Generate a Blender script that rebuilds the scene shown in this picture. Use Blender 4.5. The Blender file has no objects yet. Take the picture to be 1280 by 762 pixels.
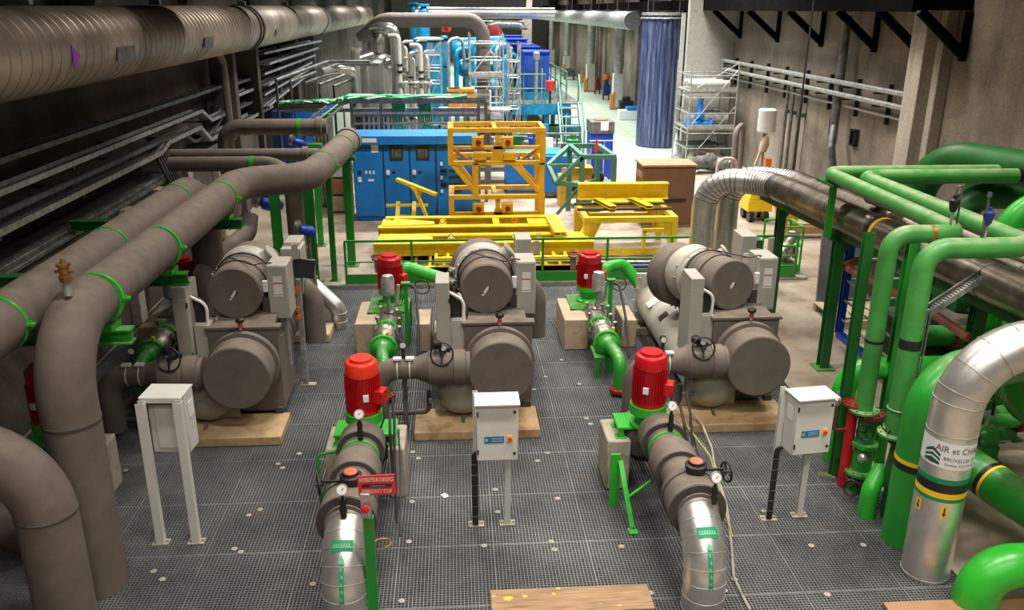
import bpy, math, random
from mathutils import Vector, Matrix
random.seed(7)
PI = math.pi
SC = bpy.context.scene
COL = SC.collection
V = Vector

# ---------------------------------------------------------------- camera model (1280 x 762)
F, H = 1060.0, 5.0
_p, _y, _r = math.radians(19.2), math.radians(3.95), math.radians(-0.25)
FW = V((math.sin(_y)*math.cos(_p), math.cos(_y)*math.cos(_p), -math.sin(_p)))
_rt = V((math.cos(_y), -math.sin(_y), 0))
_dn = FW.cross(_rt)
RT = _rt*math.cos(_r) + _dn*math.sin(_r)
DN = _dn*math.cos(_r) - _rt*math.sin(_r)
def ray(px, py): return RT*((px-640)/F) + DN*((py-381)/F) + FW
def G(px, py, z=0.0):
    d = ray(px, py); t = (z-H)/d.z
    return V((d.x*t, d.y*t, z))
def A(px, py, Y):
    d = ray(px, py); t = Y/d.y
    return V((d.x*t, Y, H+d.z*t))
def AX(px, py, X):
    d = ray(px, py); t = X/d.x
    return V((X, d.y*t, H+d.z*t))

# ---------------------------------------------------------------- mesh builder
def frame_of(d):
    d = d.normalized()
    u = V((0, 0, 1)) if abs(d.z) < 0.9 else V((0, 1, 0))
    a = d.cross(u).normalized(); b = a.cross(d).normalized()
    return a, b
def fillet(pts, rad, seg=8):
    pts = [V(p) for p in pts]
    if len(pts) < 3 or not rad: return pts
    out = [pts[0]]
    for i in range(1, len(pts)-1):
        p0, p, p1 = pts[i-1], pts[i], pts[i+1]
        d0 = (p0-p); d1 = (p1-p); l0, l1 = d0.length, d1.length
        d0.normalize(); d1.normalize()
        ang = d0.angle(d1)
        if ang > PI-0.02: out.append(p); continue
        r = rad[i-1] if isinstance(rad, (list, tuple)) else rad
        t = min(r/math.tan(ang/2), l0*(.98 if i == 1 else .49), l1*(.98 if i == len(pts)-2 else .49))
        rr = t*math.tan(ang/2)
        c = p + (d0+d1).normalized()*(rr/math.sin(ang/2))
        a = p+d0*t-c; b = p+d1*t-c
        ax = a.cross(b).normalized(); tot = a.angle(b)
        for k in range(seg+1):
            out.append(c + Matrix.Rotation(tot*k/seg, 3, ax) @ a)
    out.append(pts[-1])
    return out
class MB:
    def __init__(s): s.v = []; s.f = []; s.m = []; s.uv = None
    def face(s, idx, m=0): s.f.append(tuple(idx)); s.m.append(m)
    def box(s, c, d, rot=None, m=0):
        c = V(c); b = len(s.v); h = [x/2 for x in d]
        for z in (-1, 1):
            for y in (-1, 1):
                for x in (-1, 1):
                    p = V((x*h[0], y*h[1], z*h[2]))
                    if rot is not None: p = rot @ p
                    s.v.append(c+p)
        for q in ((0,2,3,1),(4,5,7,6),(0,1,5,4),(2,6,7,3),(0,4,6,2),(1,3,7,5)):
            s.face([b+i for i in q], m)
        return s
    def bx(s, x0, x1, y0, y1, z0, z1, m=0):
        return s.box(((x0+x1)/2, (y0+y1)/2, (z0+z1)/2), (abs(x1-x0), abs(y1-y0), abs(z1-z0)), None, m)
    def beam(s, p0, p1, w, h, m=0, up=None):
        p0, p1 = V(p0), V(p1); d = p1-p0; L = d.length; d = d/L
        u = V(up) if up else (V((0,0,1)) if abs(d.z) < .95 else V((0,1,0)))
        a = d.cross(u).normalized(); b = a.cross(d).normalized()
        R = Matrix((a, d, b)).transposed()
        return s.box((p0+p1)/2, (w, L, h), R, m)
    def ibeam(s, p0, p1, w, h, t=.02, m=0):
        p0, p1 = V(p0), V(p1); d = (p1-p0).normalized()
        a = d.cross(V((0,0,1))).normalized() if abs(d.z) < .95 else V((1,0,0)); b = a.cross(d).normalized()
        o = b*(h/2-t/2)
        s.beam(p0+o, p1+o, w, t, m); s.beam(p0-o, p1-o, w, t, m); s.beam(p0, p1, t, h-2*t, m)
        return s
    def chan(s, p0, p1, w, h, t=.02, side=1, m=0):
        p0, p1 = V(p0), V(p1); d = (p1-p0).normalized()
        a = d.cross(V((0,0,1))).normalized() if abs(d.z) < .95 else V((1,0,0)); b = a.cross(d).normalized()
        o = b*(h/2-t/2)
        s.beam(p0+o, p1+o, w, t, m); s.beam(p0-o, p1-o, w, t, m); s.beam(p0+a*side*(w/2-t/2), p1+a*side*(w/2-t/2), t, h-2*t, m)
        return s
    def sweep(s, pts, rad, n=20, cap=True, m=0):
        pts = [V(p) for p in pts]; N = len(pts)
        rs = rad if isinstance(rad, (list, tuple)) else [rad]*N
        tg = []
        for i in range(N):
            t = V((0,0,0))
            if i > 0: t += (pts[i]-pts[i-1]).normalized() if (pts[i]-pts[i-1]).length > 1e-7 else V((0,0,0))
            if i < N-1: t += (pts[i+1]-pts[i]).normalized() if (pts[i+1]-pts[i]).length > 1e-7 else V((0,0,0))
            tg.append(t.normalized() if t.length > 1e-7 else (tg[-1] if tg else V((0,0,1))))
        a, b = frame_of(tg[0]); base = len(s.v)
        for i in range(N):
            if i > 0:
                q = tg[i-1].rotation_difference(tg[i]); a = q @ a; b = q @ b
            for k in range(n):
                th = 2*PI*k/n
                s.v.append(pts[i]+(a*math.cos(th)+b*math.sin(th))*rs[i])
        for i in range(N-1):
            for k in range(n):
                k2 = (k+1) % n
                s.face((base+i*n+k, base+i*n+k2, base+(i+1)*n+k2, base+(i+1)*n+k), m)
        if cap:
            s.face([base+k for k in range(n)][::-1], m); s.face([base+(N-1)*n+k for k in range(n)], m)
        return s
    def tube(s, pts, r, bend=0, n=20, seg=8, cap=True, m=0):
        return s.sweep(fillet(pts, bend, seg), r, n, cap, m)
    def cyl(s, p0, p1, r, r1=None, n=24, m=0):
        return s.sweep([p0, p1], [r, r if r1 is None else r1], n, True, m)
    def lathe(s, o, ax, prof, n=28, m=0):
        o, ax = V(o), V(ax).normalized()
        a, b = frame_of(ax); base = len(s.v)
        for t, r in prof:
            for k in range(n):
                th = 2*PI*k/n
                s.v.append(o+ax*t+(a*math.cos(th)+b*math.sin(th))*max(r, 1e-4))
        for i in range(len(prof)-1):
            for k in range(n):
                k2 = (k+1) % n
                s.face((base+i*n+k, base+i*n+k2, base+(i+1)*n+k2, base+(i+1)*n+k), m)
        s.face([base+k for k in range(n)][::-1], m); s.face([base+(len(prof)-1)*n+k for k in range(n)], m)
        return s
    def torus(s, c, ax, R, r, n=28, k=8, arc=2*PI, m=0):
        a, b = frame_of(V(ax)); c = V(c)
        pts = [c+(a*math.cos(arc*i/n)+b*math.sin(arc*i/n))*R for i in range(n+1)]
        return s.sweep(pts, r, k, False, m)
    def flange(s, c, ax, R, t, n=24, bolts=10, m=0, mb=None):
        c, ax = V(c), V(ax).normalized()
        s.lathe(c-ax*t/2, ax, [(0, R-.004), (.004, R), (t-.004, R), (t, R-.004)], n, m)
        a, b = frame_of(ax)
        for k in range(bolts):
            th = 2*PI*k/bolts; q = c+(a*math.cos(th)+b*math.sin(th))*(R-.022)
            s.cyl(q-ax*(t/2+.018), q+ax*(t/2+.018), .011, n=6, m=m if mb is None else mb)
        return s
    def dome(s, c, ax, R, h, n=28, k=7, m=0):
        prof = [(h*math.sin(i*PI/2/k), R*math.cos(i*PI/2/k)) for i in range(k+1)]
        return s.lathe(c, ax, prof, n, m)
    def poly(s, pts, ext, m=0):
        pts = [V(p) for p in pts]; e = V(ext); b = len(s.v); n = len(pts)
        s.v += pts+[p+e for p in pts]
        s.face([b+i for i in range(n)][::-1], m); s.face([b+n+i for i in range(n)], m)
        for i in range(n):
            j = (i+1) % n; s.face((b+i, b+j, b+n+j, b+n+i), m)
        return s

ROOT = {}
def mesh_from(mb, name, mats, off, sharp=38):
    me = bpy.data.meshes.new(name)
    me.from_pydata([tuple(p-off) for p in mb.v], [], mb.f)
    for mm in (mats if isinstance(mats, (list, tuple)) else [mats]): me.materials.append(mm)
    me.polygons.foreach_set('material_index', mb.m)
    me.polygons.foreach_set('use_smooth', [True]*len(me.polygons))
    me.update(); me.set_sharp_from_angle(angle=math.radians(sharp))
    return me
def props(o, label=None, cat=None, group=None, kind=None):
    if label: o['label'] = label
    if cat: o['category'] = cat
    if group: o['group'] = group
    if kind: o['kind'] = kind
    return o
def thing(name, loc, label, cat, group=None):
    o = bpy.data.objects.new(name, None); o.empty_display_size = .2
    o.location = loc; COL.objects.link(o); ROOT[o] = V(loc)
    return props(o, label, cat, group)
SPLIT = {'cladding_seam', 'cable_tie', 'arrow_sticker', 'green_sticker', 'switch_panel', 'door_gap', 'tube_sheet', 'end_face', 'bracket', 'leg', 'foot', 'hinge', 'flange', 'red_flange', 'small_valve', 'upright', 'base_plate', 'column', 'sensor_fitting', 'post',
         'hanger', 'handwheel', 'pipe_tag', 'lock', 'wheel', 'strap', 'conduit', 'condenser_flange', 'control_panel', 'support_strut', 'insulation_jacket', 'cradle', 'flange_ring', 'wall_arm',
         'frame', 'top_rail', 'lower_rail', 'rail', 'name_plate', 'cross_beam', 'panel', 'cast_fitting', 'manway', 'support', 'hoop', 'side_handle', 'tube', 'small_pipe', 'black_tube', 'yellow_end', 'pipe',
         'board', 'housing', 'body', 'side_rail', 'stretcher', 'stringer', 'branch', 'valve', 'angle', 'edge_beam', 'switch_row', 'stand', 'pipe_stand', 'steam_trap', 'arm', 'side_conduit', 'cable', 'prop', 'mast', 'deck_plate', 'railing', 'header', 'box', 'shell', 'rod', 'front_beam', 'white_button', 'guard_tube', 'hanging_cable', 'rib', 'slat', 'motor_block', 'rung', 'push_button'}
def islands(mb):
    par = list(range(len(mb.v)))
    def find(i):
        while par[i] != i: par[i] = par[par[i]]; i = par[i]
        return i
    for f in mb.f:
        r0 = find(f[0])
        for j in f[1:]:
            r = find(j)
            if r != r0: par[r] = r0
    comp = {}
    for i in range(len(mb.v)): comp.setdefault(find(i), []).append(i)
    L = []
    for idx in comp.values():
        P = [mb.v[i] for i in idx]
        L.append([set(idx), [min(p[k] for p in P)-.006 for k in range(3)], [max(p[k] for p in P)+.006 for k in range(3)]])
    ch = True
    while ch:
        ch = False
        for a in range(len(L)):
            for b in range(a+1, len(L)):
                if all(L[a][1][k] <= L[b][2][k] and L[b][1][k] <= L[a][2][k] for k in range(3)):
                    L[a][0] |= L[b][0]; L[a][1] = [min(x, y) for x, y in zip(L[a][1], L[b][1])]; L[a][2] = [max(x, y) for x, y in zip(L[a][2], L[b][2])]
                    del L[b]; ch = True; break
            if ch: break
    return [l[0] for l in L]
def part(name, mb, mats, parent, bevel=0, label=None, sharp=38):
    if name in SPLIT:
        G_ = islands(mb)
        if 2 <= len(G_) <= 16:
            out = []
            for S in G_:
                n = MB(); mp = {}
                for i in sorted(S): mp[i] = len(n.v); n.v.append(mb.v[i])
                for f, m_ in zip(mb.f, mb.m):
                    if f[0] in S: n.f.append(tuple(mp[i] for i in f)); n.m.append(m_)
                out.append(part1(name, n, mats, parent, bevel, label, sharp))
            return out[0]
    return part1(name, mb, mats, parent, bevel, label, sharp)
def part1(name, mb, mats, parent, bevel=0, label=None, sharp=38):
    off = ROOT[parent]
    o = bpy.data.objects.new(name, mesh_from(mb, name, mats, off, sharp))
    COL.objects.link(o); o.parent = parent; ROOT[o] = off
    if bevel: addbev(o, bevel)
    if label: o['label'] = label
    return o
def addbev(o, w):
    b = o.modifiers.new('bevel', 'BEVEL'); b.width = w; b.segments = 2; b.limit_method = 'ANGLE'; b.angle_limit = math.radians(40)
    b.harden_normals = False
def solo(name, mb, mats, label=None, cat=None, group=None, kind=None, bevel=0, sharp=38):
    xs = [p.x for p in mb.v]; ys = [p.y for p in mb.v]; zs = [p.z for p in mb.v]
    off = V(((min(xs)+max(xs))/2, (min(ys)+max(ys))/2, min(zs)))
    o = bpy.data.objects.new(name, mesh_from(mb, name, mats, off, sharp))
    o.location = off; COL.objects.link(o); ROOT[o] = off
    if bevel: addbev(o, bevel)
    return props(o, label, cat, group, kind)
def struct(name, mb, mats, bevel=0, sharp=38): return solo(name, mb, mats, kind='structure', bevel=bevel, sharp=sharp)
def dup(root, dx, label, group=None, skip=()):
    def rec(o, par):
        c = o.copy(); COL.objects.link(c)
        if par is not None: c.parent = par
        for ch in list(KIDS.get(o, [])):
            if ch.name.split('.')[0] in skip: continue
            rec(ch, c)
        return c
    KIDS = {}
    for o in list(bpy.data.objects):
        if o.parent: KIDS.setdefault(o.parent, []).append(o)
    r = rec(root, None); r.location = root.location+V(dx); r['label'] = label
    ROOT[r] = V(r.location)
    if group: r['group'] = group
    return r
def text_mb(txt, size, m=0, extr=.0):
    cu = bpy.data.curves.new('t', 'FONT'); cu.body = txt; cu.size = size; cu.align_x = 'CENTER'; cu.align_y = 'CENTER'; cu.resolution_u = 3; cu.offset = size*.006
    ob = bpy.data.objects.new('t', cu); COL.objects.link(ob)
    dg = bpy.context.evaluated_depsgraph_get(); dg.update()
    me = bpy.data.meshes.new_from_object(ob.evaluated_get(dg))
    vs = [V(v.co) for v in me.vertices]; fs = [tuple(p.vertices) for p in me.polygons]
    bpy.data.objects.remove(ob); bpy.data.curves.remove(cu); bpy.data.meshes.remove(me)
    return vs, fs
def add_text(mb, txt, size, fn, m=0, width=None):
    vs, fs = text_mb(txt, size)
    w = max(v.x for v in vs)-min(v.x for v in vs)
    k = 1 if not width else width/w
    b = len(mb.v)
    mb.v += [fn(v.x*k, v.y) for v in vs]
    for f in fs: mb.face([b+i for i in f], m)

# ---------------------------------------------------------------- materials
def mat(name, col, rough=.5, metal=0, var=.12, scale=3, col2=None, bump=0, bscale=30, spec=.5, dust=None, emit=0, dirt_shade=None):
    m = bpy.data.materials.new(name); m.use_nodes = True
    nt = m.node_tree; bs = nt.nodes['Principled BSDF']
    bs.inputs['Roughness'].default_value = rough; bs.inputs['Metallic'].default_value = metal
    bs.inputs['Specular IOR Level'].default_value = spec
    tc = nt.nodes.new('ShaderNodeNewGeometry')
    nz = nt.nodes.new('ShaderNodeTexNoise'); nz.inputs['Scale'].default_value = scale; nz.inputs['Detail'].default_value = 6; nz.inputs['Roughness'].default_value = .65
    nt.links.new(tc.outputs['Position'], nz.inputs['Vector'])
    rp = nt.nodes.new('ShaderNodeValToRGB')
    c2 = col2 or tuple(c*(1-var*2) for c in col)
    c1 = col if col2 else tuple(min(1, c*(1+var)) for c in col)
    rp.color_ramp.elements[0].position = .32; rp.color_ramp.elements[0].color = (*c2, 1)
    rp.color_ramp.elements[1].position = .68; rp.color_ramp.elements[1].color = (*c1, 1)
    nt.links.new(nz.outputs['Fac'], rp.inputs['Fac'])
    last = rp.outputs['Color']
    if dust:      # settled dust on upward-facing surfaces of the thing
        sp = nt.nodes.new('ShaderNodeSeparateXYZ'); nt.links.new(tc.outputs['Normal'], sp.inputs[0])
        mr = nt.nodes.new('ShaderNodeMapRange'); mr.inputs['From Min'].default_value = .45; mr.inputs['From Max'].default_value = 1.0
        mr.inputs['To Max'].default_value = dust[1]; nt.links.new(sp.outputs['Z'], mr.inputs['Value'])
        mu = nt.nodes.new('ShaderNodeMath'); mu.operation = 'MULTIPLY'; nt.links.new(mr.outputs[0], mu.inputs[0])
        n2 = nt.nodes.new('ShaderNodeTexNoise'); n2.inputs['Scale'].default_value = 6; n2.inputs['Detail'].default_value = 5
        nt.links.new(tc.outputs['Position'], n2.inputs['Vector'])
        m2 = nt.nodes.new('ShaderNodeMapRange'); m2.inputs['From Min'].default_value = .3; m2.inputs['From Max'].default_value = .6
        nt.links.new(n2.outputs['Fac'], m2.inputs['Value']); nt.links.new(m2.outputs[0], mu.inputs[1])
        mx = nt.nodes.new('ShaderNodeMix'); mx.data_type = 'RGBA'
        nt.links.new(mu.outputs[0], mx.inputs[0]); nt.links.new(last, mx.inputs[6]); mx.inputs[7].default_value = (*dust[0], 1)
        last = mx.outputs[2]
    if dirt_shade:      # blotchy stains; on the spiral duct, beam shade put into the colour
        n3 = nt.nodes.new('ShaderNodeTexNoise'); n3.inputs['Scale'].default_value = dirt_shade[1]; n3.inputs['Detail'].default_value = 8; n3.inputs['Distortion'].default_value = .6
        nt.links.new(tc.outputs['Position'], n3.inputs['Vector'])
        m3 = nt.nodes.new('ShaderNodeMapRange'); m3.inputs['From Min'].default_value = .52; m3.inputs['From Max'].default_value = .7; m3.inputs['To Max'].default_value = dirt_shade[2]
        nt.links.new(n3.outputs['Fac'], m3.inputs['Value'])
        mx = nt.nodes.new('ShaderNodeMix'); mx.data_type = 'RGBA'
        nt.links.new(m3.outputs[0], mx.inputs[0]); nt.links.new(last, mx.inputs[6]); mx.inputs[7].default_value = (*dirt_shade[0], 1)
        last = mx.outputs[2]
    nt.links.new(last, bs.inputs['Base Color'])
    if bump:
        nb = nt.nodes.new('ShaderNodeTexNoise'); nb.inputs['Scale'].default_value = bscale; nb.inputs['Detail'].default_value = 4
        nt.links.new(tc.outputs['Position'], nb.inputs['Vector'])
        bp = nt.nodes.new('ShaderNodeBump'); bp.inputs['Strength'].default_value = bump; bp.inputs['Distance'].default_value = .02
        nt.links.new(nb.outputs['Fac'], bp.inputs['Height']); nt.links.new(bp.outputs[0], bs.inputs['Normal'])
    if emit:
        bs.inputs['Emission Color'].default_value = (*col, 1); bs.inputs['Emission Strength'].default_value = emit
    return m
DUST = (.33, .27, .2)
M = dict(
    ins=mat('grey_insulation', (.14, .113, .097), .78, var=.1, scale=5, bump=.12, bscale=12, dust=(DUST, .3)),
    insd=mat('dark_insulation', (.06, .053, .05), .85, var=.15, dust=(DUST, .2)),
    green=mat('green_paint', (.022, .29, .03), .3, var=.12, scale=2, dust=(DUST, .35)),
    greenb=mat('bright_green_paint', (.03, .42, .03), .32, var=.1, scale=2),
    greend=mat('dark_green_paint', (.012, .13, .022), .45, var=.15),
    greenl=mat('dusty_green_paint', (.06, .3, .06), .42, var=.12, scale=4, dust=((.4, .42, .25), .75)),
    teal=mat('grey_green_paint', (.06, .19, .13), .45, var=.15),
    red=mat('red_paint', (.5, .006, .012), .3, var=.12),
    redo=mat('orange_red_paint', (.75, .035, .012), .35, var=.1),
    redd=mat('dark_red_paint', (.22, .012, .01), .5, var=.2),
    yel=mat('yellow_paint', (.82, .58, .006), .42, var=.1, scale=2, dirt_shade=((.45, .25, .03), 5, .35)),
    yelo=mat('amber_paint', (.62, .33, .01), .45, var=.12, scale=2, dirt_shade=((.35, .18, .02), 6, .4)),
    blue=mat('blue_paint', (.002, .18, .6), .48, var=.08),
    blued=mat('deep_blue_paint', (.003, .045, .42), .4, var=.12),
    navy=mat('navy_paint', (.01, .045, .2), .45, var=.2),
    cyan=mat('cyan_paint', (.008, .22, .4), .3, var=.3, scale=4),
    cyand=mat('dark_cyan_paint', (.008, .17, .28), .4, var=.25, scale=3),
    steel=mat('brushed_cladding', (.76, .74, .71), .34, .85, var=.08, scale=8, bump=.05, bscale=14, dust=(DUST, .2)),
    steeld=mat('dusty_cladding', (.3, .26, .21), .34, .9, var=.35, scale=2.5, bump=.08, bscale=8, dust=((.12, .095, .07), .9)),
    galv=mat('galvanised_steel', (.46, .46, .44), .42, .5, var=.25, scale=10),
    galvd=mat('dull_galvanised_steel', (.2, .2, .19), .5, .7, var=.3, scale=6),
    inox=mat('stainless_steel', (.68, .65, .6), .22, .85, var=.12, scale=3),
    cast=mat('cast_metal', (.4, .37, .34), .42, .8, var=.3, scale=14, dirt_shade=((.3, .12, .04), 12, .5)),
    duct=mat('spiral_duct', (.44, .37, .3), .42, .55, var=.2, scale=1.2, dirt_shade=((.13, .08, .04), .55, .75)),  # broad dark blotches paint the roof beams' shade into the duct colour
    beige=mat('beige_paint', (.44, .42, .37), .45, var=.06, scale=4, dirt_shade=((.2, .17, .12), 9, .35)),
    olive=mat('olive_paint', (.3, .285, .22), .32, var=.12),
    white=mat('off_white_enclosure', (.62, .61, .58), .42, var=.04),
    cab=mat('light_grey_cabinet', (.4, .38, .34), .45, var=.05),
    black=mat('black_plastic', (.012, .012, .013), .4, var=.1),
    rub=mat('dark_cable', (.03, .03, .032), .55, var=.2),
    paper=mat('white_label', (.75, .75, .75), .6, var=.03),
    tape=mat('red_tape', (.7, .02, .02), .5, var=.03),
    bluel=mat('blue_label', (.02, .16, .3), .4, var=.05),
    yell=mat('yellow_plastic', (.85, .55, .01), .4, var=.05),
    orange=mat('orange_paint', (.85, .17, .01), .45, var=.1),
    crate=mat('orange_plywood', (.62, .27, .04), .6, var=.15, scale=6),
    wood=mat('pine_timber', (.5, .36, .2), .7, col2=(.3, .19, .09), scale=3, dirt_shade=((.22, .11, .04), 4, .7), bump=.15, bscale=22),
    woodp=mat('pale_timber', (.52, .42, .3), .75, col2=(.4, .3, .2), scale=6, dirt_shade=((.25, .17, .1), 6, .5)),
    brown=mat('brown_tarpaulin', (.15, .075, .038), .6, var=.1, scale=4),
    browt=mat('tan_board', (.38, .2, .1), .6, var=.08),
    conc=mat('pale_concrete', (.42, .38, .31), .8, col2=(.3, .26, .21), scale=5, dirt_shade=((.16, .12, .09), 6, .6), bump=.2, bscale=25),
    pink=mat('pink_pipe', (.5, .16, .12), .5, var=.1),
    purple=mat('grey_purple_sheet', (.2, .2, .26), .5, var=.1),
    greenfl=mat('green_cable', (.08, .5, .22), .5, var=.3, scale=20),
    brass=mat('brass', (.45, .26, .08), .45, .7, var=.3, scale=10),
)
# ================================================================= SETTING
def nodemat(name, rough=.8, metal=0):
    m = bpy.data.materials.new(name); m.use_nodes = True
    nt = m.node_tree; bs = nt.nodes['Principled BSDF']; bs.inputs['Roughness'].default_value = rough; bs.inputs['Metallic'].default_value = metal
    return m, nt, bs
def N(nt, t, **kw):
    n = nt.nodes.new(t)
    for k, v in kw.items():
        if k in n.inputs: n.inputs[k].default_value = v
        else: setattr(n, k, v)
    return n
def ramp(nt, src, stops):
    r = nt.nodes.new('ShaderNodeValToRGB'); e = r.color_ramp.elements
    while len(e) < len(stops): e.new(.5)
    for i, (p, c) in enumerate(stops): e[i].position = p; e[i].color = (*c, 1)
    nt.links.new(src, r.inputs[0]); return r.outputs[0]
def mixc(nt, f, a, b):
    x = nt.nodes.new('ShaderNodeMix'); x.data_type = 'RGBA'
    for i, s in ((0, f), (6, a), (7, b)):
        if isinstance(s, (int, float)): x.inputs[i].default_value = s
        elif isinstance(s, tuple): x.inputs[i].default_value = (*s, 1)
        else: nt.links.new(s, x.inputs[i])
    return x.outputs[2]
# concrete floor, pale green paint in the far half of the hall
fm, nt, bs = nodemat('hall_floor', .5)
geo = N(nt, 'ShaderNodeNewGeometry')
n1 = N(nt, 'ShaderNodeTexNoise', Scale=.9, Detail=8.0, Roughness=.65, Distortion=.4); nt.links.new(geo.outputs['Position'], n1.inputs['Vector'])
n2 = N(nt, 'ShaderNodeTexNoise', Scale=5.0, Detail=8.0); nt.links.new(geo.outputs['Position'], n2.inputs['Vector'])
ca = ramp(nt, n1.outputs['Fac'], [(.32, (.19, .135, .085)), (.5, (.36, .29, .22)), (.66, (.44, .37, .295))])
cb = ramp(nt, n1.outputs['Fac'], [(.3, (.33, .42, .33)), (.7, (.46, .54, .44))])
sx = N(nt, 'ShaderNodeSeparateXYZ'); nt.links.new(geo.outputs['Position'], sx.inputs[0])
gt = N(nt, 'ShaderNodeMapRange'); gt.inputs['From Min'].default_value = 27; gt.inputs['From Max'].default_value = 27.3
nt.links.new(sx.outputs['Y'], gt.inputs['Value'])
cc = mixc(nt, gt.outputs[0], ca, cb)
st = N(nt, 'ShaderNodeMapRange'); st.inputs['From Min'].default_value = .55; st.inputs['From Max'].default_value = .72; st.inputs['To Max'].default_value = .55
nt.links.new(n2.outputs['Fac'], st.inputs['Value'])
cc = mixc(nt, st.outputs[0], cc, (.2, .15, .11))
nt.links.new(cc, bs.inputs['Base Color'])
# board-formed concrete wall
def wallmat(name, dark, light, low, vscale):
    m, nt, bs = nodemat(name, .85)
    geo = N(nt, 'ShaderNodeNewGeometry')
    mp = N(nt, 'ShaderNodeMapping'); mp.inputs['Scale'].default_value = (1, 1, .12); nt.links.new(geo.outputs['Position'], mp.inputs['Vector'])
    v = N(nt, 'ShaderNodeTexNoise', Scale=vscale, Detail=7.0, Roughness=.7); nt.links.new(mp.outputs[0], v.inputs['Vector'])
    b = N(nt, 'ShaderNodeTexNoise', Scale=.55, Detail=6.0, Roughness=.6); nt.links.new(geo.outputs['Position'], b.inputs['Vector'])
    g = N(nt, 'ShaderNodeTexNoise', Scale=26.0, Detail=5.0); nt.links.new(geo.outputs['Position'], g.inputs['Vector'])
    c = ramp(nt, b.outputs['Fac'], [(.34, dark), (.66, light)])
    k = ramp(nt, v.outputs['Fac'], [(.35, (.3, .3, .29)), (.5, (.5, .5, .5)), (.7, (.62, .6, .57))])
    mm = nt.nodes.new('ShaderNodeMix'); mm.data_type = 'RGBA'; mm.blend_type = 'OVERLAY'; mm.inputs[0].default_value = .6
    nt.links.new(c, mm.inputs[6]); nt.links.new(k, mm.inputs[7])
    k2 = ramp(nt, g.outputs['Fac'], [(.35, (.38, .38, .38)), (.65, (.6, .6, .6))])
    m3 = nt.nodes.new('ShaderNodeMix'); m3.data_type = 'RGBA'; m3.blend_type = 'OVERLAY'; m3.inputs[0].default_value = .8
    nt.links.new(mm.outputs[2], m3.inputs[6]); nt.links.new(k2, m3.inputs[7])
    nt.links.new(m3.outputs[2], bs.inputs['Base Color'])
    bp = N(nt, 'ShaderNodeBump'); bp.inputs['Strength'].default_value = .35; bp.inputs['Distance'].default_value = .04
    nt.links.new(v.outputs['Fac'], bp.inputs['Height']); nt.links.new(bp.outputs[0], bs.inputs['Normal'])
    return m
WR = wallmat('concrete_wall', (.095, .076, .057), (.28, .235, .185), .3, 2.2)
WL = wallmat('shade_darkened_concrete_wall', (.035, .027, .021), (.125, .1, .076), .2, 1.6)  # darker copy of the wall concrete, the left side's shade put into its colour
WP = wallmat('pilaster_concrete', (.4, .36, .3), (.55, .5, .43), .4, 3)
# steel grating: zinc grey bars with rust and paint marks
gm, nt, bs = nodemat('grating_steel', .45, .25)
geo = N(nt, 'ShaderNodeNewGeometry')
n1 = N(nt, 'ShaderNodeTexNoise', Scale=.8, Detail=6.0, Roughness=.7); nt.links.new(geo.outputs['Position'], n1.inputs['Vector'])
n2 = N(nt, 'ShaderNodeTexNoise', Scale=1.7, Detail=6.0, Roughness=.7); nt.links.new(geo.outputs['Position'], n2.inputs['Vector'])
c = ramp(nt, n1.outputs['Fac'], [(.33, (.11, .115, .12)), (.66, (.25, .255, .26))])
r = N(nt, 'ShaderNodeMapRange'); r.inputs['From Min'].default_value = .62; r.inputs['From Max'].default_value = .74; r.inputs['To Max'].default_value = .8
nt.links.new(n2.outputs['Fac'], r.inputs['Value'])
c = mixc(nt, r.outputs[0], c, (.22, .12, .05))
nt.links.new(c, bs.inputs['Base Color'])
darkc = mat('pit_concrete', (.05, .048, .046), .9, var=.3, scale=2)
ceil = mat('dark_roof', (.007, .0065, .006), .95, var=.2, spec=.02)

GX0, GX1, GY0, GY1 = -5.34, 4.62, 4.9, 15.5
f = MB()
f.bx(-7, 10.2, GY1+.0, 92, -.6, 0); f.bx(GX1+.0, 10.2, -9, GY1, -.6, 0); f.bx(-7, GX0, -9, GY1, -1.2, 0); f.bx(GX0, GX1, -9, GY0, -.6, 0)
struct('floor', f, fm)
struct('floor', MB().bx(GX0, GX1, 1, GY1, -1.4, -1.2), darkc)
PX, PY = .93, .905
g = MB(); n = 28
ox, oy = -.61-5*PX, 8.05-3*PY-.0
x = ox; xs = []
while x < GX1-.02: xs.append(x); x += PX
ys = []; y = oy-PY
while y < GY1-.02: ys.append(y); y += PY
for i in range(int((GX1-ox)/(PX/n))+1):
    x = ox+i*PX/n
    if x < GX0 or x > GX1: continue
    g.bx(x-.0026, x+.0026, GY0, GY1, -.032, -.001)
i = 0; y = GY0
while y < GY1:
    g.bx(GX0, GX1, y-.003, y+.003, -.03, -.002); y += PY/n
for x in xs:
    if x > GX0: g.bx(x-.005, x+.005, GY0, GY1, -.034, .0)
for y in ys:
    if y > GY0: g.bx(GX0, GX1, y-.005, y+.005, -.034, .0)
    if y > GY0: g.bx(GX0, GX1, y-.05, y+.05, -.2, -.036)
struct('floor', g, gm)
t = MB(); t.bx(-5.3, 6.9, GY1, GY1+.22, 0, .05); struct('trim_1', t, M['conc'], .01)
t = MB(); t.bx(GX1, GX1+.09, 6.0, GY1, 0, .03); struct('trim_2', t, M['conc'], .01)
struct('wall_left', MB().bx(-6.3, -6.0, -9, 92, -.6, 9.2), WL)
w = MB(); w.bx(9.8, 10.2, -9, 92, -.6, 9.2)
struct('wall_right', w, WR)
struct('wall_back', MB().bx(-6.3, 10.2, 91, 91.3, -.6, 9.2), M['conc'])
struct('ceiling', MB().bx(-6.3, 10.2, -9, 91.3, 9.0, 9.2), ceil)
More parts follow.
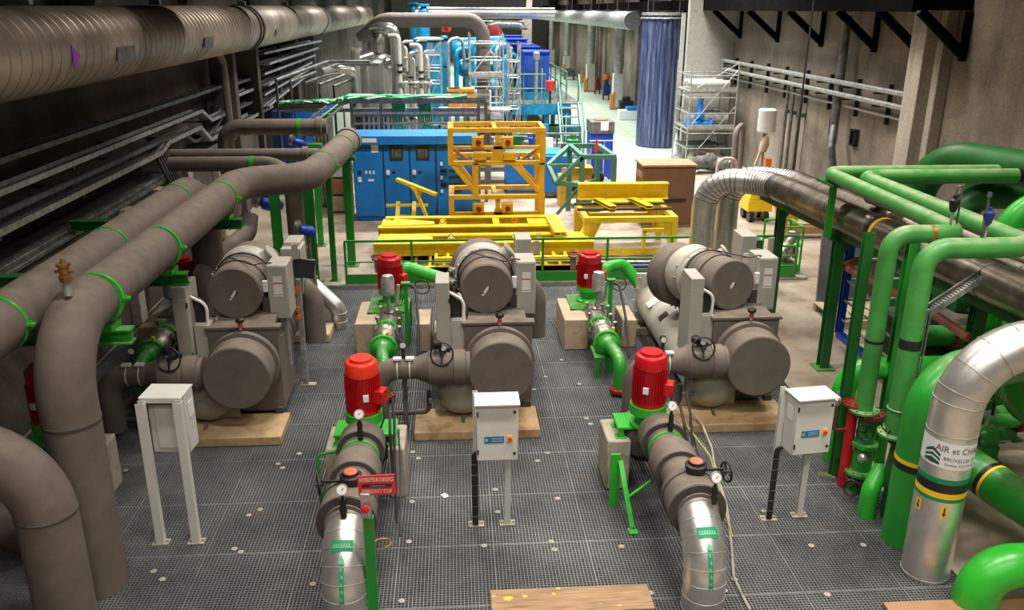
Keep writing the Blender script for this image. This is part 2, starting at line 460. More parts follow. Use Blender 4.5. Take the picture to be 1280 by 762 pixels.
# pilasters on the right wall
k = 3
for yy, d in ((16.9, .5), (38, .4), (44.5, .4), (51, .4), (57.5, .4)):
    pm = MB(); pm.bx(9.8-d, 9.8, yy, yy+.55, 0, 9.0); pm.bx(9.8-d*.5, 9.8, yy-.22, yy, 0, 9.0)
    struct('trim_%d' % k, pm, WP if yy < 20 else WR, .02); k += 1
# ledge along the left wall and wall piers
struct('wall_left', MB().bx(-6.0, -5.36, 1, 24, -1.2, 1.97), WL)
t = MB(); t.bx(-6.0, -5.3, 1, 24, 1.97, 2.03); t.bx(-5.42, -5.36, 1, 24, 2.03, 2.09); struct('trim_%d' % k, t, M['galvd'], .01); k += 1
for yy in (13.6, 15.2, 17.0, 19.2, 21.4, 24, 27, 30, 34):
    t = MB(); t.bx(-5.8, -5.22, yy, yy+.3, 0, 1.97 if yy < 20 else 4.2); struct('trim_%d' % k, t, M['conc'] if yy < 20 else WL, .01); k += 1
for yy in (15.2, 20.6, 27, 34):
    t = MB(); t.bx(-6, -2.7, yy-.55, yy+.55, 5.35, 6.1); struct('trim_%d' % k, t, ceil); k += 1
# bracketed steel edge beam high along the right wall
t = MB(); t.bx(8.7, 9.8, 16.3, 88, 5.02, 5.3); t.bx(8.62, 8.72, 16.3, 88, 4.99, 5.35)
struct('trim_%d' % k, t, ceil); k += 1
for yy in (15.9, 17.5, 19.5, 22.5, 25.7, 29.2, 33):
    t = MB(); t.ibeam((8.8, yy+.4, 5.0), (9.75, yy+.4, 4.22), .15, .15, .02); t.bx(9.72, 9.8, yy+.32, yy+.48, 4.1, 5.0)
    struct('trim_%d' % k, t, ceil); k += 1
# projecting pale wall panel behind the plastic curtain
t = MB(); p = A(850, 195, 30.3)
t.bx(p.x, 9.8, 30.3, 30.55, 0, 8.9); struct('wall_side', t, M['beige'])
# clip discs on the grating
cl = None; cmat = M['conc']
discs = [(157,588),(145,600),(374,567),(348,580),(353,585),(325,637),(311,644),(301,690),(293,686),(192,714),(203,724),(207,727),(391,730),(516,565),(523,573),(515,627),(511,677),(502,751),(605,682),(619,612),(622,640),(689,677),(693,687),(697,623),(672,576),(684,566),(788,662),(777,683),(682,471),(724,480),(702,450),(733,523),(738,530),(813,741),(918,724),(906,738),(955,639),(1014,682),(1079,681),(1034,743),(667,487),(1117,590)]
for (px, py) in discs:
    q = G(px, py)
    if any(abs(q.x-o[0]) < .06 and abs(q.y-o[1]) < .06 for o in ([] if cl is None else cl)): continue
    cl = (cl or []) + [(q.x, q.y)]
    d = MB(); d.lathe((q.x, q.y, .001), (0, 0, 1), [(0, .03), (.006, .03), (.008, .026)], 12)
    d.cyl((q.x, q.y, .009), (q.x, q.y, .014), .008, n=6)
    solo('grating_clip', d, M['conc'], 'small round pale clip disc bolted on the steel floor grating', 'clip', 'grating clip discs')

# ================================================================= LEFT SIDE PIPES
def clamp(parent, c, ax, r, off=0, m='greenb', w=.035, ears=True):
    b = MB(); c = V(c); ax = V(ax).normalized()
    b.lathe(c-ax*w/2, ax, [(0, r), (0, r+.008), (w, r+.008), (w, r)], 28)
    if ears:
        a, bb = frame_of(ax)
        for s in (-1, 1):
            e = c+a*s*(r+.03); b.box(e, (.06, .06, .02)); b.cyl(e-V((0,0,.03)), e+V((0,0,.03)), .01, n=8)
    part('pipe_clamp', b, M[m], parent)
PZ = 2.5
# pipe 1: long run, elbow down in front, S-bend towards the blue cabinets
P1 = [(-3.3, 6.75, .0), (-3.3, 6.75, PZ), (-3.27, 13.0, PZ), (-2.3, 13.42, PZ), (-2.18, 15.2, PZ), (-2.12, 17.2, PZ)]
t1 = thing('insulated_pipe', (-3.3, 6.75, 0), 'thick grey overhead pipe with a brass vent, turning down into the grating at left', 'pipe')
b = MB(); b.tube(P1, .235, bend=.62, n=32, seg=12); part('pipe_run', b, M['ins'], t1)
b = MB(); b.lathe((-3.3, 6.75, 1.66), (0, 0, 1), [(0, .236), (.006, .241), (.03, .241), (.036, .236)], 32); part('joint_band', b, M['insd'], t1)
b = MB(); b.lathe((-2.12, 17.2, PZ), (0, 1, 0), [(0, .26), (.25, .26), (.3, .24)], 28); part('end_collar', b, M['ins'], t1)
for yy in (6.95+.6, 9.3, 11.9): clamp(t1, (-3.27, yy, PZ), (0, 1, 0), .236)
clamp(t1, (-2.23, 14.5, PZ), (0, 1, 0), .236); clamp(t1, (-2.14, 16.4, PZ), (0, 1, 0), .236)
v = thing('air_valve', (-3.28, 7.05, PZ+.24), 'small brass air vent valve screwed on top of the overhead grey pipe elbow', 'valve')
b = MB(); b.cyl((-3.28, 7.05, PZ+.2), (-3.28, 7.05, PZ+.32), .035); part('stem', b, M['galv'], v)
b = MB(); b.lathe((-3.28, 7.05, PZ+.32), (0, 0, 1), [(0, .05), (.05, .055), (.055, .04), (.13, .045), (.14, .06), (.16, .06), (.165, .02), (.2, .02)], 12)
b.cyl((-3.36, 7.05, PZ+.41), (-3.2, 7.05, PZ+.41), .014); part('body', b, M['brass'], v)
# pipe 2 further left
t2 = thing('insulated_pipe', (-3.82, 5.2, 0), 'thick grey insulated pipe beside the wall, behind the overhead pipe with the brass vent', 'pipe')
b = MB(); b.tube([(-3.82, 4.2, PZ), (-3.82, 12.3, PZ), (-3.82, 12.9, PZ-.3), (-3.82, 12.95, .2)], .235, bend=.5, n=32, seg=12); part('pipe_run', b, M['ins'], t2)
for yy in (6.9, 9.3, 11.7): clamp(t2, (-3.82, yy, PZ), (0, 1, 0), .236)
# foreground pipe that curves towards the wall
t0 = thing('insulated_pipe', (-3.36, 6.22, 0), 'nearest grey insulated pipe at the left edge, rising and bending to the wall', 'pipe')
b = MB(); b.tube([(-3.36, 6.2, 0), (-3.36, 6.2, 1.72), (-5.35, 6.2, 1.72)], .235, bend=.62, n=32, seg=12); part('pipe_run', b, M['ins'], t0)
b = MB(); b.lathe((-3.36, 6.2, 1.12), (0, 0, 1), [(0, .236), (.005, .24), (.02, .24), (.025, .236)], 32); part('joint_band', b, M['insd'], t0)
# green wall consoles and posts carrying the pipes
def console(yy, lab):
    t = thing('pipe_console', (-3.6, yy, 0), lab, 'bracket', 'green brackets under the overhead pipes')
    b = MB(); b.ibeam((-5.34, yy, PZ-.36), (-3.0, yy, PZ-.36), .14, .14, .015); part('arm', b, M['greend'] if yy > 8 else M['green'], t)
    b = MB(); b.beam((-5.34, yy, PZ-1.25), (-4.2, yy, PZ-.43), .1, .1); part('brace', b, M['green'], t)
    for xx in (-3.82, -3.27):
        b = MB(); b.bx(xx-.14, xx+.14, yy-.12, yy+.12, PZ-.29, PZ-.235); b.cyl((xx+.13, yy, PZ-.29), (xx+.13, yy, PZ-.12), .012); part('saddle', b, M['green'], t)
console(7.55, 'green wall bracket nearest the camera at the left edge, holding the two overhead pipes')
console(9.3, 'green wall bracket under the middle of the overhead grey pipes, above the red motor')
console(11.9, 'green wall bracket under the overhead grey pipes just before they bend')
def post(x, y, z, lab, w=.14, name='pipe_post', m='green', cap=True):
    t = thing(name, (x, y, 0), lab, 'post', 'green steel posts')
    b = MB(); b.ibeam((x, y, .02), (x, y, z), w, w, .015); part('column', b, M[m], t)
    b = MB(); b.bx(x-w, x+w, y-w, y+w, 0, .02); part('base_plate', b, M[m], t)
    if cap: b = MB(); b.bx(x-w*1.3, x+w*1.3, y-w, y+w, z, z+.06); part('cap_plate', b, M[m], t)
    return t
p = G(408, 325); post(p.x, p.y-1.6, PZ-.32, 'green steel post under the S-bend of the grey overhead pipe, near the guard rail', .17)
p = G(427, 296); post(-2.14, 17.0, PZ-.32, 'green steel post nearest the blue cabinets, under the end of the grey pipe', .15)
p = G(355, 322); post(-3.05, 14.4, PZ-.1, 'green steel post standing left of the vertical grey pipe', .15, cap=False)
post(-3.0, 18.6, 2.2, 'slim green post behind the vertical grey pipe', .12)
post(-2.35, 15.9, 2.2, 'slim green post right behind the S-bend post', .1)
# branch pipes at the back left
def ipipe(pts, r, lab, bend=.3, m='ins', group=None, bands=(), name='insulated_pipe', collars=()):
    t = thing(name, pts[0], lab, 'pipe', group)
    b = MB(); b.tube(pts, r, bend=bend, n=24, seg=8); part('pipe_run', b, M[m], t)
    for c, ax in bands: clamp(t, c, ax, r, ears=False, w=.07)
    for c, ax in collars:
        b = MB(); ax = V(ax); b.lathe(V(c)-ax*.06, ax, [(0, r), (0.01, r*1.25), (.11, r*1.25), (.12, r)], 24); part('collar', b, M[m], t)
    return t
q = A(367, 240, 14.6)
ipipe([(q.x, 14.6, 2.35), (q.x, 14.6, 1.35), (q.x, 14.6, .2)], .15, 'vertical grey insulated pipe with a collar under the overhead S-bend', collars=(((q.x, 14.6, 1.0), (0, 0, 1)),))
q0 = A(262, 205, 15); q1 = A(335, 196, 15); q2 = A(372, 210, 15)
ipipe([(-4.9, 15, q0.z), (-3.2, 15, q0.z), (-2.6, 14.4, 2.3)], .13, 'grey branch pipe with a green strap curving over the S-bend', .4, bands=(((-3.5, 15, q0.z), (1, 0, 0)),))
ipipe([(-5.6, 16.6, 2.35), (-2.6, 16.6, 2.35)], .12, 'straight grey branch pipe ending at a valve collar beside the S-bend', collars=(((-2.85, 16.6, 2.35), (1, 0, 0)),))
ipipe([(-4.6, 17.6, .8), (-4.6, 17.6, 2.75), (-2.55, 17.6, 2.75)], .16, 'rearmost grey branch pipe with a bright green strap and a blue valve', .35, bands=(((-3.1, 17.6, 2.75), (1, 0, 0)),), collars=(((-2.7, 17.6, 2.75), (1, 0, 0)),))
q = A(255, 290, 13.8)
ipipe([(q.x, 13.8, 2.3), (q.x, 13.8, .3)], .17, 'shaded vertical grey pipe near the wall left of the first green post', collars=(((q.x, 13.8, 1.2), (0, 0, 1)),))
ipipe([(A(250, 345, 12.6).x, 12.5, .0), A(250, 345, 12.6), A(275, 320, 13.3), A(310, 290, 14.6), A(312, 270, 14.8)], .15, 'grey insulated pipe climbing from the left chiller towards the wall', .2, collars=((A(290, 308, 13.9), (.2, .9, .3)),))
for (px, py, Y, lab) in ((340, 252, 16.5, 'blue pump motor on a grey flange behind the vertical grey pipe'), (385, 286, 13.2, 'small blue valve actuator beside the green post left of the fence'), (375, 177, 17.4, 'blue valve actuator on the rearmost grey branch pipe')):
    q = A(px, py, Y); s = 1 if py == 252 else .6
    t = thing('valve_actuator', q, lab, 'actuator')
    b = MB(); b.lathe(q-V((.2*s, 0, 0)), (1, 0, -.25), [(0, .1*s), (.04*s, .14*s), (.3*s, .14*s), (.36*s, .1*s), (.42*s, .05*s)], 20); part('housing', b, M['blued'], t)
    b = MB(); b.lathe(q-V((.34*s, 0, -.08*s)), (1, 0, -.25), [(0, .17*s), (.1*s, .19*s), (.14*s, .13*s)], 20); part('flange', b, M['cast'], t)
    b = MB(); b.cyl(q, q-V((0, 0, q.z-.05 if py != 177 else .3)), .03 if py != 177 else .04, n=12); part('stem', b, M['galvd'], t)

# ---------------------------------------------------------------- big spiral duct under the roof, left
DX, DZ, DR = -5.0, 4.47, .5
t = thing('ventilation_duct', (DX, 6, 4.2), 'huge spiral metal duct with painted-in shade blotches along the left wall under the roof', 'duct')
b = MB(); pr = []
y = 6.0
while y < 52:
    pr += [(y, DR), (y+.19, DR), (y+.2, DR+.008), (y+.215, DR+.008), (y+.225, DR)]; y += .24
b.lathe((DX, 0, DZ), (0, 1, .004), pr, 40); part('duct_wall', b, M['duct'], t)
b = MB()
for yy in (21.4, 21.75, 33): b.lathe((DX, yy, DZ+.004*yy), (0, 1, .004), [(0, DR+.012), (0, DR+.035), (.05, DR+.035), (.05, DR+.012)], 40)
part('flange_ring', b, M['galvd'], t)
a = AX(38, 78, DX+DR) ; a = V((DX+DR+.006, 10.9, 4.55))
b = MB(); b.poly([(DX+DR*.985+.012, a.y-.1, DZ+.12), (DX+DR*.985+.012, a.y-.1, DZ-.16), (DX+DR*.985+.012, a.y+.12, DZ-.02)], (.006, 0, 0)); part('arrow_sticker', b, mat('purple_sticker', (.3, .02, .5), .5), t)
for yy, ww in ((12.2, .7), (16.5, .6), (23.2, .35)):
    b = MB()
    c = V((DX, yy, DZ-.04))
    for i in range(6):
        a0 = -.28+i*.07; a1 = a0+.07
        b.poly([c+V(((DR+.012)*math.cos(a0), 0, (DR+.012)*math.sin(a0))), c+V(((DR+.012)*math.cos(a1), 0, (DR+.012)*math.sin(a1))), c+V(((DR+.012)*math.cos(a1), ww, (DR+.012)*math.sin(a1))), c+V(((DR+.012)*math.cos(a0), ww, (DR+.012)*math.sin(a0)))], (.003, 0, 0))
    part('patch_label', b, M['galvd'] if yy < 20 else M['brass'], t)
for i, yy in enumerate((10.9, 15.6, 21.9, 27.5, 33, 38)):
    t = thing('duct_hanger', (DX, yy, DZ+DR), 'thin hanger rod with bracket holding the %s' % ['spiral duct above the purple arrow', 'spiral duct at its painted-in shade stretch', 'spiral duct at its flange ring', 'spiral duct halfway to the tanks', 'far half of the spiral duct', 'far end of the spiral duct'][i], 'hanger', 'duct hanger rods')
    b = MB(); b.cyl((DX, yy, DZ+DR+.03), (DX, yy, 8.99), .014, n=8); part('rod', b, M['galv'], t)
    b = MB(); b.bx(DX-.09, DX+.09, yy-.05, yy+.05, DZ+DR+.02+.004*yy, DZ+DR+.1+.004*yy); part('bracket', b, M['galv'], t)
# down pipe under the duct
q0 = AX(262, 75, -5.25); q1 = AX(283, 100, -5.25); q2 = AX(288, 160, -5.25)
t = thing('drain_pipe', q2, 'brownish drain pipe dropping from the big duct to the cable trays', 'pipe')
b = MB(); b.tube([(-5.1, q2.y-1.1, 4.15), (-5.25, q2.y-.05, 3.85), (-5.25, q2.y, q2.z)], .085, bend=.25, n=16); part('pipe_run', b, M['ins'], t)
b = MB(); b.lathe((-5.25, q2.y, q2.z-.08), (0, 0, 1), [(0, .1), (.1, .12), (.11, .12), (.12, .1)], 16); part('end_cap', b, M['beige'], t)
# cable trays along the left wall
def tray(pts, w, h, lab, m='galvd', group='cable trays along the left wall'):
    t = thing('cable_tray', pts[0], lab, 'cable tray', group)
    b = MB()
    pts = [V(p) for p in pts]
    for i in range(len(pts)-1):
        d = (pts[i+1]-pts[i]).normalized(); a = d.cross(V((0, 0, 1))).normalized()
        p0 = pts[i]-d*.01; p1 = pts[i+1]+d*.01
        b.beam(p0, p1, w, .008); b.beam(p0+a*w/2+V((0,0,h/2)), p1+a*w/2+V((0,0,h/2)), .012, h); b.beam(p0-a*w/2+V((0,0,h/2)), p1-a*w/2+V((0,0,h/2)), .012, h)
    part('channel', b, M[m], t)
    c = MB()
    for k in range(3):
        off = (k-1)*w*.25
        c.tube([p+V((off, 0, .02+.012*(k % 2))) for p in pts], .016, bend=.08, n=8)
    part('cable', c, M['rub'], t)
    b = MB()
    L = pts[0].y
    while L < pts[-1].y:
        for i in range(len(pts)-1):
            if pts[i].y <= L <= pts[i+1].y:
                z = pts[i].z+(pts[i+1].z-pts[i].z)*(L-pts[i].y)/max(.01, pts[i+1].y-pts[i].y)
                b.bx(-5.99, pts[i].x+w/2, L-.02, L+.02, z-.05, z-.01); break
        L += 2.4
    part('wall_arm', b, M['insd'], t)
def zig(x, z0, y0, y1, dips):
    pts = [(x, y0, z0)]
    for (yy, dz, L) in dips: pts += [(x, yy, pts[-1][2]), (x, yy+L, pts[-1][2]+dz)]
    pts.append((x, y1, pts[-1][2])); return pts
tray(zig(-5.55, 3.22, 5.2, 27, ((22, -.05, .4),)), .22, .07, 'topmost cable tray on the left wall, just under the big duct')
tray(zig(-5.5, 2.88, 5.2, 27, ((19.0, -.28, .7), (21.2, .3, .9), )), .24, .07, 'second cable tray down on the left wall, with a dip', 'galv')
tray(zig(-5.52, 2.62, 5.2, 27, ((17.6, -.3, .8), (20, .25, .8))), .18, .06, 'third cable tray down on the left wall, thin and dark')
tray(zig(-5.45, 2.47, 5.2, 26, ((15.9, .12, .5), (18.5, -.35, .7))), .3, .08, 'lowest wide cable tray on the left wall, above the two overhead pipes', 'galv')
# dark cable bundle dropping on the wall
t = thing('cable_bundle', AX(185, 245, -5.7), 'dark bundle of cables dropping from the trays behind the wall ledge', 'cable')
for k in range(5):
    b = MB(); yy = 15.8+k*.13; b.tube([(-5.4, yy, 2.5), (-5.25, yy, 2.1), (-5.22, yy+.1, 1.9), (-5.22, yy+.1+.05*k, 1.3)], .035, bend=.1, n=8); part('cable', b, M['rub'], t)
# ladder-like stack of trays further back on the left
for i in range(6):
    z = 3.2-i*.16
    p0 = A(322+(i % 2)*6, 60+i*13+8, 24.5); p1 = A(395-i*4, 52+i*9, 31)
    tray([p0, p1], .4, .06, ['topmost tray of the slanting tray stack at the back left', 'second tray of the slanting tray stack at the back left', 'third tray of the slanting tray stack at the back left', 'fourth tray of the slanting tray stack at the back left', 'fifth tray of the slanting tray stack at the back left', 'lowest tray of the slanting tray stack at the back left'][i], 'galv', 'slanting tray stack')
# ================================================================= CHILLERS
CZ = .83
def chiller(ox, oy, lab, sk=0.0, sz=0.0, rh=1.0):
    t = thing('water_chiller', (ox, oy, 0), lab, 'chiller', 'water chillers standing in a row')
    def Q(x, y, z): return V((ox+x, oy+y, z))
    def T(x, y, z): return V((ox+x+sk*(y-.85), oy+y, z+sz*(y-.85)))
    TA = V((sk, 1, sz)).normalized(); TL = math.sqrt(1+sk*sk+sz*sz)
    # evaporator waterbox
    b = MB(); b.lathe(Q(0, 0, CZ), (0, 1, 0), [(0, .385), (.012, .4), (.34, .4), (.35, .385), (.37, .385), (.38, .435), (.47, .435), (.48, .4), (.56, .4)], 48)
    part('lower_drum', b, M['ins'], t)
    b = MB(); b.lathe(Q(0, .5, CZ), (0, 1, 0), [(0, .4), (3.3, .4)], 40); part('evaporator_shell', b, M['ins'], t)
    b = MB(); b.bx(ox-.44, ox+.42, oy+.55, oy+.66, .14, 1.27); b.bx(ox-.44, ox+.42, oy+3.5, oy+3.62, .14, 1.27)
    b.bx(ox-.47, ox+.45, oy+.53, oy+.68, 1.25, 1.29)
    part('tube_sheet', b, M['ins'], t, .008)
    b = MB(); b.poly([Q(-.4, .66, 1.27), Q(.36, .66, 1.27), Q(.3, 1.5, 1.38), Q(-.34, 1.5, 1.38)], (0, 0, -.12)); b.poly([Q(.4, .66, .14), Q(.4, .66, 1.1), Q(.4, 1.5, .9), Q(.4, 1.5, .14)], (-.03, 0, 0)); part('insulation_jacket', b, M['ins'], t)
    # condenser shell with domed waterbox
    b = MB(); b.lathe(Q(-.47, .42, .46), (0, -1, 0), [(0, .36), (.05, .36), (.055, .33), (.1, .325), (.15, .3), (.2, .26), (.24, .18), (.26, .08), (.262, .0)], 40)
    part('domed_waterbox', b, M['olive'], t)
    b = MB(); b.cyl(Q(-.47, .2, .16), Q(-.47, .1, .1), .022, n=10); b.cyl(Q(-.47, .12, .12), Q(-.47, .12, .03), .016, n=8); part('drain_cock', b, M['insd'], t)
    b = MB(); b.bx(ox-.83, ox-.12, oy+.42, oy+.48, .12, .84); b.bx(ox-.83, ox-.12, oy+3.42, oy+3.48, .12, 1.0)
    for xx in (-.78, -.17):
        for zz in (.2, .5, .93): b.cyl(Q(xx, 3.38, zz), Q(xx, 3.42, zz), .022, n=6)
    for k in range(12): th = PI*2*k/12; b.cyl(Q(-.47+.39*math.cos(th), 3.38, .56+.39*math.sin(th)), Q(-.47+.39*math.cos(th), 3.42, .56+.39*math.sin(th)), .018, n=6)
    part('condenser_flange', b, M['beige'], t, .006)
    b = MB(); b.lathe(Q(-.47, .48, .5), (0, 1, 0), [(0, .34), (2.94, .34)], 40); part('condenser_shell', b, M['beige'], t)
    R = Matrix.Rotation(math.radians(-42), 3, 'Y')
    b = MB(); b.box(Q(-.47-.235, 2.1, .5+.255), (.16, .14, .008), R); b.box(Q(-.47-.2, 2.12, .5+.29), (.02, .05, .004), R, 1); part('nameplate', b, [M['black'], M['tape']], t)
    b = MB(); b.box(Q(-.47-.2, 2.75, .5+.28), (.3, .22, .006), Matrix.Rotation(math.radians(-36), 3, 'Y')); part('data_label', b, M['paper'], t)
    # compressor train on top
    b = MB(); b.lathe(T(-.14, .85, 1.62), TA, [(0, .32), (.02, .338), (.06, .34), (.07, .333), (.09, .34), (.5*TL, .34), (.52*TL, .36), (.58*TL, .36)], 44); part('upper_drum', b, M['ins'], t)
    b = MB(); b.box(T(-.16, .845, 1.6), (.03, .012, .14), Matrix.Rotation(math.radians(35), 3, 'Y')); part('data_label', b, M['paper'], t)
    b = MB()
    for dx, dz in ((.03, .02), (-.05, -.05)): b.cyl(T(-.14+dx, .835, 1.62+dz), T(-.14+dx, .87, 1.62+dz), .012, n=8)
    b.torus(T(-.14, 1.42, 1.62), TA, .37, .012); b.torus(T(-.14, 1.15, 1.62), TA, .352, .007)
    part('strap', b, M['rub'], t)
    b = MB(); b.lathe(T(-.16, 1.46, 1.6), TA, [(t_*TL, r_*(1+(rh-1)*.6)) for t_, r_ in ((0, .36), (.04, .37), (.05, .39), (.09, .39), (.1, .35), (.17, .34), (.22, .38), (.31, .4), (.38, .38), (.42, .36))], 44)
    b.lathe(T(.1, 1.6, 1.86), (.8, 0, .6), [(0, .1), (.1, .09), (.11, .12), (.14, .12)], 20)
    for k in range(14): th = 2*PI*k/14; b.cyl(T(-.16+.375*math.cos(th), 1.44, 1.6+.375*math.sin(th)), T(-.16+.375*math.cos(th), 1.57, 1.6+.375*math.sin(th)), .014, n=6)
    part('compressor_volute', b, M['beige'], t)
    b = MB(); b.lathe(T(-.18, 1.86, 1.52), TA, [(0, .38*rh), (.03, .42*rh), (.34, .43*rh), (.38, .38*rh), (.4, .3*rh)], 40); part('rear_housing', b, M['ins'], t)
    b = MB(); b.tube([Q(-.1, 2.1, 1.35), Q(.6, 2.1, 1.35), Q(.6, 2.1, .5)], .16, bend=.35, n=24); part('suction_elbow', b, M['ins'], t)
    b = MB(); b.bx(ox-.3, ox+.2, oy+1.0, oy+2.2, 1.14, 1.3); b.bx(ox-.36, ox-.2, oy+1.1, oy+1.3, .8, 1.3); b.bx(ox+.16, ox+.3, oy+1.0, oy+1.2, 1.2, 1.5); part('cradle', b, M['insd'], t)
    # small copper and cable runs on the left flank
    for k, (m, r) in enumerate((('brass', .016), ('brass', .012), ('rub', .012), ('rub', .01), ('inox', .014))):
        b = MB(); b.tube([Q(-.5-.03*k, 1.5+.12*k, .95), Q(-.56-.02*k, 1.6+.1*k, 1.3), Q(-.5, 1.5+.07*k, 1.7-.07*k), Q(-.3, 1.5, 1.95-.05*k)], r, bend=.12, n=8); part('copper_line' if m == 'brass' else 'cable', b, M[m], t)
    b = MB()
    for k, (xx, yy, zz) in enumerate(((-.55, 1.5, 1.5), (-.58, 1.7, 1.6), (-.6, 1.3, 1.1), (-.6, 1.95, 1.35), (-.55, 2.2, 1.2))):
        b.box(Q(xx, yy, zz), (.09, .1, .12), Matrix.Rotation(k, 3, 'Z')); b.cyl(Q(xx, yy, zz), Q(xx-.05, yy-.1, zz+.04), .03, n=10)
    part('sensor_fitting', b, M['cast'], t, .008)
    # starter cabinet on the left flank
    c = part('control_cabinet', MB().bx(ox-.79, ox-.62, oy+.5, oy+.95, .75, 1.83), M['cab'], t, .008)
    b = MB(); b.bx(ox-.785, ox-.625, oy+.49, oy+.5, .78, 1.68); part('door', b, M['cab'], c)
    b = MB()
    for zz in (.95, 1.6): b.bx(ox-.63, ox-.615, oy+.475, oy+.5, zz-.03, zz+.03)
    part('hinge', b, M['black'], c)
    c = part('cable_box', MB().bx(ox-.61, ox-.42, oy+.6, oy+.9, .8, 1.3), M['cab'], t, .008)
    b = MB(); b.bx(ox-.6, ox-.43, oy+.595, oy+.6, .84, 1.26); part('cover', b, M['cab'], c)
    for k in range(6):
        b = MB(); b.tube([Q(-.6+.025*k, .72, 1.3), Q(-.6+.025*k, .72, 1.48+.02*k), Q(-.66, .72, 1.62+.01*k)], .013, bend=.1, n=8); part('cable', b, M['rub'], t)
    b = MB(); b.tube([Q(-.45, .66, 1.3), Q(-.44, .66, 1.55), Q(-.63, .66, 1.66)], .02, bend=.14, n=10); part('conduit', b, M['paper'], t)
    # right hand boxes
    c = part('control_cabinet', MB().bx(ox+.24, ox+.5, oy+1.0, oy+1.42, 1.22, 1.94), M['cab'], t, .01)
    b = MB(); b.bx(ox+.255, ox+.485, oy+.99, oy+1.0, 1.235, 1.925); part('door', b, M['cab'], c, .003)
    b = MB(); b.bx(ox+.32, ox+.43, oy+.984, oy+.99, 1.56, 1.8); b.bx(ox+.32, ox+.43, oy+.981, oy+.984, 1.7, 1.715, 1); b.bx(ox+.31, ox+.44, oy+.984, oy+.99, 1.53, 1.545); part('data_label', b, [M['paper'], M['tape']], c)
    b = MB(); b.bx(ox+.19, ox+.25, oy+.95, oy+1.0, 1.6, 1.75); part('junction_box', b, M['paper'], t, .006)
    b = MB(); b.tube([Q(.3, 1.1, 1.94), Q(.22, 1.0, 1.98), Q(.1, .95, 1.96), Q(-.3, 1.3, 1.98)], .009, bend=.05, n=8); part('cable', b, M['rub'], t)
    c = part('control_cabinet', MB().bx(ox+.3, ox+.52, oy+1.9, oy+2.3, 1.25, 2.0), M['cab'], t, .01)
    b = MB(); b.bx(ox+.34, ox+.48, oy+1.89, oy+1.9, 1.6, 1.75); b.bx(ox+.34, ox+.48, oy+1.885, oy+1.89, 1.69, 1.71, 1); part('data_label', b, [M['paper'], M['tape']], c)
    b = MB(); b.bx(ox+.5, ox+.53, oy+1.4, oy+1.44, 1.9, 2.1); b.bx(ox+.52, ox+.58, oy+1.42, oy+1.44, 1.9, 2.1); part('bracket', b, M['cab'], t)
    b = MB(); b.bx(ox+.33, ox+.42, oy+1.15, oy+1.25, .5, 1.22); part('strut', b, M['galv'], t)
    # black bleed knob on the drum
    b = MB(); b.cyl(Q(0, .44, 1.29), Q(0, .44, 1.38), .02, n=10); b.cyl(Q(0, .44, 1.33), Q(0, .44, 1.36), .03, n=10, m=1); b.lathe(Q(0, .44, 1.38), (0, 0, 1), [(0, .03), (.02, .055), (.05, .055), (.07, .035)], 12, 2)
    part('bleed_valve', b, [M['galv'], M['tape'], M['black']], t)
    b = MB()
    for xx in (-.7, -.2, .36):
        for yy in (.5, 3.3): b.bx(ox+xx-.05, ox+xx+.05, oy+yy, oy+yy+.12, .12, .2)
    part('foot', b, M['insd'], t)
    return t
CH = chiller(.53, 9.45, 'middle one of three grey insulated water chillers, behind the upright control box with blue label')
dup(CH, (-3.17, 0, 0), 'leftmost water chiller, with a black monitor screen beside it and near the overhead grey pipes')
chiller(3.73, 9.45, 'rightmost water chiller, showing its long beige condenser shell on the left flank', -.28, -.1, 1.06)
# timber sleepers under chillers
def sleeper(x0, x1, y0, y1, h, lab, z=0, m='wood'):
    b = MB(); b.bx(x0, x1, y0, y1, z, z+h); return solo('timber_sleeper', b, M[m], lab, 'timber', bevel=.012)
for ox, s in ((-2.62, 'left'), (.53, 'middle'), (3.73, 'right')):
    sleeper(ox-1.08+(.35 if s == 'left' else 0), ox+.47, 9.32, 9.98, .12, 'wide oil-stained timber slab under the front of the %s chiller' % s)
    sleeper(ox-.9, ox+.6, 12.7, 13.25, .13, 'pale timber slab under the back of the %s chiller' % s, m='woodp')
# dark foot of the left chiller: control pendant and monitor
p = G(383, 480)
t = thing('operator_post', (p.x, p.y, 0), 'slim galvanised post carrying a black monitor and a box, right of the left chiller', 'control post')
b = MB(); b.bx(p.x-.035, p.x+.035, p.y-.035, p.y+.035, .01, 1.55); part('column', b, M['galv'], t, .004)
b = MB(); b.bx(p.x-.08, p.x+.14, p.y-.05, p.y+.05, 0, .012); part('base_plate', b, M['conc'], t)
b = MB(); R = Matrix.Rotation(math.radians(8), 3, 'Y') @ Matrix.Rotation(math.radians(-12), 3, 'X'); b.box((p.x+.1, p.y-.06, 1.72), (.29, .04, .25), R); part('monitor', b, M['black'], t, .006)
b = MB(); b.bx(p.x-.22, p.x+.05, p.y+.1, p.y+.5, 1.45, 1.95); part('control_box', b, M['cab'], t, .01)
b = MB(); b.bx(p.x-.16, p.x-.06, p.y+.085, p.y+.1, 1.6, 1.8); b.bx(p.x-.18, p.x-.04, p.y+.08, p.y+.085, 1.75, 1.8, 1); part('data_label', b, [M['paper'], M['orange']], t)
for zz, rr in ((1.42, .045), (1.15, .035), (1.03, .035)):
    b = MB(); b.cyl((p.x-.02, p.y-.04, zz), (p.x-.02, p.y-.09, zz), rr, n=14); part('push_button', b, M['orange'], t)
b = MB()
for k in range(3): b.tube([(p.x-.04+.02*k, p.y, 1.5), (p.x-.08, p.y-.05, 1.35), (p.x-.1+.03*k, p.y, 1.2)], .01, bend=.05, n=6)
part('cable', b, M['rub'], t)
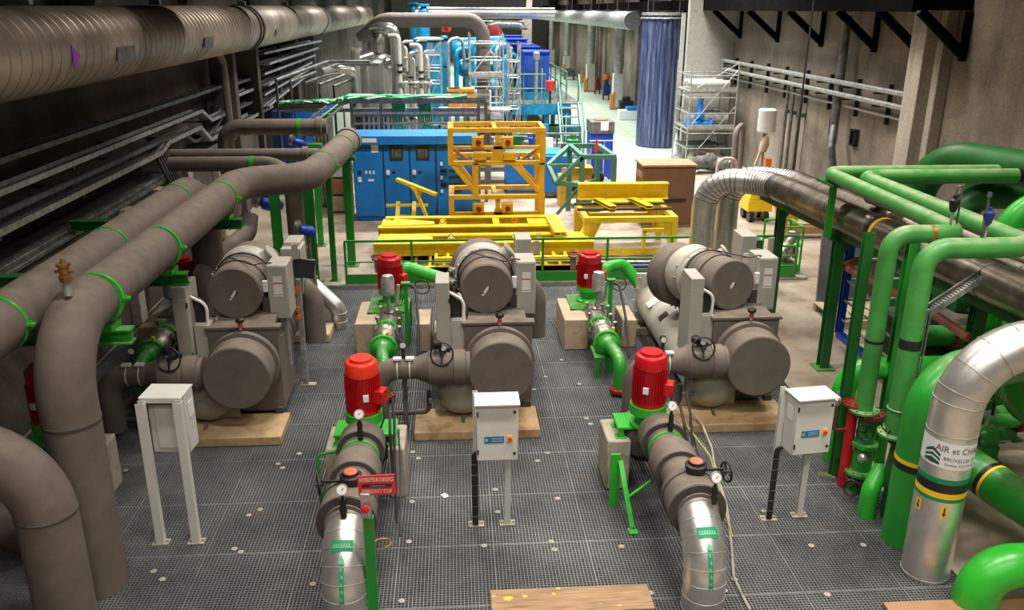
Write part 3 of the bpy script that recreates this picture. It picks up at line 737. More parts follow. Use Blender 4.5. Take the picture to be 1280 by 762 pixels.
# silver elbow at the far left-centre
p = G(425, 408); q = A(400, 370, p.y+.3)
t = thing('clad_elbow', p, 'small silver clad pipe elbow diving into the grating behind the left chiller', 'pipe')
b = MB(); b.tube([(p.x, p.y, 0), (p.x, p.y, .32), (p.x-.45, p.y+.1, .75)], .13, bend=.25, n=24); part('cladding', b, M['steel'], t)
b = MB()
for zz in (.1, .25): b.lathe((p.x, p.y, zz), (0, 0, 1), [(0, .131), (.004, .136), (.012, .136), (.016, .131)], 24)
part('seam', b, M['galv'], t)
b = MB(); b.tube([(p.x-.42, p.y+.1, .72), (p.x-.75, p.y+.2, 1.0), (p.x-1.2, p.y+.2, 1.0)], .16, bend=.2, n=24); part('insulated_end', b, M['ins'], t)

# ================================================================= VALVED FEED PIPES OF THE CHILLERS
def feed_pipe(ox, oy, lab):
    t = thing('feed_pipe', (ox-.4, oy, 0), lab, 'pipe', 'horizontal feed pipes with handwheel valves')
    z = .85; y = oy+.17
    b = MB(); b.tube([(ox-.95, y, z), (ox-1.53, y, z), (ox-1.53, y, .12)], .135, bend=.28, n=28, seg=10); part('pipe_run', b, M['ins'], t)
    b = MB(); b.lathe((ox-.38, y, z), (-1, 0, 0), [(0, .19), (.05, .19), (.06, .215), (.2, .215), (.21, .2), (.24, .2), (.25, .21), (.5, .21), (.52, .19), (.66, .135)], 32); part('valve_body', b, M['ins'], t)
    b = MB(); b.bx(ox-.76, ox-.62, y-.02, y+.02, z+.15, z+.25); b.cyl((ox-.7, y, z+.15), (ox-.7, y-.06, z+.27), .035, n=12); b.cyl((ox-.7, y-.02, z+.24), (ox-.72, y-.13, z+.22), .016, n=8)
    b.lathe((ox-.78, y-.02, z+.27), (0, 0, 1), [(0, .06), (.06, .06), (.08, .04)], 14)
    part('gearbox', b, M['black'], t)
    c = V((ox-.72, y-.16, z+.24)); ax = V((-.12, -1, .35)).normalized()
    b = MB(); b.torus(c, ax, .135, .011, 32); a, bb = frame_of(ax)
    for k in range(3):
        th = 2*PI*k/3+.5; b.beam(c, c+(a*math.cos(th)+bb*math.sin(th))*.135, .016, .012)
    b.cyl(c-ax*.02, c+ax*.02, .03, n=12); part('handwheel', b, M['black'], t)
    b = MB()
    for xx in (-1.12, -1.27):
        b.lathe((ox+xx, y, z), (1, 0, 0), [(0, .136), (0, .139), (.012, .139), (.012, .136)], 28)
        b.bx(ox+xx-.04, ox+xx+.06, y-.09, y-.01, z+.135, z+.16)
    part('pipe_tag', b, M['paper'], t)
    b = MB(); b.cyl((ox-1.19, y, z+.13), (ox-1.19, y, z+.27), .025, n=12); b.cyl((ox-1.19, y-.03, z+.31), (ox-1.19, y+.02, z+.31), .045, n=18); b.cyl((ox-1.19, y-.031, z+.31), (ox-1.19, y-.034, z+.31), .036, n=18, m=1)
    part('pressure_gauge', b, [M['black'], M['paper']], t)
    b = MB(); b.tube([(ox-1.5, y+.1, .2), (ox-.9, y+.1, .2), (ox-.9, y+.1, .5)], .03, bend=.08, n=10); part('drain_line', b, M['insd'], t)
    b = MB(); b.bx(ox-1.22, ox-1.16, y+.03, y+.09, .0, .72); b.bx(ox-.86, ox-.78, y-.02, y+.04, .42, .72); b.bx(ox-.9, ox-.74, y-.03, y+.02, .38, .43); part('support_strut', b, M['galvd'], t)
    return t
FP = feed_pipe(.53, 9.45, 'horizontal grey valve pipe with black handwheel on the left of the middle chiller')
dup(FP, (-3.2, 0, 0), 'horizontal grey valve pipe with black handwheel on the left of the left chiller')
dup(FP, (3.2, 0, 0), 'horizontal grey valve pipe with black handwheel, left of the right chiller behind a red motor')

# ================================================================= FRONT PUMPS
def motor(t, x, y, z0, r, h, redm, capm, tb=1, tag=-1):
    b = MB(); pr = [(0, r*1.03), (.03, r*1.03), (.035, r*.93), (h*.7, r*.93), (h*.71, r), (h*.9, r), (h*.93, r*.95), (h*.95, r*.7), (h, r*.68), (h+.001, 0)]
    b.lathe((x, y, z0), (0, 0, 1), pr, 40)
    m = part('motor', b, M[redm], t)
    b = MB()
    for k in range(36):
        th = 2*PI*k/36
        b.box((x+r*.95*math.cos(th), y+r*.95*math.sin(th), z0+h*.37), (.05*r/.17, .006, h*.64), Matrix.Rotation(th, 3, 'Z'))
    part('cooling_fin', b, M[redm], m)
    b = MB(); b.lathe((x, y, z0+h*.71), (0, 0, 1), [(0, r*1.01), (h*.2, r*1.01), (h*.235, r*.92), (h*.25, r*.7), (h*.3, r*.68), (h*.301, .0)], 40); part('fan_cowl', b, M[capm], m)
    a = math.radians(-20 if tb > 0 else 160)
    b = MB(); b.box((x+math.cos(a)*(r+.03)*1, y+math.sin(a)*(r+.03), z0+h*.33), (.12, .15, .15), Matrix.Rotation(a, 3, 'Z')); tbx = part('terminal_box', b, M[redm], m, .012)
    b = MB(); b.tube([(x+math.cos(a)*(r+.05), y+math.sin(a)*(r+.05)-.05, z0+h*.25), (x+math.cos(a)*(r+.07), y-.15, z0-.02), (x+math.cos(a)*(r+.0), y-.12, z0-.2)], .01, bend=.08, n=8); part('cable', b, M['rub'], m)
    a = math.radians(-75 if tag > 0 else -115)
    b = MB(); b.box((x+math.cos(a)*(r+.012), y+math.sin(a)*(r+.012), z0+h*.36), (.03, .06, .075), Matrix.Rotation(a, 3, 'Z')); part('white_tag', b, M['paper'], m, .004)
    return m
def front_pump(x, y, lab, redm, capm, tb, tag, grp):
    t = thing('vertical_pump', (x, y, 0), lab, 'pump', grp)
    motor(t, x, y, .99, .17, .6, redm, capm, tb, tag)
    b = MB(); b.lathe((x, y, .74), (0, 0, 1), [(0, .19), (.03, .19), (.035, .13), (.14, .13), (.15, .2), (.25, .2)], 32)
    for k in range(8): th = 2*PI*k/8; b.cyl((x+.18*math.cos(th), y+.18*math.sin(th), .87), (x+.18*math.cos(th), y+.18*math.sin(th), .93), .013, n=6)
    part('motor_stool', b, M['greenb'], t)
    b = MB(); b.bx(x-.33, x+.33, y-.06, y+.3, .7, .73)
    for s in (-1, 1):
        for yy in (y-.02, y+.24): b.bx(x+s*.29-.03, x+s*.29+.03, yy-.03, yy+.03, .61, .7); b.bx(x+s*.29-.06, x+s*.29+.06, yy-.05, yy+.05, .6, .612)
    part('mounting_table', b, M['greenb'], t, .004)
    b = MB(); b.lathe((x, y+.1, .72), (0, 0, -1), [(0, .2), (.1, .26), (.3, .26), (.42, .15)], 28); b.cyl((x, y+.1, .5), (x, y+.45, .5), .16); part('pump_casing', b, M['insd'], t)
    b = MB(); b.tube([(x, y+.3, .5), (x, y+.62, .5), (x-.0, y+.85, .12)], .13, bend=.2); part('suction_pipe', b, M['ins'], t)
    return t
def block(x0, x1, y0, y1, h, lab, m='conc', name='concrete_block', cat='block', grp=None):
    b = MB(); b.bx(x0, x1, y0, y1, 0, h); return solo(name, b, M[m], lab, cat, grp, bevel=.02)
front_pump(-1.0, 8.2, 'vertical pump under the bright orange-red motor, front left of the middle chiller', 'red', 'redo', 1, 1, 'front pumps')
front_pump(2.05, 8.2, 'vertical pump under the deep red motor, front left of the right chiller', 'red', 'red', 1, -1, 'front pumps')
front_pump(-4.2, 8.2, 'vertical pump under a red motor, half hidden behind the overhead grey pipe elbow', 'red', 'red', 1, -1, 'front pumps')
block(-1.42, -1.24, 8.05, 8.62, .6, 'slim concrete block left of the orange-red motor pump'); block(-.76, -.58, 8.05, 8.62, .6, 'slim concrete block right of the orange-red motor pump')
block(1.6, 1.86, 8.08, 8.62, .6, 'chipped concrete block left of the deep red motor pump at front'); block(2.24, 2.46, 8.08, 8.62, .6, 'concrete block right of the deep red motor pump, hidden by the pipe')
block(-3.98, -3.76, 8.08, 8.6, .6, 'concrete block peeping out right of the overhead pipe elbow')
def discharge(x, lab, wheel, lean):
    t = thing('discharge_pipe', (x, 6.3, 0), lab, 'pipe', 'front discharge pipes')
    z = .75; Y0 = 8.02
    b = MB(); b.lathe((x, Y0, z), (0, -1, 0), [(-.1, .1), (0, .2), (.05, .235), (.3, .245), (.31, .2), (.33, .19), (.48, .19), (.5, .19), (.55, .22), (.62, .24), (.88, .235), (.89, .19), (1.04, .185), (1.15, .2), (1.2, .25), (1.54, .265), (1.55, .19), (1.58, .19)], 40)
    part('insulated_run', b, M['ins'], t)
    b = MB()
    for yy, r in ((.305, .243), (.885, .234), (1.545, .262)): b.lathe((x, Y0-yy, z), (0, -1, 0), [(0, .188), (.0, r), (.012, r), (.012, .188)], 40)
    part('end_face', b, M['insd'], t)
    b = MB(); b.lathe((x, Y0-.4, z), (0, -1, 0), [(0, .19), (0, .2), (.03, .2), (.03, .19)], 36); part('green_band', b, M['greenb'], t)
    # silver elbow of overlapping sections
    el = fillet([(x, 6.68, z), (x, 6.12, z), (x, 6.12, -.3)], .52, 14)
    b = MB(); b.sweep(el, .187, 40)
    cl = part('silver_cladding', b, M['steel'], t)
    b = MB()
    idx = [1, 4, 7, 10, 13]
    for i in range(2, len(el)-1, 2):
        d = (el[i+1]-el[i-1]).normalized(); b.lathe(el[i]-d*.004, d, [(0, .186), (.001, .191), (.007, .191), (.008, .186)], 36)
    for zz in (.14, .0): b.lathe((x, 6.12, zz), (0, 0, 1), [(0, .186), (.001, .191), (.007, .191), (.008, .186)], 36)
    part('cladding_seam', b, M['galv'], cl)
    # stickers
    def onp(a, zz):  # on the vertical leg facing the camera, wrapped
        return V((x+math.sin(a)*.1895, 6.26-math.cos(a)*.1895, zz))
    return t, onp
for x, wheel, lab in ((-1.0, -1, 'grey insulated discharge pipe with silver elbow at front, beside the emergency stop sign'), (2.13, 1, 'grey insulated discharge pipe with silver elbow at front, beside the loose brown cable')):
    t, onp = discharge(x, lab, wheel, 0)
    z = .75
    # green sticker band and vertical arrow on the bend
    ec = V((x, 6.64, .23)); 
    def onbend(a, th, rr=.52, r=.1895):   # a: angle round the pipe, th: 0 top .. 90 vertical leg
        th = math.radians(th); cc = ec + V((0, -math.sin(th)*rr, math.cos(th)*rr)); out = V((0, -math.sin(th), math.cos(th)))
        return cc + out*(r*math.cos(a)) + V((1, 0, 0))*(r*math.sin(a))
    b = MB(); n = 8
    for i in range(n):
        a0 = -.5+i/n; a1 = a0+1/n
        k = len(b.v); b.v += [onbend(a0, 40), onbend(a1, 40), onbend(a1, 48), onbend(a0, 48)]; b.face((k, k+1, k+2, k+3))
    for i in range(10):
        t0 = 53+i*3.2; k = len(b.v); b.v += [onbend(-.1, t0), onbend(.1, t0), onbend(.1, t0+3.2), onbend(-.1, t0+3.2)]; b.face((k, k+1, k+2, k+3))
    part('green_sticker', b, mat('sticker_green', (.01, .28, .12), .5), t)
    b = MB(); k = len(b.v); b.v += [onbend(-.15, 56, r=.1925), onbend(.0, 50.5, r=.1925), onbend(.15, 56, r=.1925)]; b.face((k, k+1, k+2))
    for i, t0 in enumerate(range(58, 86, 5)):
        k = len(b.v); a0 = -.06+.03*(i % 2); b.v += [onbend(a0, t0, r=.1915), onbend(a0+.08, t0+1, r=.1915), onbend(a0+.08, t0+3.2, r=.1915), onbend(a0, t0+2.5, r=.1915)]; b.face((k, k+1, k+2, k+3))
    for i in range(7):
        a0 = -.4+i*.115; k = len(b.v); b.v += [onbend(a0, 42.5, r=.1915), onbend(a0+.07, 42.5, r=.1915), onbend(a0+.07, 45.5, r=.1915), onbend(a0, 45.5, r=.1915)]; b.face((k, k+1, k+2, k+3))
    part('arrow_sticker', b, mat('sticker_pale_green', (.15, .55, .3), .5), t)
    # gauges
    def gauge(px, py, pz, h, lean=0):
        g = MB(); g.cyl((px, py, pz), (px, py, pz+h), .026, n=12); g.cyl((px, py, pz+h*.3), (px, py, pz+h*.5), .034, n=12); g.cyl((px, py, pz+h), (px, py, pz+h+.05), .012, n=8)
        c = V((px, py, pz+h+.09)); ax = V((0, -1, .45)).normalized()
        g.cyl(c-ax*.02, c+ax*.018, .05, n=24, m=1); g.cyl(c+ax*.018, c+ax*.02, .041, n=24, m=2)
        g.box(c+ax*.022, (.004, .003, .05), Matrix.Rotation(.7, 3, 'Y')); part('pressure_gauge', g, [M['black'], M['galv'], M['paper']], t)
    gauge(x+.02, 7.62, z+.19, .2); gauge(x+(.0 if wheel < 0 else .1), 6.36, z+.14, .17)
    # butterfly valve: round black indicator with red lens and side handwheel
    b = MB(); b.lathe((x+.03, 6.72, z+.2), (0, 0, 1), [(0, .05), (.05, .05), (.055, .09), (.1, .1), (.13, .1), (.14, .075), (.165, .07)], 24); b.lathe((x+.03, 6.72, z+.365), (0, 0, 1), [(0, .062), (.008, .055), (.01, 0)], 24, 1)
    b.bx(x+.03+(wheel*.05), x+.03+wheel*.26, 6.71, 6.73, z+.26, z+.28)
    part('valve_actuator', b, [M['black'], mat('red_lens', (.75, .12, .06), .3)], t)
    b = MB(); c = V((x+.03+wheel*.29, 6.72, z+.24)); b.torus(c, (1, .25, 0), .09, .011); b.cyl(c-V((.05*wheel, 0, 0)), c+V((.03*wheel, 0, 0)), .014, n=10)
    for k in range(3): th = 2*PI*k/3; a, bb = frame_of(V((1, .25, 0))); b.beam(c, c+(a*math.cos(th)+bb*math.sin(th))*.09, .012, .012)
    part('handwheel', b, M['black'], t)
    b = MB(); b.torus((x, 6.6+.13, z), (0, 1, 0), .255, .012); part('strap', b, M['insd'], t)
    # cable conduits hugging the pump on the right
    b = MB()
    xr = x+.33
    b.tube([(xr-.02, 8.15, 1.15), (xr, 8.0, .95), (xr, 7.8, .6), (xr+.02, 7.5, .05)], .014, bend=.1, n=8)
    b.tube([(xr-.06, 8.2, .95), (xr-.05, 8.0, .8), (xr-.03, 7.9, .3)], .016, bend=.1, n=8)
    b.tube([(xr+.03, 8.1, .8), (xr+.06, 7.8, .55), (xr+.1, 6.9, .3)], .01, bend=.1, n=8)
    part('conduit', b, M['rub'], t)
    if wheel > 0: b = MB(); b.tube([(xr+.0, 8.1, .75), (xr+.12, 7.6, .66), (xr+.2 if wheel > 0 else xr+.05, 6.95, .12)], .012, bend=.1, n=8); part('earth_wire', b, mat('yellow_green_wire', (.3, .3, .1), .5), t)
# small green pipe hoop left of the first pump, green strut right pump
t = thing('guard_hoop', (-1.42, 7.7, 0), 'thin green tube hoop in front of the orange-red motor pump', 'hoop')
b = MB(); b.tube([(-1.44, 7.75, 0), (-1.44, 7.75, .72), (-1.15, 7.75, .78)], .017, bend=.06, n=10); part('rod', b, M['green'], t)
b = MB(); b.tube([(-1.2, 7.75, .78), (-1.05, 7.72, .93)], .024, n=10); part('handle', b, M['insd'], t)
t = thing('pump_support', (1.78, 7.45, 0), 'bent green steel angle beside the front right discharge pipe', 'support')
b = MB(); b.beam((1.68, 7.75, .55), (1.74, 7.3, .03), .05, .012); b.bx(1.58, 1.68, 7.75, 7.78, 0, .62); b.beam((1.72, 7.45, .3), (1.95, 7.5, .45), .03, .012); b.bx(1.7, 1.79, 7.22, 7.3, 0, .015); part('angle', b, M['greenb'], t)
# loose brown cable on the grating
t = thing('loose_cable', G(900, 600), 'long brown cable snaking over the grating at the front right', 'cable')
pts = [G(x, y, .016) for x, y in ((938, 762), (930, 748), (917, 720), (915, 690), (912, 660), (908, 630), (898, 600), (892, 575), (890, 560))]
b = MB(); b.tube(pts+[V((pts[-1].x-.02, 9.3, .14)), V((pts[-1].x-.1, 9.5, .2))], .014, bend=.3, n=8, seg=5); part('sheath', b, M['conc'], t)

# ================================================================= SECOND ROW PUMPS
def rear_pump(x, lab, capm):
    y = 13.0
    t = thing('vertical_pump', (x, y, 0), lab, 'pump', 'rear pumps beside the chillers')
    motor(t, x, y, .78, .185, .56, 'red', capm, 1, -1)
    b = MB(); b.lathe((x, y, .4), (0, 0, 1), [(0, .12), (.03, .2), (.16, .21), (.2, .14), (.3, .14), (.31, .2), (.38, .2)], 28); b.lathe((x, y-.1, .42), (0, -1, 0), [(0, .17), (.3, .16), (.32, .2), (.36, .2)], 24)
    part('pump_casing', b, M['greenb'], t)
    b = MB(); b.bx(x-.34, x+.3, y-.42, y+.3, .5, .53)
    for sx in (-.32, .28):
        for sy in (-.4, .28): b.bx(x+sx-.03, x+sx+.03, y+sy-.03, y+sy+.03, .04, .52)
    b.bx(x-.35, x-.29, y-.43, y-.3, .2, .52); b.bx(x+.24, x+.3, y-.5, y-.44, .0, 1.0); b.bx(x+.2, x+.34, y-.52, y-.42, 1.0, 1.03)
    part('frame', b, M['green'], t, .004)
    b = MB(); b.tube([(x+.1, y-.5, .45), (x+.16, y-.5, 1.0)], .03, n=12); b.lathe((x+.02, y-.75, .55), (0, 0, 1), [(0, .03), (.35, .03), (.37, .05), (.4, .1), (.62, .1), (.68, .08), (.7, .0)], 20)
    part('dampening_vessel', b, M['galv'], t)
    b = MB(); b.lathe((x, y-.45, .48), (0, -1, -.02), [(0, .16), (.05, .16), (.06, .14), (.35, .15), (.5, .14), (.51, .12), (.62, .12)], 28); b.lathe((x+.02, y-.7, .5), (0, 0, 1), [(0, .1), (.14, .08), (.16, .04), (.24, .035)], 16)
    part('strainer', b, M['cast'], t)
    b = MB(); b.flange((x, y-1.12, .47), (0, 1, 0), .185, .05); b.flange((x, y-1.75, .46), (0, 1, 0), .2, .06); part('flange', b, M['greenb'], t)
    b = MB(); b.lathe((x, y-1.14, .47), (0, -1, 0), [(0, .14), (.06, .15), (.1, .175), (.14, .175), (.18, .14), (.28, .14), (.32, .175), (.36, .175), (.42, .15), (.5, .15), (.58, .14)], 28)
    for k in range(10):
        th = 2*PI*k/10; b.cyl((x+.17*math.cos(th), y-1.1, .47+.17*math.sin(th)), (x+.17*math.cos(th), y-1.3, .47+.17*math.sin(th)), .012, n=6)
    part('flexible_joint', b, M['cast'], t)
    b = MB(); b.lathe((x, y-1.78, .46), (0, -1, 0), [(0, .16), (.05, .17), (.12, .1), (.2, .09)], 24); b.tube([(x, y-1.9, .5), (x+.02, y-2.15, .52), (x+.06, y-2.45, .5), (x+.06, y-2.5, .02)], .085, bend=.22); part('reducer_elbow', b, M['green'], t)
    b = MB(); b.flange((x+.06, y-2.5, .08), (0, 0, 1), .14, .05); part('red_flange', b, M['redd'], t)
    b = MB(); b.bx(x+.0, x+.2, y-1.74, y-1.7, 0, .3); b.bx(x-.18, x-.13, y-1.95, y-1.9, 0, .32); b.bx(x-.2, x+.05, y-1.96, y-1.5, .3, .33); part('pipe_stand', b, M['green'], t)
    b = MB(); b.bx(x+.05, x+.09, y-1.84, y-1.8, .68, .73); part('yellow_tag', b, M['yell'], t)
    if x == -1.05: b = MB(); b.tube([(x+.1, y+.1, .6), (x+.15, y+.2, 1.1), (x+.95, y+.2, .82), (x+1.1, y+.2, .4)], .11, bend=.14, n=20)
    else: b = MB(); b.tube([(x+.2, y+.1, .52), (x+.28, y+.2, 1.02), (x+.62, y+.35, 1.02), (x+.95, y+.2, .62), (x+.95, y+.2, .3)], .1, bend=.16, n=18)
    part('discharge_elbow', b, M['greenb'], t)
    b = MB(); b.lathe((x-.22, y+.35, .95), (0, 0, 1), [(0, .05), (.2, .05), (.21, .09), (.24, .09)], 16); b.torus((x-.22, y+.35, 1.22), (0, 0, 1), .09, .014, m=1); b.beam((x-.31, y+.35, 1.22), (x-.13, y+.35, 1.22), .012, .012, 1)
    part('gate_valve', b, [M['cast'], M['redd']], t)
    b = MB(); b.tube([(x+.25, y-.1, .9), (x+.42, y-.4, .9), (x+.46, y-.8, .5), (x+.46, y-1.2, .02)], .02, bend=.12, n=10); b.torus((x+.5, y+.05, .78), (.2, 1, .1), .12, .01); part('cable', b, M['rub'], t)
    b = MB()
    for k, (dx, dy, dz) in enumerate(((.12, -.6, .62), (-.12, -.62, .66), (.18, -1.0, .6), (.15, -.9, .7), (-.14, -1.0, .62), (.2, -1.3, .58))): b.cyl((x+dx, y+dy, .5), (x+dx, y+dy, dz), .014, n=8); b.lathe((x+dx, y+dy, dz), (0, 0, 1), [(0, .03), (.04, .034), (.05, .02)], 10)
    part('small_valve', b, M['cast'], t)
    return t
rear_pump(-1.05, 'rear vertical pump with red motor, behind the orange-red one and left of the middle chiller', 'red')
rear_pump(2.15, 'rear vertical pump with red motor, just left of the right chiller', 'red')
rear_pump(-4.25, 'rear vertical pump with red motor in the shade under the overhead grey pipes', 'red')
for x, s in ((-1.05, 'left of the middle chiller'), (2.15, 'left of the right chiller'), (-4.25, 'under the overhead grey pipes')):
    for dx, w, e in ((-.5, .38, 'left'), (.12, .26, 'right')):
        b = MB(); b.bx(x+dx, x+dx+w, 12.15, 13.3, 0, .5) if dx > 0 else b.bx(x+dx, x+dx+w, 12.15, 13.2, 0, .5)
        if dx > 0: b = MB().bx(x+.42, x+.64, 12.2, 12.9, 0, .46)
        solo('pump_plinth', b, M['woodp'], '%s pale block under the rear red motor pump %s' % (e, s), 'block', bevel=.015)
# ================================================================= CONTROL BOXES ON LEGS
def enclosure(t, c, rot, back=False):
    R = Matrix.Rotation(rot, 3, 'Z')
    def L(x, y, z): return c+R @ V((x, y, z))
    b = MB(); b.box(L(0, 0, .3), (.4, .2, .6), R); body = part('enclosure', b, M['white'], t, .006)
    b = MB(); b.box(L(0, -.11, .3), (.39, .02, .585), R); part('door', b, M['white'], body, .004)
    b = MB(); b.box(L(0, -.02, .61), (.43, .29, .012), R); b.box(L(0, .12, .6), (.43, .012, .03), R); part('rain_cover', b, M['white'], body)
    b = MB()
    for zz in (.1, .5): b.box(L(-.185, -.122, zz), (.014, .012, .05), R)
    for zz in (.08, .52): b.cyl(L(.165, -.12, zz), L(.165, -.128, zz), .014, n=12)
    part('lock', b, M['black'], body)
    b = MB(); b.box(L(-.03, -.122, .23), (.19, .004, .07), R); b.box(L(-.105, -.1245, .23), (.028, .002, .03), R, 1)
    for k in range(3): b.box(L(.0, -.1245, .214+.016*k), (.11, .002, .005), R, 1)
    part('blue_label', b, [M['bluel'], mat('pale_blue_print', (.25, .5, .65), .5)], body)
    b = MB(); b.box(L(.12, -.123, .24), (.055, .008, .06), R, 0); b.cyl(L(.12, -.125, .24), L(.12, -.15, .24), .016, n=12, m=1); b.box(L(.12, -.152, .235), (.012, .01, .045), Matrix.Rotation(rot, 3, 'Z') @ Matrix.Rotation(.6, 3, 'Y'), 1)
    part('rotary_switch', b, [M['yell'], M['tape']], body)
    b = MB(); b.box(L(-.13, -.121, .55), (.08, .002, .05), R); part('paper_label', b, mat('pale_violet_label', (.6, .6, .72), .5), body)
    b = MB(); b.box(L(-.202, .0, .42), (.004, .1, .14), R); part('side_label', b, M['paper'], body)
    return L
def leg(t, p, top, w=.06, m='white'):
    b = MB(); p = V(p); b.chan(p, (p.x, p.y, top), w, w, .006, 1); part('leg', b, M[m], t)
    b = MB(); b.bx(p.x-.08, p.x+.08, p.y-.05, p.y+.05, 0, .012); b.cyl((p.x-.06, p.y, 0), (p.x-.06, p.y, .03), .012, n=6); b.cyl((p.x+.06, p.y, 0), (p.x+.06, p.y, .03), .012, n=6); part('foot_plate', b, M['conc'], t)
for (cx, cy, rot, lab, legs) in (
    (.365, 7.36, 0, 'white control box on legs in the centre, front door facing the camera', ((.16, 7.5), (.48, 7.5))),
    (3.43, 7.3, math.radians(7), 'white control box on legs at the right, beside the red and green valves', ((3.2, 7.42), (3.54, 7.46)))):
    t = thing('control_box', (cx, cy, 0), lab, 'control box', 'white control boxes on legs')
    L = enclosure(t, V((cx, cy, .88)), rot)
    leg(t, (legs[1][0], legs[1][1], 0), 1.45)
    leg(t, (legs[0][0], legs[0][1], 0), 1.5, .05)
    b = MB()
    for k in range(3): b.tube([(legs[0][0]-.03+.02*k, legs[0][1]-.04, .03), (legs[0][0]-.03+.02*k, legs[0][1]-.04, .85), (cx-.1+.03*k, cy, .93)], .012, bend=.08, n=8)
    part('cable', b, M['rub'], t)
    b = MB()
    for k in range(6): b.bx(legs[0][0]-.045, legs[0][0]+.03, legs[0][1]-.055, legs[0][1]-.03, .12+k*.12, .13+k*.12)
    part('cable_tie', b, M['galvd'], t)
t = thing('control_box', (-2.8, 7.5, 0), 'white control box on two legs at the left, seen from its back', 'control box', 'white control boxes on legs')
R = Matrix.Rotation(math.radians(-4), 3, 'Z'); c = V((-2.79, 7.62, .93))
b = MB(); b.box(c+V((.02, .0, .3)), (.36, .22, .6), R); body = part('enclosure', b, M['white'], t, .006)
b = MB(); b.box(c+V((.0, -.03, .61)), (.4, .32, .014), R); b.box(c+V((.0, -.19, .59)), (.4, .012, .05), R); part('rain_cover', b, M['white'], body)
b = MB(); b.box(c+V((-.01, -.17, .56)), (.27, .03, .035), R); part('vent_slot', b, M['insd'], body)
b = MB(); b.box(c+V((.02, -.115, .3)), (.25, .01, .5), R); part('back_plate', b, M['white'], body, .003)
b = MB(); b.box(c+V((.205, .0, .42)), (.004, .12, .16), R); part('side_label', b, M['paper'], body)
for px, py in ((202, 678), (246, 677)):
    q = G(px, py); leg(t, (q.x, q.y, 0), 1.53, .075)
b = MB(); q = G(238, 672); b.tube([(q.x, q.y+.1, .02), (q.x, q.y+.12, .9)], .014, n=8); part('cable', b, M['rub'], t)
# ================================================================= EMERGENCY STOP STAND
p = V((-.765, 6.14, 0)); 
t = thing('emergency_stop_post', p, 'green post with a red emergency stop sign and red push button at the front', 'emergency stop')
b = MB(); b.chan(p, (p.x, p.y, 1.02), .085, .05, .008, 1); b.bx(p.x-.042, p.x+.042, p.y-.03, p.y-.022, 0, 1.02); part('column', b, M['green'], t)
bb_ = MB(); bb_.bx(p.x-.1, p.x+.1, p.y-.07, p.y+.07, 0, .01); part('base_plate', bb_, M['green'], t)
q = A(471, 605, 6.08)
b = MB(); b.box((q.x, 6.07, q.z), (.3, .012, .18), Matrix.Rotation(math.radians(-2), 3, 'Y')); sg = part('sign_board', b, M['redsign'] if 'redsign' in M else M['tape'], t)
b = MB(); b.bx(q.x-.12, q.x+.12, 6.058, 6.066, q.z-.013, q.z+.013); part('black_bar', b, M['black'], sg)
b = MB(); b.bx(q.x-.05, q.x+.07, 6.052, 6.06, q.z-.004, q.z+.004); part('blue_slot', b, M['bluel'], sg)
b = MB(); add_text(b, "INTERRUPTEUR D'URGENCE", .056, lambda u, v: V((q.x+u, 6.0615, q.z+.052+v)), width=.275); add_text(b, 'EMERGENCY STOP', .05, lambda u, v: V((q.x+u, 6.0615, q.z-.055+v)), width=.24); part('lettering', b, M['paper'], sg)
z1 = A(470, 630, 6.08).z
b = MB(); b.bx(p.x-.045, p.x+.035, 6.04, 6.11, z1-.1, z1+.12); bx_ = part('button_box', b, M['galv'], t, .006)
b = MB(); b.lathe((p.x-.005, 6.04, z1), (0, -1, 0), [(0, .02), (.02, .02), (.022, .032), (.04, .034), (.045, .02)], 20); part('stop_button', b, M['tape'], bx_)
b = MB(); b.torus((p.x+.1, 6.19, .72), (0, 0, 1), .07, .008, arc=PI*1.4); part('hook', b, M['brass'], t)
# planks at the front edge
b = MB(); q0 = G(613, 741); q1 = G(811, 741); b.bx(q0.x, q1.x, q0.y-.34, q0.y-.0, .0, .035)
pm, nt, bs = nodemat('stained_plank', .7)
geo = N(nt, 'ShaderNodeNewGeometry'); mp = N(nt, 'ShaderNodeMapping'); mp.inputs['Scale'].default_value = (.6, 6, 1); nt.links.new(geo.outputs['Position'], mp.inputs['Vector'])
n1 = N(nt, 'ShaderNodeTexNoise', Scale=5.0, Detail=6.0); nt.links.new(mp.outputs[0], n1.inputs['Vector'])
c = ramp(nt, n1.outputs['Fac'], [(.3, (.2, .12, .06)), (.7, (.4, .26, .14))])
n2 = N(nt, 'ShaderNodeTexNoise', Scale=9.0, Detail=3.0); nt.links.new(geo.outputs['Position'], n2.inputs['Vector'])
r = N(nt, 'ShaderNodeMapRange'); r.inputs['From Min'].default_value = .66; r.inputs['From Max'].default_value = .69; nt.links.new(n2.outputs['Fac'], r.inputs['Value'])
nt.links.new(mixc(nt, r.outputs[0], c, (.75, .5, .02)), bs.inputs['Base Color'])
solo('wooden_plank', b, pm, 'brown plank with yellow paint spots lying at the front centre edge', 'plank', bevel=.004)
b = MB(); q0 = G(1103, 757); b.bx(q0.x, q0.x+1.5, q0.y-.3, q0.y, .0, .04); solo('wooden_plank', b, M['browt'], 'tan plank lying at the front right corner', 'plank', bevel=.004)
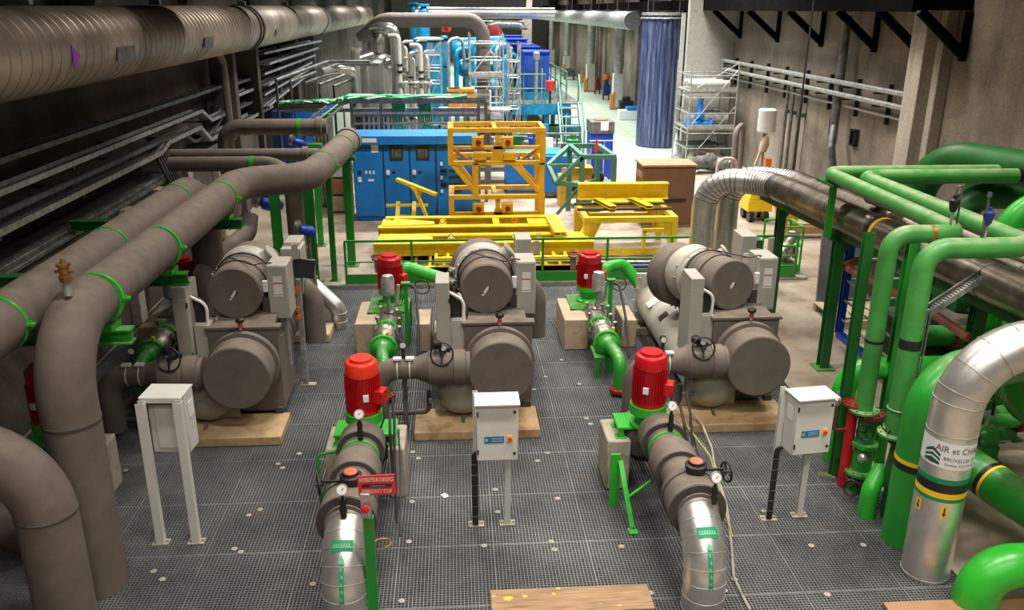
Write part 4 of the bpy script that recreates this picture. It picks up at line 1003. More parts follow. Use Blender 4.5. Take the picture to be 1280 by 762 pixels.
# paint streaks: separate small things left out
# ================================================================= GREEN FENCE
def fence():
    t = thing('guard_rail', (2.3, 15.6, 0), 'green guard rail with kick plate along the far edge of the grating', 'railing')
    y = 15.58; x0, x1 = -2.08, 6.65
    b = MB(); b.bx(x0, x1, y-.02, y+.02, .86, .9); part('top_rail', b, M['green'], t)
    b = MB(); b.bx(x0, x1, y-.012, y+.012, .46, .485); part('mid_rail', b, M['green'], t)
    b = MB(); b.bx(x0, x1, y-.03, y-.02, .05, .24); part('kick_plate', b, M['green'], t)
    n = 7
    for i in range(n+1):
        x = x0+(x1-x0)*i/n; b = MB(); b.bx(x-.022, x+.022, y-.022, y+.022, .05, .88); part('post', b, M['green'], t)
fence()
# shaded valve at the bottom left, paper scrap
t = thing('insulated_valve', (-4.6, 6.6, 0), 'insulated pipe with a black handwheel in the dark behind the nearest pipe, lower left', 'valve')
b = MB(); b.tube([(-5.3, 7.0, .55), (-4.3, 7.0, .55), (-4.1, 7.4, .1)], .2, bend=.2, n=24); part('body', b, M['ins'], t)
b = MB(); c = V((-4.35, 6.75, .7)); b.torus(c, (.2, -1, .4), .12, .012); b.cyl(c, (-4.35, 7.0, .6), .016, n=8); b.beam(c-V((.12, 0, 0)), c+V((.12, 0, 0)), .012, .012); part('handwheel', b, M['black'], t)
b = MB(); q = G(556, 619, .003); b.box((q.x, q.y, .004), (.06, .08, .004), Matrix.Rotation(.6, 3, 'Z')); solo('paper_scrap', b, M['paper'], 'small white paper scrap lying on the grating in the centre', 'paper')
# ================================================================= RIGHT SIDE: BIG PIPES
X, Y = 4.37, 6.47
t = thing('clad_pipe', (X, Y, 0), 'shiny silver clad pipe at the right with a company sticker and coloured bands', 'pipe')
path = fillet([(X, Y, 0), (X, Y, 2.3), (6.6, Y+.0, 2.3)], .62, 10)
R0 = .212
b = MB(); b.sweep(path, R0, 48); part('cladding', b, M['steel'], t)
b = MB()
for i in range(2, len(path)-1, 1):
    d = (path[i+1]-path[i-1]).normalized()
    if i % 2 or i < 3: b.lathe(path[i]-d*.004, d, [(0, R0), (.001, R0+.005), (.009, R0+.005), (.01, R0)], 40)
for zz in (.02, 1.5): b.lathe((X, Y, zz), (0, 0, 1), [(0, R0), (.001, R0+.004), (.01, R0+.004), (.011, R0)], 40)
part('cladding_seam', b, M['galv'], t)
b = MB(); z0 = .87
for i, (h, m) in enumerate(((.035, 0), (.055, 2), (.09, 1), (.05, 0))):
    b.lathe((X, Y, z0), (0, 0, 1), [(0, R0), (0, R0+.002), (h, R0+.002), (h, R0)], 44, m); z0 += h
part('colour_bands', b, [mat('band_green', (.0, .24, .09), .4), M['black'], M['yell']], t)
face0 = math.atan2(-X, -(Y)) # azimuth that faces the camera
def wrapz(u, v, r=R0+.003, a0=0.0, zc=1.22):
    # u metres around (towards +X), v up ; a=0 faces -Y
    a = a0+u/R0
    return V((X+math.sin(a)*r, Y-math.cos(a)*r, zc+v))
camA = -math.atan2(X, Y); ZS = 1.33
b = MB(); n = 24
for i in range(n):
    u0 = -.3+.82*i/n; u1 = u0+.82/n; k = len(b.v); sl = -.04
    b.v += [wrapz(u0, -.125+sl*u0, a0=camA, zc=ZS), wrapz(u1, -.125+sl*u1, a0=camA, zc=ZS), wrapz(u1, .125+sl*u1, a0=camA, zc=ZS), wrapz(u0, .125+sl*u0, a0=camA, zc=ZS)]; b.face((k, k+1, k+2, k+3))
sk = part('company_sticker', b, M['paper'], t)
b = MB()
fn = lambda cu, cv: (lambda u, v: wrapz(cu+u, cv+v-.04*(cu+u), r=R0+.0045, a0=camA, zc=ZS))
add_text(b, 'AIR et CHALEUR', .085, fn(.17, .06), width=.54)
add_text(b, 'BRUXELLES  0 2', .045, fn(.13, -.03), width=.3)
add_text(b, 'Galileo 3221 Pn 60', .03, fn(.13, -.08), width=.28)
part('lettering', b, mat('grey_print', (.09, .1, .1), .6), sk)
b = MB(); f2_ = fn(-.12, -.03); f2 = lambda u, v: wrapz(-.12+u*1.6, -.03+v*1.6-.04*(-.12+u*1.6), r=R0+.006, a0=camA, zc=ZS)
for k, (pp) in enumerate(([(-.045, .02), (0, .05), (0, .03), (-.045, .004)], [(0, .05), (.045, .02), (.045, .004), (0, .03)], [(-.045, -.006), (0, .016), (0, 0), (-.045, -.02)], [(0, .016), (.045, -.006), (.045, -.02), (0, .0)], [(-.045, -.03), (0, -.012), (0, -.045), (-.045, -.045)], [(0, -.012), (.045, -.03), (.045, -.045), (0, -.045)])):
    kk = len(b.v); b.v += [f2(u, v) for u, v in pp]; b.face(range(kk, kk+len(pp)))
part('house_logo', b, mat('dark_green_print', (.01, .1, .06), .5), sk)
for da in (-.8, .3):
    b = MB(); kk = 0
    for i in range(4):
        u0 = -.03+.015*i; u1 = u0+.015; k = len(b.v); b.v += [wrapz(u0, -.06, a0=camA+da, zc=.775), wrapz(u1, -.06, a0=camA+da, zc=.775), wrapz(u1, .06, a0=camA+da, zc=.775), wrapz(u0, .06, a0=camA+da, zc=.775)]; b.face((k, k+1, k+2, k+3))
    g = lambda u, v: wrapz(u, v, r=R0+.0045, a0=camA+da, zc=.775)
    for pp in ([(-.007, .045), (-.007, -.01), (.007, -.01), (.007, .045)], [(-.018, -.01), (0, -.048), (.018, -.01)]):
        k = len(b.v); b.v += [g(u, v) for u, v in pp]; b.face(range(k, k+len(pp)), 1)
    part('flow_arrow', b, [M['yell'], M['black']], t)
# big green pipe behind it, two bends
def gpipe(pts, r, lab, bend, m='green', group=None, bands=(), flanges=()):
    t = thing('green_pipe', pts[0], lab, 'pipe', group)
    b = MB(); b.tube(pts, r, bend=bend, n=32, seg=12); part('pipe_run', b, M[m], t)
    for c, ax, cols in bands:
        b = MB(); o = 0; ax = V(ax).normalized()
        for h, k in cols: b.lathe(V(c)+ax*o, ax, [(0, r), (0, r+.002), (h, r+.002), (h, r)], 32, k); o += h
        part('marking_band', b, [M['yell'], M['black'], M['brass']], t)
    for c, ax, R_ in flanges:
        b = MB(); b.flange(c, ax, R_, .03); part('flange', b, M[m], t)
    return t
gpipe([(4.42, 6.98, 0), (4.42, 6.98, 1.78), (5.5, 7.3, 1.78), (6.0, 7.9, 1.78), (6.0, 7.9, .9), (7.5, 8.2, .9)], .205, 'big glossy green pipe rising right behind the silver clad pipe and bending right', .42,
      bands=(((4.42, 6.98, .84), (0, 0, 1), ((.07, 1), (.04, 0))),))
gpipe([(4.25, 7.42, 0), (4.25, 7.42, .3), (4.42, 7.55, .48)], .09, 'short bright green elbow stub standing on the grating left of the big green pipe', .12, 'greenb')
gpipe([(5.0, 8.2, .65), (5.35, 6.9, .55), (6.0, 5.2, .4)], .2, 'low green pipe with a black and yellow band, behind the silver pipe', .3,
      bands=(((5.29, 7.12, .57), (.26, -.96, -.11), ((.05, 1), (.03, 0))),))
gpipe([(4.56, 5.98, 0), (4.56, 5.98, .4), (5.6, 5.98, .4)], .19, 'thick green elbow in the bottom right corner', .3, 'greenb')
# slim green pipes A and B
za = 2.9
tA = gpipe([(4.33, 7.94, .95), (4.33, 7.94, za), (5.05, 7.94, za), (5.12, 11.3, za), (9.75, 11.3, za)], .092, 'slim dusty green overhead pipe, farther one, dropping to the red flange beside the red pipe', .2, 'greenl',
     bands=(((4.33, 7.94, 1.75), (0, 0, 1), ((.03, 1),)), ((4.72, 7.94, za), (1, 0, 0), ((.045, 2),)), ((8.4, 11.3, za), (1, 0, 0), ((.1, 1),))), flanges=(((4.33, 7.94, .97), (0, 0, 1), .16),))
tB = gpipe([(4.4, 7.4, .95), (4.4, 7.4, za), (5.45, 7.4, za), (5.45, 10.95, za), (9.75, 10.95, za)], .1, 'slim dusty green overhead pipe, nearer one, dropping behind the silver elbow with a black band', .22, 'greenl',
     bands=(((4.4, 7.4, 1.9), (0, 0, 1), ((.1, 1),)), ((7.6, 10.95, za), (1, 0, 0), ((.09, 1),))), flanges=(((4.4, 7.4, .97), (0, 0, 1), .17),))
# lower continuation A: valve stack down to the grating
t = thing('green_valve_stack', (4.4, 7.94, 0), 'stack of green valves and red flanges under the farther slim green pipe', 'valve')
b = MB(); b.flange((4.4, 7.94, .92), (0, 0, 1), .155, .05); b.flange((4.4, 7.94, .14), (0, 0, 1), .16, .05); part('red_flange', b, M['redd'], t)
b = MB(); b.lathe((4.4, 7.94, .2), (0, 0, 1), [(0, .12), (.04, .12), (.05, .1), (.2, .11), (.3, .1), (.34, .14), (.38, .14), (.39, .1), (.7, .1)], 24); b.cyl((4.4, 7.94, -.3), (4.4, 7.94, .1), .12); b.flange((4.4, 7.94, .22), (0, 0, 1), .17, .04); part('valve_body', b, M['green'], t)
b = MB(); c = V((4.3, 7.78, .78)); b.torus(c, (-.3, -1, .3), .085, .01); b.cyl(c, (4.4, 7.94, .76), .014, n=8); a, bb = frame_of(V((-.3, -1, .3)))
for k in range(3): b.beam(c, c+(a*math.cos(k*2.09)+bb*math.sin(k*2.09))*.085, .01, .01)
part('handwheel', b, M['black'], t)
b = MB(); c = V((4.2, 7.7, .16)); b.torus(c, (-.6, -1, .5), .08, .012); b.cyl(c, (4.4, 7.94, .16), .02, n=8); part('handwheel', b, M['black'], t)
b = MB(); b.lathe((4.32, 7.8, .48), (-.5, -1, .2), [(0, .04), (.05, .05), (.08, .05), (.1, .02)], 12); b.lathe((4.5, 7.7, .3), (1, -.5, 0), [(0, .03), (.1, .04), (.2, .035)], 12); part('steam_trap', b, M['inox'], t)
t = thing('red_pipe', (4.26, 8.0, 0), 'vertical bright red pipe with small valves beside the green valve stack', 'pipe')
b = MB(); b.tube([(4.26, 8.02, 0), (4.26, 8.02, .95)], .055, n=20); part('pipe_run', b, M['red'], t)
b = MB(); b.tube([(4.26, 8.02, .7), (4.05, 8.0, .7), (4.05, 8.0, 1.0)], .016, bend=.05, n=10); b.flange((4.26, 8.02, 1.0), (0, 0, 1), .12, .04); part('branch', b, M['redd'], t)
b = MB(); b.lathe((4.05, 8.0, 1.0), (0, 0, 1), [(0, .03), (.03, .05), (.08, .05), (.1, .03), (.16, .02)], 14); b.lathe((4.1, 7.9, .15), (-1, 0, .4), [(0, .03), (.1, .04), (.2, .03)], 12); part('valve', b, M['inox'], t)
t = thing('green_valve_stack', (4.5, 7.4, 0), 'red flanged green valve under the nearer slim green pipe, behind the big green pipe', 'valve')
b = MB(); b.flange((4.5, 7.4, .92), (0, 0, 1), .165, .05); part('red_flange', b, M['redd'], t)
b = MB(); b.lathe((4.5, 7.4, -.2), (0, 0, 1), [(0, .1), (.5, .1), (.6, .13), (.8, .12), (1.1, .1)], 24); part('valve_body', b, M['greend'], t)
b = MB(); c = V((4.36, 7.3, .98)); b.torus(c, (-.5, -1, .6), .08, .01); b.torus(c+V((-.02, .1, .1)), (-.2, -1, .2), .09, .008); b.cyl(c, (4.5, 7.4, .9), .014, n=8); part('handwheel', b, M['black'], t)
# U-bend support bracket of pipe B
t = thing('pipe_bracket', (4.6, 7.45, 0), 'green bracket with a round clip holding the nearer slim green pipe', 'bracket')
b = MB(); b.bx(4.55, 4.85, 7.45, 7.52, 1.22, 1.27); b.bx(4.82, 4.85, 7.4, 7.55, 1.16, 1.3); part('arm', b, M['greenb'], t)
b = MB(); b.torus((4.4, 7.4, 1.25), (0, 0, 1), .108, .008); part('clip', b, M['galv'], t)
# second green elbow mid
gpipe([(4.42, 8.6, 0), (4.42, 8.6, 1.15), (6.4, 8.6, 1.15)], .13, 'medium green elbow pipe behind the valve stacks going right', .28, 'greenb')
gpipe([(6.6, 9.6, 0), (6.6, 9.6, .75), (8.6, 9.6, .75)], .12, 'green pipe on the floor at the far right behind the silver elbow', .25)
# perforated cable tray
t = thing('cable_ladder', (4.75, 7.9, 0), 'galvanised perforated cable tray stepping down beside the slim green pipes', 'cable tray')
pts = [A(1268, 352, 8.0), A(1228, 340, 8.2), A(1158, 386, 7.7)]
p3 = V((pts[2].x, pts[2].y, .2)); pts.append(p3)
b = MB(); h = MB()
for i in range(3):
    d = (pts[i+1]-pts[i]).normalized(); L = (pts[i+1]-pts[i]).length
    sd = V((0, 0, 1)).cross(d) if i < 2 else V((1, 0, 0)); sd = V((sd.x, sd.y, 0)).normalized()
    if i < 2: sd = V((0, 1, 0))
    else: sd = V((.35, .94, 0)).normalized()
    up = d.cross(sd).normalized()
    for s in (-1, 1): b.beam(pts[i]+sd*s*.07+up*.03, pts[i+1]+sd*s*.07+up*.03, .006 if i < 2 else .06, .06 if i < 2 else .006, up=tuple(up))
    k = 0
    while k*.05 < L:
        q = pts[i]+d*k*.05; b.beam(q-sd*.07, q+sd*.07, .028, .004, up=tuple(up)); k += 1
part('tray', b, M['galv'], t)
b = MB(); b.tube([p+V((0, 0, .03)) for p in pts[:3]]+[p3+V((.03, 0, 0))], .014, bend=.1, n=8); part('cable', b, M['rub'], t)
# vents on the slim pipes
for (x, y, lab, hh) in ((4.93, 7.94, 'black air vent with a looped tube on top of the farther slim green pipe', .46), (4.95, 7.4, 'grey air vent on top of the nearer slim green pipe', .4)):
    t = thing('air_vent', (x, y, za+.09), lab, 'valve')
    b = MB(); b.cyl((x, y, za+.08), (x, y, za+.25), .013, n=8); part('stem', b, M['galv'], t)
    b = MB(); b.lathe((x, y, za+.22), (0, 0, 1), [(0, .02), (.02, .035), (.1, .05), (.12, .05), (.14, .02), (.17, .02)], 14); part('body', b, M['black'] if y > 7.6 else M['navy'], t)
    b = MB(); b.tube([(x, y, za+.35), (x+.01, y, za+.48), (x+.06, y, za+.48), (x+.06, y, za+.1)], .011, bend=.03, n=8) if y > 7.6 else b.lathe((x-.03, y, za+.1), (0, 0, 1), [(0, .014), (.38, .014), (.39, .025), (.43, .02)], 10); part('tube', b, M['galvd'], t)
# ---------------------------------------------------------------- double clad pipe with supports
def duct2(dx, dy, lab):
    t = thing('clad_pipe', (4.28+dx, 14.1+dy, 0), lab, 'pipe', 'pair of dusty clad pipes')
    zz = 2.3
    pts = fillet([(4.28+dx, 14.1+dy, 0), (4.28+dx, 14.1+dy, zz), (5.2+dx*.9, 13.6+dy, zz), (5.75+dx*.9, 6.9, zz), (6.0+dx*.9, 4.5, zz)], [.75, .7, .6], 10)
    k = next(i for i, p in enumerate(pts) if p.y < 13.3)
    b = MB(); b.sweep(pts[:k+1], .205, 32, True); part('cladding', b, M['steel'], t)
    b = MB(); b.sweep(pts[k-1:], .207, 32, True); part('dusty_cladding', b, M['steeld'], t)
    b = MB()
    for i in range(3, len(pts)-2):
        d = (pts[i+1]-pts[i-1]).normalized()
        if pts[i].y > 13.0: b.lathe(pts[i], d, [(0, .205), (.002, .212), (.015, .212), (.017, .205)], 32)
    P_, Q_ = pts[-3], pts[-2]
    for yy in (12.6, 11.5, 10.4, 9.3, 8.2):
        f_ = (yy-13.6-dy)/(6.9-13.6-dy); x_ = 5.2+dx*.9+(.55)*f_; b.lathe((x_, yy, zz), (.08, -1, 0), [(0, .207), (.002, .213), (.015, .213), (.017, .207)], 32)
    part('cladding_seam', b, M['galvd'], t)
    if dx == 0:
        b = MB(); yy = 10.35; x_ = 5.2+.55*(yy-13.6)/(-6.7); b.lathe((x_, yy, zz), (.08, -1, 0), [(0, .21), (0, .214), (.1, .214), (.1, .21)], 32, 1); b.lathe((x_+.008, yy-.1, zz), (.08, -1, 0), [(0, .21), (0, .214), (.06, .214), (.06, .21)], 32, 0); part('marking_band', b, [M['yell'], M['black']], t)
duct2(0, 0, 'silver clad pipe of the pair rising behind the right chiller, the nearer one')
duct2(.46, .18, 'silver clad pipe of the pair rising behind the right chiller, the one further right')
def gleg(x, y, z, w, lab, arm=None):
    t = thing('pipe_support', (x, y, 0), lab, 'post', 'green legs under the clad pipes')
    b = MB(); b.ibeam((x, y, .02), (x, y, z), w, w, .014); part('column', b, M['greend'], t)
    b = MB(); b.bx(x-w, x+w, y-w, y+w, 0, .02); part('base_plate', b, M['green'], t)
    b = MB(); b.ibeam((x-.15, y, z+.06), (x+1.0, y, z+.06), .12, .12, .012); b.poly([(x-.06, y-.01, z), (x+.22, y-.01, z), (x+.06, y-.01, z-.25), (x-.06, y-.01, z-.25)], (0, .02, 0)); part('crossbeam', b, M['greend'], t)
gleg(5.4, 11.25, 1.95, .14, 'green leg under the clad pipes standing on bare concrete, nearest the camera')
gleg(5.42, 13.5, 1.95, .13, 'green leg under the clad pipes right of the right chiller')
gleg(5.85, 8.6, 1.95, .14, 'green leg under the clad pipes behind the slim green pipes')
t = thing('support_rail', (5.3, 12, 2.0), 'dark green rail running under the pair of clad pipes', 'beam')
b = MB(); b.chan((5.2, 13.9, 2.03), (5.75, 6.9, 2.03), .06, .1, .01, 1); b.chan((5.9, 13.9, 2.03), (6.4, 6.9, 2.03), .06, .1, .01, 1); part('rail', b, M['greend'], t)
t = thing('pipe_support', (5.2, 10.9, 2.1), 'bright green upright carrying the corner of the slim overhead pipes', 'post')
b = MB(); b.chan((5.12, 11.05, 2.05), (5.12, 11.05, 2.82), .08, .06, .01, 1); part('column', b, M['greenb'], t)
b = MB(); b.bx(5.02, 5.6, 10.85, 11.4, 2.78, 2.81); part('saddle', b, M['greend'], t)
b = MB(); b.chan((6.1, 11.3, 2.0), (6.1, 11.3, 2.8), .08, .06, .01, 1); part('column', b, M['green'], t)
t = thing('pipe_support', (4.3, 8.15, 0), 'tall green upright standing right behind the farther slim green pipe', 'post')
b = MB(); b.chan((4.24, 8.2, 0), (4.24, 8.2, 2.85), .1, .08, .012, 1); part('column', b, M['greend'], t)
b = MB(); b.chan((4.9, 8.5, 0), (4.9, 8.5, 2.8), .12, .1, .012, 1); b.bx(4.7, 5.3, 8.4, 8.5, 2.76, 2.8); part('column', b, M['green'], t)
# silver box duct stub between
t = thing('clad_pipe', (5.7, 10.3, 2.5), 'pale thin clad pipe lying along the top of the dusty clad pair', 'pipe')
b = MB(); b.tube([(5.55, 10.9, 2.62), (5.85, 7.7, 2.62), (6.0, 5.0, 2.62)], .06, n=16); part('cladding', b, M['conc'], t)
# dusty machinery under / beyond the clad pipes
t = thing('equipment_skid', (7.0, 11.6, 0), 'blue framed machine skid under the clad pipes at the right', 'machine')
b = MB(); b.chan((6.0, 12.1, .2), (6.0, 12.1, 2.0), .1, .1, .01); b.chan((6.0, 9.9, .2), (6.0, 9.9, 1.6), .1, .1, .01); b.chan((6.0, 12.1, .2), (6.0, 9.9, .2), .1, .1, .01); b.chan((7.6, 12.1, .2), (7.6, 12.1, 1.9), .1, .1, .01); part('frame', b, M['blued'], t)
b = MB()
for k in range(5): b.cyl((6.0, 12.1, .45+.32*k), (7.6, 12.1, .45+.32*k), .022, n=8); b.cyl((6.0, 12.1, .45+.32*k), (6.0, 9.9, .42+.3*k), .018, n=8)
part('rung', b, M['galv'], t)
b = MB(); b.lathe((6.9, 11.0, 1.2), (1, -.3, 0), [(0, .1), (.1, .36), (.6, .4), (1.1, .36), (1.2, .2)], 28); part('tank', b, M['greend'], t)
b = MB(); b.bx(6.4, 7.5, 10.4, 11.8, .1, .75); b.bx(6.5, 7.3, 10.2, 11.0, .8, 1.05); part('motor_block', b, M['insd'], t, .02)
b = MB(); b.lathe((6.9, 10.2, 1.6), (0, 0, 1), [(0, .3), (.2, .28), (.3, .18), (.4, .2)], 24); part('green_dome', b, M['greenl'], t)
t = thing('pink_pipe', (5.6, 10.6, 1.4), 'dull pink pipe with an elbow behind the slim green pipes', 'pipe')
b = MB(); b.tube([(5.9, 11.6, 1.55), (5.55, 11.3, 1.55), (5.75, 9.4, 1.55), (5.8, 8.6, 1.5)], .055, bend=.1, n=14); part('pipe_run', b, M['pink'], t)
t = thing('leaning_sheet', (7.1, 14.9, 0), 'grey-violet sheet metal panel leaning behind the green leg', 'sheet')
b = MB(); b.box((6.95, 14.2, .82), (.9, .05, 1.6), Matrix.Rotation(-.08, 3, 'X')); part('panel', b, M['purple'], t)
b = MB(); b.box((7.6, 14.1, .8), (.7, .04, 1.5), Matrix.Rotation(.3, 3, 'Z')); part('panel', b, M['galvd'], t)
t = thing('pallet', (6.8, 13.2, 0), 'small wooden pallet on the floor between the two green legs', 'pallet')
b = MB()
for k in range(5): b.bx(6.3+k*.2, 6.45+k*.2, 12.8, 13.8, .12, .14)
for yy in (12.8, 13.25, 13.7): b.bx(6.3, 7.3, yy, yy+.1, .0, .12)
part('slat', b, M['woodp'], t)
# green big pipes against the right wall
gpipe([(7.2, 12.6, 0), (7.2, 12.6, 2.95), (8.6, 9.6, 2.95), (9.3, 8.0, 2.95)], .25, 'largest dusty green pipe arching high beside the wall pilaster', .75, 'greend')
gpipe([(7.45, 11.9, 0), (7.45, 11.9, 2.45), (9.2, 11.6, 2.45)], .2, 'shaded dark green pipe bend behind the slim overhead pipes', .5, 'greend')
gpipe([(7.1, 10.2, 0), (7.1, 10.2, 2.7), (9.2, 10.0, 2.7)], .17, 'bright green bend at the right edge under the highest green pipe', .48, 'greenb')
gpipe([(7.0, 9.5, 0), (7.0, 9.5, 2.45), (9.2, 9.3, 2.45)], .17, 'second bright green bend at the right edge, lower one', .48, 'greenb')
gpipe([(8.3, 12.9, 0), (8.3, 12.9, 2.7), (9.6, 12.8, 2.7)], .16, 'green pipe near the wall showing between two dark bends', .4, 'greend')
t = thing('guard_tube', (6.5, 8.5, 2.8), 'grey horizontal tube at the right edge below the bright green bends', 'tube')
b = MB(); b.cyl((5.9, 9.1, 2.62), (9.0, 8.9, 2.62), .035, n=12); b.cyl((5.9, 9.1, 2.54), (9.0, 8.9, 2.54), .03, n=12); part('tube', b, M['galvd'], t)
# clutter of floor pipes at right
for i, (x, y, z, r, L, lab) in enumerate(((5.6, 9.6, .55, .11, 2.4, 'low green header pipe on the floor behind the silver elbow'), (5.7, 8.9, .3, .09, 2.0, 'lower green header pipe lying closest to the floor at the right'), (6.1, 10.2, .9, .14, 2.0, 'thick green header pipe under the dusty clad pair'))):
    t = thing('green_header', (x, y, z), lab, 'pipe')
    b = MB(); b.tube([(x, y, 0), (x, y, z), (x+L, y-.1, z)], r, bend=r*1.6, n=20); part('pipe_run', b, M['green' if i else 'greenb'], t)
    b = MB()
    for k in range(3): b.flange((x+.5+k*.6, y-.03*k, z), (1, 0, 0), r+.06, .05, bolts=8)
    part('red_flange', b, M['redd'], t)
    b = MB()
    for k in range(3): c = V((x+.75+k*.6, y-.05, z+r)); b.cyl(c, c+V((0, 0, .18)), .02, n=8); b.torus(c+V((0, 0, .2)), (0, -.3, 1), .08, .01)
    part('handwheel', b, M['black'], t)
for i, (px, py) in enumerate(((1205, 430), (1245, 520), (1220, 545))):
    q = G(px, py, .3 if i else .8)
    t = thing('small_pump', (q.x, q.y, 0), ['small green pump with black motor behind the silver elbow', 'small green valve block right of the silver pipe', 'low green valve with a grey lever right of the silver pipe'][i], 'pump')
    b = MB(); b.lathe((q.x, q.y, q.z), (1, 0, 0), [(0, .1), (.05, .14), (.2, .14), (.25, .1), (.32, .1)], 20); b.bx(q.x-.05, q.x+.25, q.y-.1, q.y+.1, 0, q.z-.1); part('body', b, M['green'], t)
    b = MB(); b.cyl((q.x+.1, q.y, q.z+.1), (q.x+.1, q.y, q.z+.3), .02, n=8); b.bx(q.x+.0, q.x+.35, q.y-.12, q.y-.1, q.z-.02, q.z); part('lever', b, M['galv'], t)
    b = MB(); b.lathe((q.x-.2, q.y, q.z), (1, 0, 0), [(0, .07), (.18, .08), (.2, .1)], 16); part('motor', b, M['insd'], t)
# wall services at the right
t = thing('tube_rack', (9.6, 17, 3.2), 'pair of long grey tubes on brackets along the upper right wall', 'pipe')
r0 = AX(880, 75, 9.45); r1 = AX(1145, 118, 9.45); r2 = AX(880, 96, 9.45); r3 = AX(1145, 135, 9.45)
zz0 = 3.36; zz1 = 3.08
b = MB(); b.cyl((9.42, 17.2, zz0), (9.42, 30.2, zz0), .06, n=12); b.cyl((9.42, 17.2, zz1), (9.42, 30.2, zz1), .06, n=12); b.cyl((9.6, 17.4, zz1-.28), (9.6, 30.2, zz1-.28), .03, n=8); part('tube', b, M['galv'], t)
b = MB()
for k in range(9): yy = 17.25+k*1.55; b.bx(9.35, 9.795, yy, yy+.04, zz0-.11, zz0-.07); b.bx(9.35, 9.8, yy, yy+.04, zz1-.11, zz1-.07); b.bx(9.7, 9.8, yy, yy+.05, zz1-.5, zz0+.1)
part('bracket', b, M['black'], t)
b = MB()
for k in range(3): b.bx(9.37, 9.47, 17.3+k*.1, 17.34+k*.1, zz0+.061, zz0+.07)
b.bx(9.36, 9.48, 17.26, 17.5, zz0-.0, zz0+.064); part('yellow_end', b, M['yell'], t)
t = thing('drain_pipe', (9.55, 20.9, 2), 'thick grey downpipe on the right wall with an offset near the tubes', 'pipe')
b = MB(); b.tube([(9.5, 20.9, 4.9), (9.5, 20.9, 2.3), (9.35, 20.6, 1.8), (9.55, 20.2, .0)], .1, bend=.1, n=16); part('pipe_run', b, M['galvd'], t)
b = MB(); b.lathe((9.5, 20.9, 4.7), (0, 0, 1), [(0, .1), (.02, .13), (.1, .13), (.12, .1)], 16); part('collar', b, M['conc'], t)
t = thing('rope', (8.4, 18.4, 2.3), 'thin dark vertical cable hanging in front of the right wall', 'cable')
q0 = A(1016, 10, 19); q1 = A(990, 220, 19); q0 = q0+(q0-q1)*((8.99-q0.z)/(q0.z-q1.z))
b = MB(); b.tube([q0, q1], .022, n=8); part('strand', b, M['rub'], t)
for px, s in ((975, 'leftmost'), (982, 'second'), (992, 'third')):
    q = AX(px, 200, 9.6)
    b = MB(); b.tube([(9.62, q.y, .3), (9.62, q.y, 3.0)], .05, n=10); b.bx(9.6, 9.8, q.y-.08, q.y+.08, 2.2, 2.3)
    solo('wall_conduit', b, M['galvd'], '%s of three vertical conduits on the right wall under the tubes' % s, 'conduit', 'vertical conduits')
for px, s in ((1042, 'upper small outlet frame on the right wall beside the downpipe'), (1068, 'lower small outlet frame on the right wall')):
    q = AX(px, 158 if px == 1042 else 172, 9.75); b = MB(); b.bx(9.68, 9.8, q.y-.13, q.y+.13, q.z-.2, q.z-.16); b.bx(9.68, 9.8, q.y-.13, q.y+.13, q.z+.16, q.z+.2); b.bx(9.68, 9.8, q.y-.13, q.y-.09, q.z-.2, q.z+.2); b.bx(9.68, 9.8, q.y+.09, q.y+.13, q.z-.2, q.z+.2)
    solo('socket_box', b, M['black'], s, 'socket')
# ================================================================= MIDDLE ZONE
def rect_frame(t, name, c, w, d, h, s, m, sheet=None):
    pass
